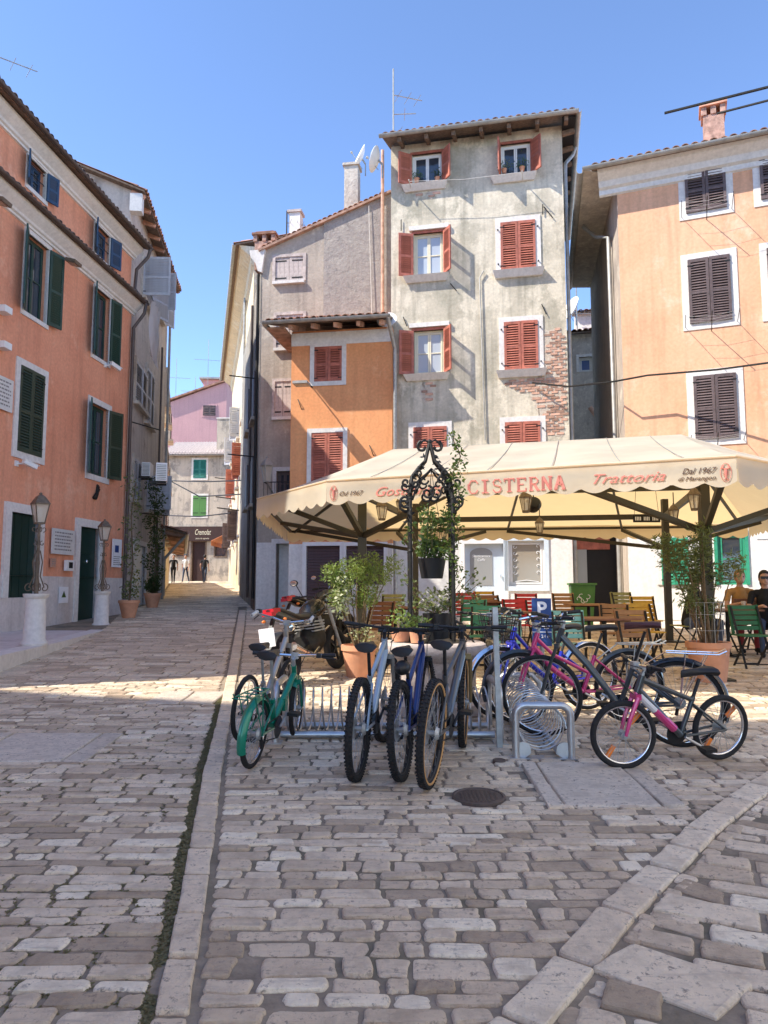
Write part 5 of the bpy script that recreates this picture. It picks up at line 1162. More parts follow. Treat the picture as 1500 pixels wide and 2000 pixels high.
o = thing('round_speaker', 'round black loudspeaker hung under the middle of the canopy', 'loudspeaker', at(1042, 985, 11.2)); MB().lathe([(.02, -.1), (.11, -.08), (.12, .02), (.08, .1), (.02, .12)], n=20, axis=(0, -1, .3)).build('body', 'black_plastic', o, True); MB().tube([(0, 0, .1), (0, 0, .45)], .01, 5).build('hanger', 'iron', o)
p_ = at(1263, 1013, 12.); o = thing('hanging_board', 'small black hanging board with white marks under the canopy', 'sign', p_); MB().box(-.22, .22, -.01, .01, -.06, .06).build('board', 'dark', o); MB().tube([(-.2, 0, .06), (-.14, 0, .7)], .004, 4).tube([(.2, 0, .06), (.14, 0, .7)], .004, 4).build('chains', 'iron', o)
q = MB()
for i in (-1, 0, 1):
    for k in range(4): q.box(i*.14-.05+k*.026, i*.14-.035+k*.026, -.013, -.01, -.03, .03, Matrix.Rotation(0, 4, 'Y'))
q.build('marks', 'sign_white', o)

# ------------------------------------------------------------------ plants
def leaves(q, c, rad, n, size, up=.2, shape=1.8):
    for _ in range(n):
        d = V((random.gauss(0, 1), random.gauss(0, 1), random.gauss(0, 1))); d = d.normalized()*(U(.25, 1)**.6); p_ = V(c)+V((d.x*rad[0], d.y*rad[1], d.z*rad[2]))
        a = V((random.gauss(0, 1), random.gauss(0, 1), random.gauss(up, .7))).normalized(); b = a.orthogonal().normalized(); b.rotate(Matrix.Rotation(U(0, 6.3), 3, a)); s = size*U(.6, 1.3)
        q.add([p_, p_+a*s*.5+b*s*.5/shape, p_+a*s, p_+a*s*.5-b*s*.5/shape], [(0, 1, 2, 3)])
def pot(root, r0, r1, h, mat='terracotta_pot', rim=.05):
    MB().lathe([(r0, 0), (r0+(r1-r0)*.5, h*.5), (r1*.94, h-rim*1.6), (r1*.94, h-rim*1.5), (r1*1.02, h-rim*1.4), (r1*1.02, h), (r1*.9, h), (r1*.88, h-.04)], n=28).build('pot', mat, root, True)
    MB().lathe([(r1*.9, h-.05), (.01, h-.03)], n=20).build('soil', 'soil', root)
P1 = gnd(701, 1322); o = thing('potted_bush', 'feathery green bush on thin stems in a terracotta pot left of the well', 'potted plant', P1); pot(o, .16, .235, .42)
st = MB(); lf = MB(); lv = MB()
for i in range(13):
    a = U(0, 6.3); r = U(.1, .42); top = V((r*cos(a)*1.3-.05, r*sin(a)*.6, U(.95, 1.75))); st.tube([V((r*.2*cos(a), r*.2*sin(a), .38)), top*.5+V((U(-.05, .05), 0, .2)), top], [.011, .008, .004], 5)
    leaves(lf, top, (.14, .13, .16), 240, .055, .5, 3.6); leaves(lf, top*.78+V((0, 0, .2)), (.1, .1, .16), 90, .055, .5, 3.6)
leaves(lv, (-.22, -.1, 1.05), (.13, .1, .3), 180, .06); leaves(lv, (.05, -.12, .55), (.2, .12, .14), 120, .05)
st.build('stems', 'stem', o); tag(lf.build('foliage', 'leaf_light', o, fix=False), kind='stuff'); tag(lv.build('pale_foliage', 'leaf_var', o, fix=False), kind='stuff')
P2 = gnd(1386, 1331); o = thing('potted_olive', 'bamboo like olive shrub in a big terracotta pot in front of the right canopy post', 'potted plant', P2); pot(o, .2, .27, .50)
st = MB(); lf = MB()
for i in range(14):
    a = U(0, 6.3); r = U(.08, .46); top = V((r*cos(a)*1.15-.12, r*sin(a)*.5, U(.9, 1.95))); st.tube([V((r*.2*cos(a), r*.2*sin(a), .46)), top*.5+V((0, 0, .2)), top], [.016, .010, .004], 5)
    leaves(lf, top, (.15, .12, .16), 170, .085, -.1, 5.); leaves(lf, top*.75+V((0, 0, .25)), (.12, .1, .18), 80, .085, -.1, 5.)
st.build('stems', 'stem', o); tag(lf.build('foliage', 'leaf_olive', o, fix=False), kind='stuff')
cg = MB()
for k in range(12): a = 2*pi*k/12; cg.tube([(.22*cos(a), .22*sin(a), .47), (.2*cos(a), .2*sin(a), 1.0)], .003, 4)
for z in (.65, .85, 1.): cg.tube([(.21*cos(2*pi*k/16), .21*sin(2*pi*k/16), z) for k in range(16)], .003, 4, closed=True)
cg.build('wire_cage', 'galv', o)
# climbing plants in pots by the weathered house
def climber(label, px, py, top, w, n, mat):
    p_ = gnd(px, py); o = thing('climbing_plant', label, 'potted plant', p_, 0, 'climbing plants in pots'); pot(o, .16, .27, .46); st = MB(); lf = MB(); st.tube([(0, 0, .4), (.05, .05, top*.4), (-.06, .1, top*.75), (.04, .1, top)], [.03, .025, .018, .01], 6); leaves(lf, (0, 0, .7), (.25, .2, .25), n//4, .09)
    for k in range(9): z = .7+(top-.7)*k/8; leaves(lf, (.12*sin(k*2.2), .05, z), (w, .18, .3), n//8, .09)
    st.build('stem', 'stem', o); tag(lf.build('foliage', mat, o, fix=False), kind='stuff')
climber('sparse climbing plant in a terracotta pot at the corner of the terracotta house', 251, 1207, 3.6, .22, 420, 'leaf_olive'); climber('dense dark climbing plant in a terracotta pot farther along the alley wall', 297, 1187, 3.9, .3, 1500, 'leaf_dark')

# ------------------------------------------------------------------ stone well with wrought iron arch
WP = at(846, 1390, 7.9); WP.z = gz(7.9); o = thing('stone_well', 'round stone wellhead with moulded rim behind the parked mountain bikes', 'well', WP); WH = .69
MB().lathe([(.62, 0), (.62, .1), (.56, .12), (.44, .16), (.42, .22), (.42, .42), (.44, .5), (.50, .54), (.555, .58), (.57, .62), (.555, .67), (.52, WH), (.3, WH), (.28, WH-.1)], n=40).build('wellhead', 'well_stone', o, True)
for k in range(8): a = 2*pi*(k+.5)/8; MB().box(-.10, .10, -.012, .02, .2, .44, Matrix.Rotation(a, 4, 'Z') @ Matrix.Translation((0, -.425, 0))).build('panel', 'well_stone', o)
MB().lathe([(.36, WH-.02), (.36, WH+.005), (.01, WH+.01)], n=30).build('lid', 'iron', o)
ar = thing('wrought_iron_arch', 'ornate black wrought iron arch with scrolls and leaves over the well', 'iron arch', WP+V((0, 0, WH)))
za = 3.14-WP.z-WH; q3 = [V((-.235, -.10, 0)), V((.215, -.1, 0)), V((.215, .25, 0)), V((-.235, .25, 0))]; crown = V((-.015, .06, za))
for i, c in enumerate(q3):
    h = za-.62; pts = [c, c+V((0, 0, h*.5)), c+V((0, 0, h))]+[c+V((0, 0, h)).lerp(crown-c, t)+V((c.x*.35*sin(t*pi)*(1-t*1.5), 0, .06*sin(t*pi*2))) for t in (.25, .5, .75, 1.)]
    MB().tube(pts, [.021, .021, .021, .020, .020, .019, .02], 8).build('upright', 'iron', ar, True)
    ox = V((1, 0, 0)) if c.x > 0 else V((-1, 0, 0)); q = MB()
    q.tube(spiral(c+ox*.05+V((0, 0, h-.05)), .075, .012, -2.2, 5., 24, ox), .0140, 6).tube(spiral(c+ox*.045+V((0, 0, h+.15)), .05, .01, -2.5, 4., 18, ox), .0126, 6).tube(spiral(c-ox*.05+V((0, 0, h+.12)), .05, .01, -1.5, 5., 18, ox*-1), .0112, 6).tube(spiral(c-ox*.08+V((0, 0, h+.25)), .045, .01, -1.5, 5., 18, ox*-1), .0112, 6)
    q.tube(spiral(c+ox*.05+V((0, 0, .14)), .07, .012, 2.2, -4., 20, ox), .0126, 6).tube([c+V((0, 0, .2)), c+ox*.24+V((0, -.05, -.03))], .009, 6)
    q.ball(c+V((0, 0, h*.62)), .026).ball(c+V((0, 0, h-.02)), .024).build('scrollwork', 'iron', ar, True)
q = MB()
for s in (-1, 1):
    for yy in (-.1, .25):
        q.tube([V((s*.2, yy, za-.62)), V((s*.14, yy*.8, za-.44)), V((s*.05, yy*.5+.03, za-.36)), V((0, .06, za-.3))], .012, 6); q.tube(spiral(V((s*.09, yy, za-.45)), .05, .01, 0, 6*s, 18), .0112, 6); q.tube(spiral(V((s*.05, yy, za-.58)), .075, .03, 1.5, 1.5+6*s, 18), .0126, 6)
    q.tube(spiral(crown+V((s*.075, 0, -.06)), .07, .015, 1.2 if s > 0 else 1.9, -3.4 if s > 0 else 6.5, 20), .0154, 6); q.tube([crown+V((0, 0, -.01)), crown+V((s*.06, 0, .02)), crown+V((s*.12, 0, -.03)), crown+V((s*.125, 0, -.1))], [.012, .012, .016, .006], 6)
q.ball(crown, .028).build('crown_scrolls', 'iron', ar, True)
lv = MB()
for _ in range(120):
    c = random.choice(q3); t = U(.0, 1.); z = za-.62+U(-.25, .45); k = max(0, (z-(za-.62))/.62); p_ = V((c.x*(1-k)*1.05, c.y, z)); a = V((random.gauss(0, 1), random.gauss(0, .5), random.gauss(.3, .8))).normalized(); b = a.orthogonal().normalized(); s = U(.04, .075); lv.add([p_, p_+a*s*.5+b*s*.3, p_+a*s, p_+a*s*.5-b*s*.3], [(0, 1, 2, 3)])
lv.build('iron_leaves', 'iron', ar, fix=False)
hp = thing('hanging_planter', 'black hanging pot with trailing plants inside the iron arch', 'hanging planter', WP+V((0, .05, 0))); hz = at(845, 1130, 7.95).z-WP.z
MB().lathe([(.115, hz), (.15, hz+.2), (.155, hz+.215), (.14, hz+.215), (.13, hz+.19), (.01, hz+.19)], n=24).build('pot', 'black_plastic', hp, True); q = MB()
for k in range(3): a = 2*pi*k/3; q.tube([(.15*cos(a), .15*sin(a), hz+.2), (0, 0, za+WH-.32)], .004, 4)
q.build('chains', 'iron', hp); lf = MB(); st = MB()
for k in range(16):
    a = U(0, 6.3); r = U(.05, .28); top = V((r*cos(a), r*sin(a), hz+U(.3, .75))); st.tube([(r*.3*cos(a), r*.3*sin(a), hz+.18), top], .004, 4); leaves(lf, top, (.07, .07, .09), 26, .055)
leaves(lf, (0, 0, hz+.32), (.18, .15, .14), 420, .06); leaves(lf, (-.02, 0, hz+.6), (.1, .1, .2), 160, .055); st.build('stems', 'stem', hp); tag(lf.build('foliage', 'leaf', hp, fix=False), kind='stuff')
vp = thing('climbing_vine', 'vine with small leaves twining up the right side of the iron arch', 'vine', WP+V((0, 0, WH))); lf = MB(); st = MB(); pts = []
for k in range(28): z = za*.30+(za*.72)*k/27; pts.append(V((.215+.04*sin(k*.9)+.002*k, -.1+.04*cos(k*.9), z)))
st.tube(pts, .006, 5)
for p_ in pts[::1]: leaves(lf, p_, (.08, .06, .06), 17, .05)
leaves(lf, (.3, -.1, za-.35), (.1, .08, .14), 30, .045); st.build('stem', 'stem', vp); tag(lf.build('foliage', 'leaf', vp, fix=False), kind='stuff')
for lb, dx, dy, dz, mat, kk, sz in (('black tub with white flowers standing on the well', .06, .12, .0, 'flower_white', 'leaf_olive', .16), ('small terracotta pot with greenery on the left of the well rim', -.34, -.1, 0, 'leaf_light', 'leaf_light', .11), ('tiny terracotta pot at the front of the well rim', -.18, -.3, 0, 'leaf_dark', 'leaf', .08)):
    o = thing('well_planter', lb, 'potted plant', WP+V((dx, dy, WH+.01)), 0, 'planters on the well'); big = sz > .15; hh = .28 if big else .13
    MB().lathe([(sz*.75, 0), (sz, hh), (sz*.9, hh), (sz*.88, hh-.03), (.01, hh-.03)], n=20).build('pot', 'black_plastic' if big else 'terracotta_pot', o, True); lf = MB(); leaves(lf, (0, 0, hh+sz*.8), (sz*1.7, sz*1.3, sz), 330 if big else 110, .05); tag(lf.build('foliage', kk, o, fix=False), kind='stuff')
    if big:
        fl = MB(); leaves(fl, (0, 0, hh+.13), (.26, .2, .13), 110, .035, .2, 1.1); tag(fl.build('flowers', 'flower_white', o, fix=False), kind='stuff'); MB().lathe([(.3, -.01), (.32, .0), (.26, .0)], (0, 0, 0), 20)
        sp = MB(); s2 = MB()
        for k in range(18):
            a = U(-.7, .7)+(0 if k % 2 else pi); L = U(.25, .5); top = V((L*cos(a), L*sin(a)*.4, hh+U(.05, .45))); s2.tube([(0, 0, hh), top*.6+V((0, 0, .1)), top], .004, 4); leaves(sp, top, (.06, .05, .07), 12, .05)
        s2.build('stems', 'stem', o); tag(sp.build('sprays', 'leaf_olive', o, fix=False), kind='stuff')

# ------------------------------------------------------------------ terrace chairs and tables
SL_ = {}
def chair(label, px, d, yaw, mat):
    x = at(px, 1200, d).x; o = thing('folding_chair', label, 'chair', (x, d, gz(d)+.012), yaw, 'folding terrace chairs')
    if 'f' not in SL_:
        q = MB()
        for s in (-.19, .19): q.beam((s, .20, .86), (s, -.20, .0), .028, .014); q.beam((s*.9, -.22, .45), (s*.9, .22, 0), .028, .014)
        SL_['f'] = q.beam((-.17, .18, .04), (.17, .18, .04), .016).beam((-.19, -.17, .06), (.19, -.17, .06), .016)
        SL_['f'] = SL_['f'].mesh('frame', 'iron'); SL_['m'] = {}
    if mat not in SL_['m']: SL_['m'][mat] = MB().box(-.215, .215, -.026, .026, -.009, .009).mesh('slat', mat); SL_['m'][mat+'b'] = MB().box(-.2, .2, -.009, .009, -.03, .03).mesh('slat', mat); SL_['m'][mat+'p'] = MB().box(-.016, .016, -.02, .02, 0, .42).mesh('back_post', mat)
    inst('frame', SL_['f'], o)
    for i in range(7): inst('seat_slat', SL_['m'][mat], o, (0, -.21+i*.062, .455))
    for i in range(5): z = .55+i*.073; inst('back_slat', SL_['m'][mat+'b'], o, (0, .195*(z-.455)/.4*.55+.12, z), (R(-15), 0, 0))
    for s in (-1, 1): inst('back_post', SL_['m'][mat+'p'], o, (s*.2, .125, .47), (R(-15), 0, 0))
    return o
def table(label, px, d, r, mat, yaw=0):
    x = at(px, 1200, d).x; o = thing('terrace_table', label, 'table', (x, d, gz(d)+.012), yaw, 'terrace tables'); n = 7
    for i in range(n): w = 2*r/n; MB().box(-r, r, -r+i*w+.004, -r+(i+1)*w-.004, .72, .745).build('table_plank', mat, o)
    MB().box(-r*.85, r*.85, -.03, .03, .69, .72).tube([(0, 0, .03), (0, 0, .7)], .03).box(-.26, .26, -.03, .03, .01, .035).box(-.03, .03, -.26, .26, .012, .037).build('pedestal', 'iron', o)
    return o
CH = [('mint green folding chair right behind the well', 947, 10.6, 170, 'chair_green'), ('red folding chair standing beside the parking sign', 1012, 12.3, 185, 'chair_red'), ('red folding chair near the white door, behind the well', 905, 14.6, 170, 'chair_red'), ('yellow folding chair in front of the white door', 948, 15.2, 180, 'chair_yellow'),
      ('dark brown folding chair in front of the yellow chair', 965, 13.6, 200, 'chair_brown'), ('bright red folding chair between parking sign and mint chair', 1030, 14.2, 175, 'chair_red'), ('pale teal folding chair behind the pink bike handlebar', 1112, 9.6, 175, 'chair_teal'), ('light wooden folding chair behind the black saddle', 1243, 9.7, 182, 'chair_wood'),
      ('mustard folding chair with its back to the square', 1258, 11.2, 188, 'chair_yellow'), ('brown slatted folding chair near the green bin', 1105, 14.4, 180, 'chair_wood'), ('olive folding chair near the roller shutter', 766, 14., 175, 'chair_olive'), ('dark brown folding chair behind the feathery bush', 737, 11.6, 160, 'chair_brown'),
      ('wooden folding chair in the middle of the terrace', 1203, 11., 170, 'chair_wood'), ('small olive folding chair before the passage', 1222, 14.8, 185, 'chair_olive'), ('yellow folding chair near the thin back post', 1262, 13.2, 178, 'chair_yellow'), ('dark green folding chair at the table on the far right', 1466, 10.7, 180, 'chair_darkgreen'),
      ('olive folding chair under the man in black', 1347, 12.2, 100, 'chair_olive'), ('mint folding chair in the shade behind the iron arch', 920, 12.2, 160, 'chair_green'), ('teal green folding chair left of the mint chair', 985, 9.9, 168, 'chair_teal'), ('brown folding chair under the woman in ochre', 1446, 12.6, 0, 'chair_brown'), ('brown folding chair under the woman with sunglasses', 1500, 12.2, -30, 'chair_brown')]
for lb, px, d, yw, mt in CH: chair(lb, px, d, R(yw+180), mt)
for lb, px, d, r, mt in (('dark wooden terrace table by the mint chair', 985, 11.4, .36, 'chair_brown'), ('brown terrace table between wooden and yellow chairs', 1180, 10.2, .38, 'chair_brown'), ('wooden terrace table in front of the passage', 1150, 13.2, .36, 'chair_wood'), ('wooden terrace table behind the bush', 772, 12.4, .36, 'chair_brown'), ('wooden terrace table where the guests sit', 1420, 11.9, .4, 'chair_brown'), ('brown terrace table behind the red chairs', 950, 14., .36, 'chair_brown')): table(lb, px, d, r, mt)
def menu(label, px, d, dx): 
    o = thing('drinking_glass', label, 'glass', (at(px, 1200, d).x+dx, d-.1, gz(d)+.762), 0, 'glasses on the guests table'); MB().lathe([(.028, 0), (.036, .12), (.034, .12), (.027, .006), (.001, .006)], n=14).build('tumbler', 'lamp_glass', o, True)
menu('drinking glass on the left of the guests table', 1420, 11.9, -.15); menu('drinking glass on the right of the guests table', 1420, 11.9, .22)
o = thing('wheelie_bin', 'green wheeled bin with pale scribble in front of the passage', 'bin', V((at(1137, 1180, 16.6).x, 16.6, gz(16.6)+.01)), R(-8))
MB().add([(-.2, -.2, .08), (.2, -.2, .08), (.2, .2, .08), (-.2, .2, .08), (-.26, -.28, .95), (.26, -.28, .95), (.26, .26, .95), (-.26, .26, .95)], [(0, 3, 2, 1), (4, 5, 6, 7), (0, 1, 5, 4), (1, 2, 6, 5), (2, 3, 7, 6), (3, 0, 4, 7)]).build('body', 'shutter_leaf', o)
MB().box(-.29, .29, -.32, .3, .955, 1.0).box(-.25, .25, .3, .35, .93, .97).build('lid', 'shutter_leaf', o)
for s in (-.2, .2): MB().tube([(s-.02, .2, .09), (s+.02, .2, .09)], .09, 14).build('wheel', 'rubber', o)
q = MB()
for k in range(5): q.tube(spiral((-.1+.05*k, -.258, .65+.06*sin(k*2)), .06, .03, k, k+4, 8), .009, 4)
q.build('scribble', 'sign_white', o)

# ------------------------------------------------------------------ lamp posts on the raised pavement
def lamp_post(label, px, py, hp_, hl):
    p_ = atz(px, py, PZ); o = thing('lamp_post', label, 'street lamp', p_, 0, 'iron lamp posts on stone pedestals')
    MB().lathe([(.20, 0), (.21, .04), (.17, .1), (.15, hp_*.9), (.19, hp_*.94), (.2, hp_), (.02, hp_)], n=24).build('pedestal', 'white_stone', o, True)
    q = MB().tube([(0, 0, hp_), (0, 0, hp_+hl)], [.035, .022], 8)
    for k in range(4):
        a = pi/4+k*pi/2; ax = (cos(a), sin(a), 0); A = V(ax)
        q.tube([A*.03+V((0, 0, hp_+hl*.62)), A*.075+V((0, 0, hp_+hl*.45)), A*.05+V((0, 0, hp_+hl*.25)), A*.12+V((0, 0, hp_+.1))], .010, 5)
        q.tube(spiral(A*.12+V((0, 0, hp_+.09)), .075, .012, 1.6, -4.4, 18, ax), .009, 5); q.tube(spiral(A*.06+V((0, 0, hp_+hl*.72)), .045, .01, 1.6, 7, 14, ax), .007, 5); q.tube(spiral(A*.07+V((0, 0, hp_+hl*.93)), .05, .01, -1.6, 3, 14, ax), .007, 5)
    q.build('scrolled_shaft', 'lamp_iron', o, True); lantern(o, (0, 0, hp_+hl), .52, .17, 'lamp_iron', 4)
lamp_post('iron lamp post on a white stone pedestal by the wide green door, nearer one', 66, 1261, .83, 1.13); lamp_post('iron lamp post on a white stone pedestal by the narrow green door, farther one', 197, 1224, .83, 1.2)
# ------------------------------------------------------------------ bicycles
WH_ = {}
def wheel_mesh(r, tw, rimw, tyre, nsp, knob):
    k = (r, tw, tyre, nsp, knob)
    if k in WH_: return WH_[k]
    t = MB(); n = 40; rr = r-tw/2
    pts = [V((rr*cos(2*pi*i/n), 0, rr*sin(2*pi*i/n))) for i in range(n)]; t.tube(pts, tw/2, 10, closed=True)
    if knob:
        nk = 72
        for i in range(nk):
            a = 2*pi*i/nk; c, s = cos(a), sin(a)
            for y, ro in ((-.38, .86), (0.12 if i % 2 else -.12, .98), (.38, .86)):
                M = Matrix.Rotation(-a, 4, 'Y') @ Matrix.Translation((rr+tw/2*ro, y*tw, 0)); w = tw*.13; t.box(-.006, .0028, -w, w, -.0065, .0065, M)
    rim = MB(); rim.tube([V(((rr-tw*.42)*cos(2*pi*i/n), 0, (rr-tw*.42)*sin(2*pi*i/n))) for i in range(n)], rimw/2, 6, closed=True)
    sp = MB(); hub = .02
    for i in range(nsp):
        a = 2*pi*i/nsp; b = a+(.55 if (i//2) % 2 else -.55); y = .03*(1 if i % 2 else -1); sp.tube([(hub*cos(b), y, hub*sin(b)), ((rr-tw*.42)*cos(a), 0, (rr-tw*.42)*sin(a))], .0016, 4, cap=False)
    sp.tube([(0, -.05, 0), (0, .05, 0)], .018, 8).tube([(0, -.036, 0), (0, -.026, 0)], .03, 10).tube([(0, .026, 0), (0, .036, 0)], .03, 10)
    sw = None
    if tyre == 'tan':
        sw = MB()
        for y in (-1, 1): sw.tube([V(((rr-.006)*cos(2*pi*i/n), y*tw*.36, (rr-.006)*sin(2*pi*i/n))) for i in range(n)], tw*.2, 6, closed=True)
        sw = sw.mesh('sidewall', 'tan_rubber', 'all')
    WH_[k] = (t.mesh('tyre', 'rubber', 'all'), rim, sp.mesh('spokes', 'galv'), sw); return WH_[k]
def add_wheel(root, x, r, tw, rimmat, tyre='black', nsp=28, knob=False, disc=False, steer=None):
    w = bpy.data.objects.new('wheel', None)
    ty, rim, sp, sw = wheel_mesh(r, tw, tw*.55, tyre, nsp, knob)
    w = inst('wheel', sp, root, (x, 0, r), (0, U(0, 1), steer or 0))
    inst('tyre', ty, w); inst('rim', rim.mesh('rim', rimmat, 'all'), w)
    if sw: inst('sidewall', sw, w)
    if disc: inst('brake_disc', MB().lathe([(.05, .03), (.08, .03), (.08, .033), (.05, .033)], n=24, axis=(0, 1, 0)).mesh('brake_disc', 'steel'), w)
    return w
def bike(label, ra, fa, kind, col, R_w=.35, tw=.045, rim='steel', tyre='black', knob=False, lean=0., steer=0., fender=None, front_fender=True, rack=False, basket=False, saddle='black_plastic', bar='flat', fork=None, col2=None, saddle_h=None, suspension=False, grips='black_plastic', extra=None, base=None, head=None):
    """ra, fa: ground points under the rear and the front wheel; local x runs forward"""
    ra = V(ra); fa = V(fa); d = fa-ra; yaw = atan2(d.y, d.x); wb = base or d.xy.length; r = R_w
    o = thing('bicycle', label, 'bicycle', (ra.x, ra.y, gz(ra.y)+.012), yaw, 'bicycles parked at the racks'); pt = math.atan2(gz(fa.y)-gz(ra.y), d.xy.length); o.rotation_euler = (R(lean), -pt, yaw)
    fork = fork or col; B = V((wb*.42, 0, r*.86)); hs = head or (r*2+.16); H1_ = V((wb-.17*wb, 0, hs+.02)); ha = V((wb, 0, r))-H1_; hd = ha.normalized(); H0 = H1_+hd*.13; sh = saddle_h or (r*2+.28); S1 = B+V((-.20*(sh/.95), 0, sh-.08-B.z)); RX = V((0, 0, r)); FX = V((wb, 0, r)); q = MB()
    if kind == 'mtb':
        ST = B+(S1-B)*.62; q.tube([H1_, H0], .026, 10).tube([H1_+hd*.03, ST], [.02, .018], 10).tube([H0-hd*.02, B], [.030, .026], 10).tube([B, ST, ST+(S1-B)*.06], .019, 10)
    elif kind == 'step':
        q.tube([H1_, H0], .024, 10).tube([H0, H0.lerp(B, .35)+V((0, 0, -.05)), B+V((.06, 0, .05)), B], [.026, .027, .026, .024], 10).tube([H1_+hd*.05, H0.lerp(B, .4)+V((0, 0, .09)), B+(S1-B)*.32], [.018, .018, .016], 8); ST = B+(S1-B)*.62; q.tube([B, ST], .02, 10)
    elif kind == 'mono':
        ST = B+(S1-B)*.55; q.tube([H1_, H0], .028, 10).tube([H1_.lerp(H0, .5), H1_.lerp(B, .45)+V((0, 0, -.02)), B], [.032, .034, .032], 10, flat=.75).tube([B, ST], .022, 10).tube([ST-(S1-B)*.1, RX+V((.02, .05, 0))], .013, 8)
    elif kind == 'fold':
        ST = B+(S1-B)*.42; q.tube([H1_, H0], .024, 10).tube([H0.lerp(H1_, .4), B+V((.05, 0, .08)), B+V((-.06, 0, .02))], .026, 10).tube([B, ST], .024, 10).box(B.x+.16, B.x+.22, -.035, .035, B.z+.09, B.z+.19)
    for s in (-1, 1):
        q.tube([B+V((-.02, s*.03, 0)), RX+V((0, s*.06, 0))], .011, 8).tube([ST+V((0, s*.02, -.03)), RX+V((0, s*.06, 0))], .009, 8)
    fo = q.build('frame', col, o, True)
    if col2: 
        dd = (B-H0); MB().tube([H0+dd*.04, H0+dd*.62], .0312, 10).build('decal', col2, fo); MB().tube([H0+dd*.4, H0+dd*.85], .0318, 10).build('decal', 'p_pink' if col2 == 'p_white' else col, fo)
    sp = MB().tube([ST, S1], .0135, 8).build('seatpost', 'black_plastic' if kind != 'fold' else 'galv', o)
    sd = MB(); sx = S1+V((0, 0, .05))
    sd.add([], []); ring = []
    prof = [(-.13, .075, .0), (-.12, .085, .012), (-.06, .075, .014), (.0, .04, .008), (.08, .022, .004), (.15, .016, -.002), (.165, .004, -.008)]
    vs = []; nn = 8
    for x, w, z in prof:
        for k in range(nn): a = 2*pi*k/nn; vs.append(sx+V((x, w*cos(a), z+.026*sin(a)*(1 if sin(a) > 0 else 1.3))))
    sd.add(vs, [(i*nn+k, i*nn+(k+1) % nn, (i+1)*nn+(k+1) % nn, (i+1)*nn+k) for i in range(len(prof)-1) for k in range(nn)]+[tuple(range(nn)), tuple(range(len(vs)-1, len(vs)-nn-1, -1))]); sd.build('saddle', saddle, o, True)
    # steering: fork, stem, bar and front wheel turn together
    SR = Matrix.Translation(H1_) @ Matrix.Rotation(R(steer), 4, hd*-1) @ Matrix.Translation(-H1_); fk = MB(); cr = H0+hd*.03; off = .05 if not knob else .062
    fk.tube([H0, cr], .018, 8).box(cr.x-.02, cr.x+.02, -off-.01, off+.01, cr.z-.02, cr.z+.02)
    for s in (-1, 1): fk.tube([cr+V((0, s*off, 0)), cr.lerp(FX, .55)+V((.01, s*off, 0)), FX+V((0, s*off, 0))], [.019, .017, .012] if suspension else [.014, .013, .010], 8)
    fk.v = [tuple(SR @ V(v)) for v in fk.v]; fk.build('fork', fork, o, True)
    top = H1_-hd*.05; st = MB(); hb = MB(); W = .36 if bar == 'flat' else .29; fwd = V((.07, 0, .03)) if bar == 'flat' else V((.03, 0, .02)); c = top+fwd
    st.tube([H1_, top, c], .017, 8).box(c.x-.025, c.x+.025, -.03, .03, c.z-.025, c.z+.025)
    if bar == 'flat': pts = [c+V((-.05, -W, .02)), c+V((-.02, -.15, .01)), c, c+V((-.02, .15, .01)), c+V((-.05, W, .02))]
    elif bar == 'curl': pts = [c+V((-.2, -W, .06)), c+V((-.12, -W*.98, .08)), c+V((.04, -.16, .03)), c, c+V((.04, .16, .03)), c+V((-.12, W*.98, .08)), c+V((-.2, W, .06))]
    else: pts = [c+V((-.14, -W, .05)), c+V((0, -W*.7, .04)), c+V((.03, -.08, .0)), c, c+V((.03, .08, 0)), c+V((0, W*.7, .04)), c+V((-.14, W, .05))]
    hb.tube(pts, .011, 8)
    for b_ in (st, hb): b_.v = [tuple(SR @ V(v)) for v in b_.v]
    stm = st.build('stem', 'black_plastic' if knob else 'galv', o, True); hbo = hb.build('handlebar', 'black_plastic' if knob else 'chrome', o, True)
    for e, f in ((pts[0], pts[1]), (pts[-1], pts[-2])):
        g = MB().tube([SR @ e, SR @ (e+(f-e).normalized()*.12)], .017, 10); g.build('grip', grips, hbo, True)
        bl = MB(); m0 = e+(f-e).normalized()*.15; bl.tube([SR @ (m0+V((.03, 0, -.01))), SR @ (m0+V((.06, (e-f).y*.15, -.03))), SR @ (e+V((.07, 0, -.04)))], .006, 6).box(m0.x-.02, m0.x+.03, m0.y-.02, m0.y+.02, m0.z-.02, m0.z+.015, SR); bl.build('brake_lever', 'black_plastic', hbo)
    cb = MB()
    for s in (-1, 1): cb.tube([SR @ (c+V((.02, s*.17, 0))), SR @ (c+V((.13, s*.09, .03))), SR @ (c+V((.12, s*.02, -.12))), SR @ (cr+V((.03, s*.03, .02)))], .0035, 5)
    cb.build('brake_cable', 'black_plastic', o)
    add_wheel(o, 0, r, tw, rim, tyre, 28, knob, disc=knob)
    fw = add_wheel(o, wb, r, tw, rim, tyre, 28, knob, disc=knob); 
    if steer: fw.matrix_local = SR @ Matrix.Translation((wb, 0, r))
    # drivetrain
    ck = MB().lathe([(.055, -.045), (.088, -.045), (.088, -.041), (.055, -.041)], B, 28, None); cm = MB()
    cm.add([], []); cr_ = MB().lathe([(.03, .040), (.085, .040), (.09, .043), (.085, .046), (.03, .046)], B, 28, (0, -1, 0)); cr_.build('chainring', 'black_plastic', o)
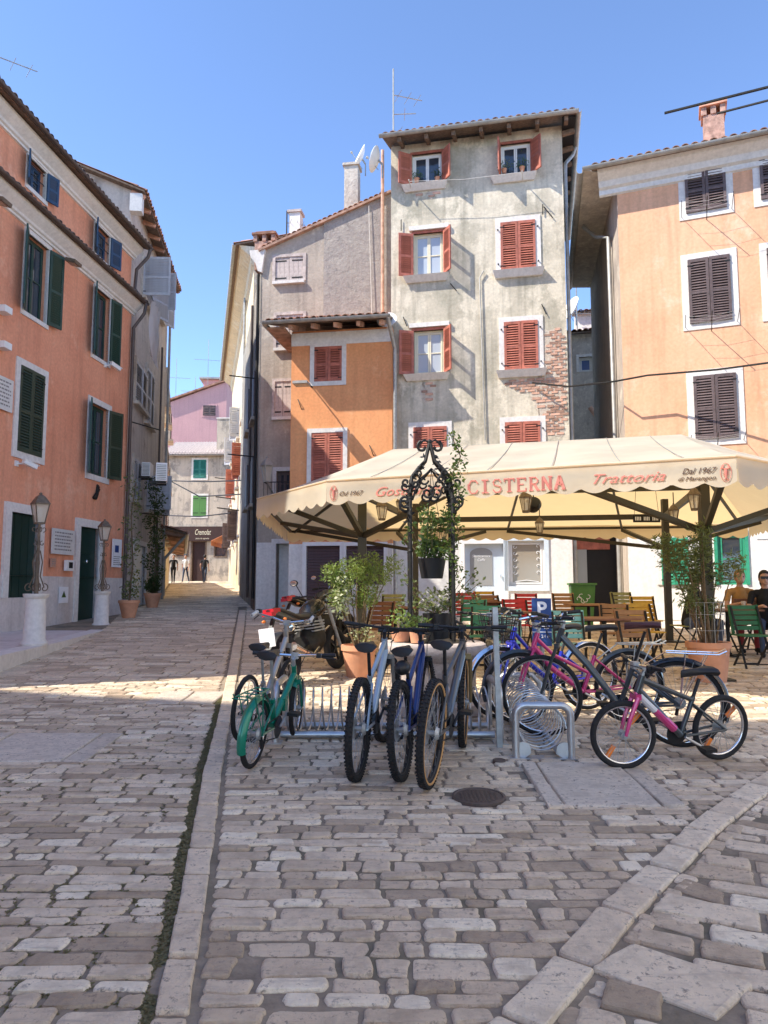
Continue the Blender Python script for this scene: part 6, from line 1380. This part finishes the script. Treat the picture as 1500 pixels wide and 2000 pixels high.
    for s, a in ((-1, .5), (1, .5+pi)):
        e = B+V((.17*cos(a), s*.065, .17*sin(a))); k = MB().tube([B+V((0, s*.055, 0)), e], .011, 6); k.build('crank', 'steel' if not knob else 'black_plastic', o, True); MB().box(e.x-.05, e.x+.05, min(e.y+s*.01, e.y+s*.1), max(e.y+s*.01, e.y+s*.1), e.z-.013, e.z+.013).build('pedal', 'black_plastic', o)
    MB().tube([B+V((0, -.043, .086)), RX+V((0, -.043, .04))], .005, 4).tube([B+V((0, -.043, -.086)), RX+V((.02, -.043, -.06)), RX+V((0, -.043, -.04))], .005, 4).build('chain', 'iron', o); MB().lathe([(.015, .03), (.05, .03), (.035, .052), (.015, .052)], RX, 20, (0, -1, 0)).build('cassette', 'galv', o); MB().tube([RX+V((.01, -.05, -.02)), RX+V((.03, -.055, -.11))], .014, 6).build('derailleur', 'black_plastic', o)
    if fender:
        for nm, cx, a0, a1, Mx in [t_ for t_ in (('rear_fender', 0, R(15), R(200), None), ('front_fender', wb, R(-20 if kind != 'fold' else -10), R(130), SR)) if front_fender or t_[1] == 0]:
            q = MB(); fw_ = tw*.5+.014; n = 18; vs = []
            for i in range(n+1):
                a = a0+(a1-a0)*i/n; rr = r+.018
                for k, (yy, dr) in enumerate(((-1, -.016), (-.6, .004), (0, .012), (.6, .004), (1, -.016))): vs.append(V((cx+(rr+dr)*cos(a), yy*fw_, r+(rr+dr)*sin(a))))
            if Mx: vs = [Mx @ v for v in vs]
            q.add(vs, [(i*5+k, i*5+k+1, (i+1)*5+k+1, (i+1)*5+k) for i in range(n) for k in range(4)]); q.build(nm, fender, o, True, fix=False)
            sy = MB()
            for a in ((a0*.5+a1*.5), a1-.2 if cx == 0 else a0+.2):
                for s in (-1, 1):
                    A_, B_ = V((cx, s*.055, r)), V((cx+(r+.01)*cos(a), s*fw_, r+(r+.01)*sin(a))); sy.tube([Mx @ A_, Mx @ B_] if Mx else [A_, B_], .0025, 4)
            sy.build('fender_stay', 'galv', o)
    if rack:
        q = MB(); z = r*2+.07
        for s in (-1, 1): q.tube([V((.1, s*.05, z)), V((-.1, s*.06, z)), V((-.3, s*.06, z-.0)), V((-.36, s*.05, z+.03))], .006, 6).tube([V((-.05, s*.06, z)), V((0, s*.065, r))], .005, 6).tube([V((-.22, s*.06, z)), V((0, s*.065, r))], .005, 6)
        for x in (.1, -.02, -.14, -.26, -.35): q.tube([V((x, -.06, z)), V((x, .06, z))], .005, 6)
        q.tube([ST+V((0, 0, -.05)), V((.1, 0, z))], .006, 6); q.build('luggage_rack', rack, o, True)
    if basket:
        q = MB(); bx = H1_+V((.2, 0, .02)); 
        for zz, k in ((-.12, .8), (-.04, .9), (.04, 1), (.1, 1.05)): q.tube([bx+V((.12*k*a, .16*k*b, zz)) for a, b in ((-1, -1), (1, -1), (1, 1), (-1, 1))], .005, 4, closed=True)
        for i in range(9):
            for a, b in ((-1, -1+i/4), (1, -1+i/4), (-1+i/4, -1), (-1+i/4, 1)): q.tube([bx+V((.12*.8*a, .16*.8*b, -.12)), bx+V((.12*1.05*a, .16*1.05*b, .1))], .003, 4)
        q.v = [tuple(SR @ V(v)) for v in q.v]; q.build('basket', 'black_plastic', o)
    if extra: extra(o, dict(B=B, H1=H1_, H0=H0, S1=S1, ST=ST, RX=RX, FX=FX, r=r, wb=wb, SR=SR, c=c, hd=hd))
    return o
def g2(px, py): return gnd(px, py)
def red_reflector(o, k): MB().ball((k['RX'].x-(k['r']+.015)*cos(R(-20)), 0, k['r']+.06), (.012, .025, .032)).build('tail_light', 'p_red', o, True)
def reflectors(o, k):
    for cx in (k['RX'], k['FX']):
        for a in (2.4, 5.3): p_ = cx+V((k['r']*.62*cos(a), -.03, k['r']*.62*sin(a))); MB().box(-.05, .05, -.006, .006, -.018, .018, Matrix.Translation(p_) @ Matrix.Rotation(-a, 4, 'Y')).build('reflector', 'amber', o)
def bag(o, k): p_ = k['S1']+V((-.12, 0, -.06)); MB().ball(p_, (.09, .06, .055)).build('saddle_bag', 'black_plastic', o, True)
def lamp(o, k): p_ = k['SR'] @ (k['H1']+V((.1, 0, .02))); MB().lathe([(.01, -.04), (.045, -.02), (.05, .02), (.02, .03)], p_, 14, (1, 0, .1)).build('headlight', 'chrome', o, True)
ra = g2(491, 1503)
bike('green folding bicycle with green mudguards and red rear light', ra, g2(578, 1437), 'fold', 'p_green', .25, .042, 'chrome', fender='p_green', rack='p_green', lean=5, bar='flat', saddle='black_plastic', saddle_h=.84, head=.62, extra=red_reflector, steer=8, base=1.0)
bike('old silver bicycle with pale curled handlebar grips behind the green folding bicycle', g2(474, 1450), g2(572, 1390), 'fold', 'p_silver', .28, .042, 'chrome', lean=5, bar='curl', saddle='black_plastic', saddle_h=.80, head=.84, grips='grip_white', extra=lamp, base=1.05)
bike('pale silver blue mountain bike with wide knobbly tyres', g2(698, 1527), g2(750, 1455), 'mtb', 'p_silverblue', .355, .053, 'black_plastic', knob=True, lean=2, suspension=True, saddle_h=.93, fork='p_silver', steer=-6, base=1.12)
bike('dark blue mountain bike with saddle bag between two other mountain bikes', g2(787, 1527), g2(838, 1455), 'mtb', 'p_blue', .345, .051, 'black_plastic', knob=True, lean=-2, suspension=True, saddle_h=.90, fork='p_black', extra=bag, base=1.08)
bike('grey mountain bike with tan sidewall tyres leaning in the rack', g2(838, 1541), g2(908, 1450), 'mtb', 'p_grey', .365, .054, 'black_plastic', 'tan', True, lean=4, suspension=True, saddle_h=.97, fork='p_gold', col2='p_silverblue', steer=8, base=1.15)
bike('black bicycle with black mudguards behind the right end of the spiral rack', g2(1000, 1345), g2(938, 1395), 'mtb', 'p_black', .34, .042, 'steel', fender='p_black', lean=3, bar='flat', steer=10, base=1.05)
bike('bright blue city bicycle with a front basket behind the pink bicycle', g2(1150, 1388), g2(1003, 1402), 'step', 'p_brightblue', .345, .042, 'chrome', fender='chrome', lean=-3, bar='curl', basket=True, saddle_h=.88, base=1.06)
bike('pink step through city bicycle with pink mudguards', g2(1228, 1412), g2(1036, 1416), 'step', 'p_pink', .335, .042, 'chrome', fender='p_charcoal', lean=-3, bar='city', saddle='black_plastic', rack='galv', saddle_h=.92, base=1.06)
bike('charcoal city bicycle with brown saddle and chrome luggage rack', g2(1330, 1462), g2(1057, 1440), 'mono', 'p_charcoal', .355, .042, 'chrome', fender='p_black', front_fender=False, lean=-4, bar='city', saddle='saddle_brown', rack='chrome', saddle_h=1.02, fork='p_charcoal', head=.93, base=1.13)
bike('small charcoal and white children mountain bike with pink fork and orange reflectors', g2(1405, 1487), g2(1218, 1504), 'mtb', 'p_charcoal', .253, .046, 'chrome', lean=-7, bar='flat', saddle='black_plastic', fork='p_pink', col2='p_white', saddle_h=.72, suspension=True, extra=reflectors, steer=-12, base=.86)

# ------------------------------------------------------------------ bike racks
p0, p1 = gnd(548, 1446), gnd(966, 1446); o = thing('bike_rack', 'long steel spiral bike rack holding the mountain bikes', 'bike rack', p0); d = p1-p0; L = d.xy.length
MB().tube([(0, 0, .05), (L, 0, .05)], .03, 10).build('front_rail', 'steel', o, True); MB().tube([(0, .42, .05), (L, .42, .05)], .03, 10).build('rear_rail', 'steel', o, True); nl = 23; pts = []
for i in range(nl*20+1): a = 2*pi*i/20; pts.append((L*i/(nl*20), .21+.19*cos(a), .235+.19*sin(a)))
MB().tube(pts, .0085, 6).build('spiral', 'steel', o, True)
for x in (-.03, L+.03): MB().tube([(x, -.12, 0), (x, -.12, .36)]+arc((x, -.0, .36), .12, pi, pi/2, 6, (0, 1, 0))[1:]+arc((x, .42, .36), .12, pi/2, 0, 6, (0, 1, 0))+[(x, .54, 0)], .03, 10).build('end_hoop', 'steel', o, True); MB().box(x-.06, x+.06, -.2, .62, .002, .012).build('foot_plate', 'steel', o)
p0 = gnd(1062, 1482); o = thing('bike_rack', 'second spiral bike rack seen end on beneath the city bicycles', 'bike rack', p0, R(-3)); w = .215
MB().tube([(-w, 0, 0), (-w, 0, .33)]+arc((-w+.08, 0, .33), .08, pi, pi/2, 6)[1:]+arc((w-.08, 0, .33), .08, pi/2, 0, 6)+[(w, 0, 0)], .03, 10).build('end_hoop', 'steel', o, True); MB().box(-w-.05, w+.05, -.05, .07, .002, .012).build('foot_plate', 'steel', o)
pts = []; nl = 15; L = 1.55
for i in range(nl*20+1): a = 2*pi*i/20; t = i/(nl*20); pts.append((.185*cos(a), .03+L*t, .225+SL*L*t+.185*sin(a)))
MB().tube(pts, .0065, 6).build('spiral', 'steel', o, True)
for s in (-1, 1): MB().tube([(s*.12, 0, .05), (s*.12, L, .05+SL*L)], .025, 8).build('rail', 'steel', o, True); MB().lathe([(.06, -.012), (.06, .012)], (s*.16, -.0, .07), 18, (0, 1, 0)).build('gusset', 'steel', o)
MB().tube([(-w, L, SL*L), (-w, L, .33+SL*L), (-w+.08, L, .41+SL*L), (w-.08, L, .41+SL*L), (w, L, .33+SL*L), (w, L, SL*L)], .03, 10).build('end_hoop', 'steel', o, True)
# sign pole and parking sign
p_ = gnd(976, 1462); o = thing('grey_pole', 'slim square grey pole rising from the end of the rack', 'pole', p_); h = at(968, 1186, p_.y).z-p_.z; MB().box(-.022, .022, -.022, .022, 0, h, Matrix.Shear('XY', 4, (-.02, 0))).build('shaft', 'galv', o)
p_ = at(1058, 1215, 8.2); o = thing('parking_sign', 'blue bicycle parking sign with a white P', 'sign', (p_.x, p_.y, gz(8.2)), R(-6)); zc = p_.z-gz(8.2); w, h = .105, .26
MB().box(-w, w, -.012, 0, zc-h, zc+h).build('plate', 'sign_blue', o); MB().tube([(0, .02, 0), (0, .02, zc+h)], .025, 8).build('post', 'galv', o); text(o, 'P', 'sign_white', .21, Matrix.Translation((0, -.016, zc+.075)) @ UP, off=.006)
MB().box(-w, w, -.015, -.012, zc+.035, zc+.042).build('divider', 'sign_white', o); MB().box(-w, w, -.015, -.012, zc-.11, zc-.104).build('divider', 'sign_white', o); q = MB()
for s in (-1, 1): q.tube([(s*.05+.028*cos(a), -.016, zc-.045+.028*sin(a)) for a in [2*pi*i/16 for i in range(16)]], .004, 4, closed=True)
q.tube([(-.05, -.016, zc-.045), (-.02, -.016, zc+.0), (.03, -.016, zc+.0), (.05, -.016, zc-.045), (0, -.016, zc-.045), (-.02, -.016, zc+.0)], .004, 4).tube([(.03, -.016, zc), (.035, -.016, zc+.02), (.05, -.016, zc+.02)], .004, 4).build('bicycle_symbol', 'sign_white', o); text(o, '0 - 24 h', 'sign_white', .05, Matrix.Translation((0, -.016, zc-.17)) @ UP)

# ------------------------------------------------------------------ motorcycles
def motorcycle(label, rear, yaw, body, tail, lean=8, plate=True):
    o = thing('motorcycle', label, 'motorcycle', (rear.x, rear.y, gz(rear.y)+.012), yaw, 'parked motorcycles'); o.rotation_euler = (R(-lean), -SL*sin(yaw), yaw); wb = 1.38; r = .3
    for x, tw in ((0, .14), (wb, .11)):
        t = MB(); n = 36; t.tube([V(((r-tw*.45)*cos(2*pi*i/n), 0, (r-tw*.45)*sin(2*pi*i/n))) for i in range(n)], tw*.48, 10, closed=True); w = inst('wheel', t.mesh('tyre', 'rubber', 'all'), o, (x, 0, r)); q = MB()
        for k in range(5): a = 2*pi*k/5; q.beam((0, 0, 0), ((r-tw)*cos(a), 0, (r-tw)*sin(a)), .03, .03)
        q.tube([((r-tw)*cos(2*pi*i/24), 0, (r-tw)*sin(2*pi*i/24)) for i in range(24)], .018, 6, closed=True).lathe([(.06, .05), (.12, .05), (.12, .056), (.06, .056)], n=20, axis=(0, 1, 0)); inst('rim', q.mesh('rim', 'black_plastic'), w)
    def hull(name, secs, mat):
        q = MB(); vs = []; n = 12
        for x, z, w, h in secs:
            for k in range(n): a = 2*pi*k/n; vs.append((x, w*cos(a), z+h*sin(a)))
        q.add(vs, [(i*n+k, i*n+(k+1) % n, (i+1)*n+(k+1) % n, (i+1)*n+k) for i in range(len(secs)-1) for k in range(n)]+[tuple(range(n))[::-1], tuple(len(vs)-n+k for k in range(n))]); return q.build(name, mat, o, True)
    hull('fuel_tank', [(.62, .80, .08, .05), (.7, .84, .14, .10), (.85, .88, .17, .13), (1.0, .90, .15, .12), (1.1, .88, .08, .08)], body); hull('seat', [(.66, .80, .10, .045), (.5, .78, .13, .05), (.25, .80, .13, .05), (.05, .87, .10, .05), (-.12, .92, .07, .04)], 'black_plastic')
    hull('tail_cowl', [(.3, .76, .10, .05), (.0, .82, .11, .06), (-.2, .89, .08, .045), (-.3, .92, .03, .02)], tail); MB().box(-.30, -.13, -.075, .075, .885, .945).build('tail_panel', 'p_red', o); hull('engine', [(.42, .45, .12, .10), (.5, .45, .17, .17), (.75, .48, .18, .2), (.92, .5, .12, .15)], 'iron'); hull('headlamp_fairing', [(1.02, .98, .06, .05), (1.12, .98, .13, .12), (1.22, .95, .12, .11), (1.28, .92, .06, .06)], body)
    q = MB()
    for z in (.58, .62, .66, .70): q.box(.55, .86, -.15, .15, z, z+.02)
    q.build('cylinder_fins', 'galv', o); MB().tube([(.7, -.12, .4), (.4, -.16, .3), (.1, -.19, .36), (-.15, -.2, .46)], [.025, .03, .05, .055], 10).build('exhaust', 'chrome', o, True); MB().tube([(.45, .1, .42), (0, .11, .3)], .03, 8).tube([(.45, -.1, .42), (0, -.11, .3)], .03, 8).build('swing_arm', 'iron', o, True)
    q = MB()
    for s in (-1, 1): q.tube([(1.1, s*.09, 1.0), (wb, s*.09, r)], [.026, .022], 8)
    q.build('fork', 'galv', o, True); q = MB().tube([(.98, -.36, 1.06), (1.08, -.2, 1.06), (1.1, 0, 1.02), (1.08, .2, 1.06), (.98, .36, 1.06)], .013, 8); q.build('handlebar', 'black_plastic', o, True)
    for s in (-1, 1):
        MB().tube([(.98, s*.36, 1.06), (1.03, s*.26, 1.06)], .02, 8).build('grip', 'black_plastic', o); MB().tube([(1.06, s*.24, 1.07), (1.1, s*.34, 1.24)], .007, 6).ball((1.1, s*.37, 1.27), (.02, .07, .045)).build('mirror', 'black_plastic', o, True); MB().ball((1.082, s*.37, 1.27), (.008, .06, .037)).build('mirror_glass', 'chrome', o); MB().ball((-.18, s*.15, .80), (.035, .025, .02)).build('indicator', 'amber', o, True)
    q = MB(); n = 10; vs = []
    for i in range(n+1): a = R(60+100*i/n); vs += [V(((r+.05)*cos(a), s*.09, r+(r+.05)*sin(a))) for s in (-1, 0, 1)]
    q.add(vs, [(i*3+k, i*3+k+1, (i+1)*3+k+1, (i+1)*3+k) for i in range(n) for k in range(2)]); q.build('rear_mudguard', 'black_plastic', o, True, fix=False); MB().box(-.34, -.24, -.07, .07, .86, .91).build('tail_light', 'p_red', o)
    if plate: MB().box(-.40, -.39, -.105, .105, .50, .72, Matrix.Rotation(0, 4, 'Y')).build('number_plate', 'sign_white', o); MB().beam((-.2, 0, .82), (-.38, 0, .6), .05, .03).build('plate_bracket', 'black_plastic', o)
    MB().tube([(.6, .12, .3), (.5, .3, .01)], .012, 6).build('kickstand', 'iron', o)
motorcycle('motorcycle with red tail and white rear plate standing behind the green bicycle', gnd(566, 1338), R(68), 'p_black', 'p_charcoal'); motorcycle('dark motorcycle with gold mirrors parked behind the red tailed one', gnd(592, 1276), R(60), 'p_charcoal', 'p_black')

# ------------------------------------------------------------------ people
def person(label, loc, yaw, caps, mats, head, hair, hairmat, scale=1., extra=None, gl=False, hair_long=0):
    """caps: (p0, r0, p1, r1, material index); fused into one skin by a voxel remesh"""
    o = thing('person', label, 'person', loc, yaw); q = MB(); hc = V(head)
    for p0, r0, p1, r1, m in caps:
        p0, p1 = V(p0), V(p1); k = 5; q.tube([p0.lerp(p1, i/k) for i in range(k+1)], [r0+(r1-r0)*i/k for i in range(k+1)], 10); q.ball(p0, r0, 10, 7); q.ball(p1, r1, 10, 7)
    q.ball(hc, (.078, .092, .115), 14, 10); q.ball(hc+V((0, -.06, -.06)), (.045, .045, .05), 10, 7); q.ball(hc+V((0, -.098, -.018)), (.014, .02, .022), 8, 6)
    for s in (-1, 1): q.ball(hc+V((s*.08, .01, -.015)), (.014, .025, .032), 8, 6)
    me = q.mesh('body', mats); ob = bpy.data.objects.new('tmp', me); COL.objects.link(ob); md = ob.modifiers.new('r', 'REMESH'); md.mode = 'VOXEL'; md.voxel_size = .0115; sm = ob.modifiers.new('s', 'SMOOTH'); sm.iterations = 4; sm.factor = .5
    dg = bpy.context.evaluated_depsgraph_get(); nm = bpy.data.meshes.new_from_object(ob.evaluated_get(dg)); bpy.data.objects.remove(ob); nm.name = 'body'; nm.materials.clear()
    for m in mats: nm.materials.append(M_(m))
    segs = [(V(a), V(b), ra_, rb_, m) for a, ra_, b, rb_, m in caps]; idx = []
    for f in nm.polygons:
        c = f.center; best = (abs((c-hc).length-.1) if (c-hc).length < .15 else 9, 0)
        for a, b, ra_, rb_, m in segs:
            ab = b-a; t = max(0, min(1, (c-a).dot(ab)/max(1e-9, ab.dot(ab)))); dd = (c-(a+ab*t)).length-(ra_+(rb_-ra_)*t)
            if dd < best[0]: best = (dd, m)
        idx.append(best[1])
    nm.polygons.foreach_set('material_index', idx); nm.polygons.foreach_set('use_smooth', [True]*len(idx)); b = bpy.data.objects.new('body', nm); COL.objects.link(b); b.parent = o
    h = MB(); h.ball(hc+V((0, .018, .022)), (.092, .102, .118), 14, 9); h.v = [(v[0], v[1], v[2]) for v in h.v]
    bm = [i for i, v in enumerate(h.v) if v[1] < hc.y-.045 and v[2] < hc.z+.055]
    for i in bm: h.v[i] = (h.v[i][0]*1., hc.y-.03, max(h.v[i][2], hc.z+.0))
    if hair_long: h.tube([hc+V((0, .07, .02)), hc+V((0, .09, -.08)), hc+V((0, .08, -.08-hair_long))], [.075, .07, .03], 10)
    h.build('hair', hairmat, o, 'all')
    f = MB()
    for s in (-1, 1): f.ball(hc+V((s*.032, -.083, .008)), (.014, .008, .009), 8, 6)
    f.build('eyes', 'dark', o); MB().ball(hc+V((0, -.094, -.062)), (.022, .008, .007), 8, 6).build('mouth', 'saddle_brown', o)
    if gl: MB().box(-.07, .07, -.107, -.092, hc.z-.012-hc.z, .03, Matrix.Translation(hc)).build('sunglasses', 'black_plastic', o)
    return o
def hand(p_, dr, side, m=0):
    """palm, four fingers of different lengths and a thumb, slightly curled"""
    p_ = V(p_); d = V(dr).normalized(); sd = d.cross(V((0, 0, 1))).normalized() if abs(d.z) < .95 else V((0, 1, 0)); dn = V((0, 0, -1)) if abs(d.z) < .9 else V((0, -1, 0)); o = [(p_, .028, p_+d*.06, .033, m)]
    for k, L in enumerate((.06, .072, .067, .05)): b = p_+d*.075+sd*((k-1.5)*.02); e = b+d*L*.55+dn*.008; o += [(b, .010, e, .0095, m), (e, .0095, e+d*L*.3+dn*L*.45, .008, m)]
    t = p_+d*.02+sd*(-.03*side); o += [(t, .012, t+d*.03+sd*(-.022*side), .011, m), (t+d*.03+sd*(-.022*side), .011, t+d*.06+sd*(-.018*side)+dn*.012, .009, m)]
    return o
def seated(top, leg, armL, armR, lean=0., sleeve=True):
    hz = .52; ch = V((0, .02-lean*.3, hz+.36)); nk = V((0, .03-lean*.42, hz+.56)); c = [((0, .04, hz), .125, ch, .135, 1), (ch, .135, V((0, nk.y+.01, hz+.46)), .11, 1), ((-.12, nk.y, hz+.47), .065, (.12, nk.y, hz+.47), .065, 1), (nk-V((0, 0, .06)), .052, nk+V((0, -.01, .05)), .05, 0), ((-.09, .03, hz-.01), .095, (.09, .03, hz-.01), .095, 2)]
    for s in (-1, 1): c += [((s*.09, 0, hz-.01), .085, (s*.12, -.42, hz+.0), .06, 2), ((s*.12, -.42, hz), .058, (s*.12, -.40, .1), .04, 2), ((s*.12, -.38, .05), .042, (s*.13, -.54, .035), .034, 3)]
    for s, (el, wr) in ((-1, armL), (1, armR)):
        sh = V((s*.185, nk.y+.0, hz+.46)); el, wr = V(el), V(wr); m = sh.lerp(el, .6); c += [(sh, .058, m, .048, 1), (m, .044, el, .04, 0 if sleeve else 1), (el, .04, wr, .028, 0 if sleeve else 1)]; c += hand(wr, wr-el, s)
    return c, nk+V((0, -.03, .15))
sx = at(1350, 1200, 12.1).x; c, hd_ = seated(0, 0, ((-.24, -.12, .72), (-.06, -.26, .86)), ((.26, -.15, .72), (.12, -.36, .80)), .25)
person('man in a black t-shirt sitting at the terrace table behind the olive shrub', (sx, 12.1, gz(12.1)+.012), R(70), c, ['skin', 'cloth_black', 'cloth_jeans', 'cloth_black'], hd_, 0, 'hair_dark')
sx = at(1445, 1200, 12.6).x; c, hd_ = seated(0, 0, ((-.26, -.18, .74), (-.1, -.40, .80)), ((.27, -.16, .74), (.16, -.38, .80)), .2, True)
person('blonde woman in an ochre top facing the square at the terrace table', (sx, 12.6, gz(12.6)+.012), R(-8), c, ['skin', 'cloth_ochre', 'cloth_red', 'cloth_black'], hd_, 0, 'hair_blonde', hair_long=.0)
sx = at(1496, 1200, 12.0).x; c, hd_ = seated(0, 0, ((-.27, -.12, .72), (-.12, -.36, .78)), ((.27, -.12, .72), (.12, -.34, .78)), .1)
person('woman in black with sunglasses sitting at the far right of the terrace', (sx, 12.0, gz(12.0)+.012), R(-20), c, ['skin', 'cloth_black', 'cloth_jeans', 'cloth_black'], hd_, 0, 'hair_dark', gl=True, hair_long=.12)
def walking(st, armsw, bare=True, backpack=False):
    c = [((0, 0, .95), .125, (0, 0, 1.25), .135, 1), ((0, 0, 1.25), .135, (0, 0, 1.36), .11, 1), ((-.12, 0, 1.38), .062, (.12, 0, 1.38), .062, 1), ((0, 0, 1.38), .05, (0, -.01, 1.5), .048, 0), ((-.08, 0, .92), .1, (.08, 0, .92), .1, 2)]
    for s in (-1, 1):
        k = s*st; c += [((s*.09, 0, .9), .085, (s*.09, -k*.16, .5), .058, 2), ((s*.09, -k*.16, .5), .055, (s*.09, -k*.3+(.12 if k < 0 else 0), .1), .04, 2), ((s*.09, -k*.3+(.12 if k < 0 else 0), .06), .04, (s*.1, -k*.3-.13+(.12 if k < 0 else 0), .04), .034, 3)]
        sh = V((s*.19, 0, 1.37)); el = V((s*.25, .03+k*.06, 1.1)); wr = V((s*.24, -.06+k*.12, .86)); c += [(sh, .056, sh.lerp(el, .55), .047, 1), (sh.lerp(el, .55), .043, el, .039, 0), (el, .039, wr, .028, 0)]+hand(wr, wr-el, s)
    return c, V((0, -.03, 1.63))
for lb, px, d, yw, mats, hm, ln, st in (('woman in a black top and black trousers walking down the alley', 338, 46, 10, ['skin', 'cloth_black', 'cloth_black', 'cloth_black'], 'hair_dark', .2, .8), ('person in a white shirt and dark jeans walking in the alley', 362, 46.5, -10, ['skin', 'cloth_white', 'cloth_jeans', 'cloth_white'], 'hair_dark', 0, -.7), ('person in a black t-shirt and blue jeans walking away up the alley', 399, 46, 180, ['skin', 'cloth_black', 'cloth_jeans', 'cloth_white'], 'hair_dark', 0, .5)):
    c, hd_ = walking(st, 0); person(lb, (at(px, 1130, d).x, d, gz(d)+.02), R(yw), c, mats, hd_, 0, hm, hair_long=ln)
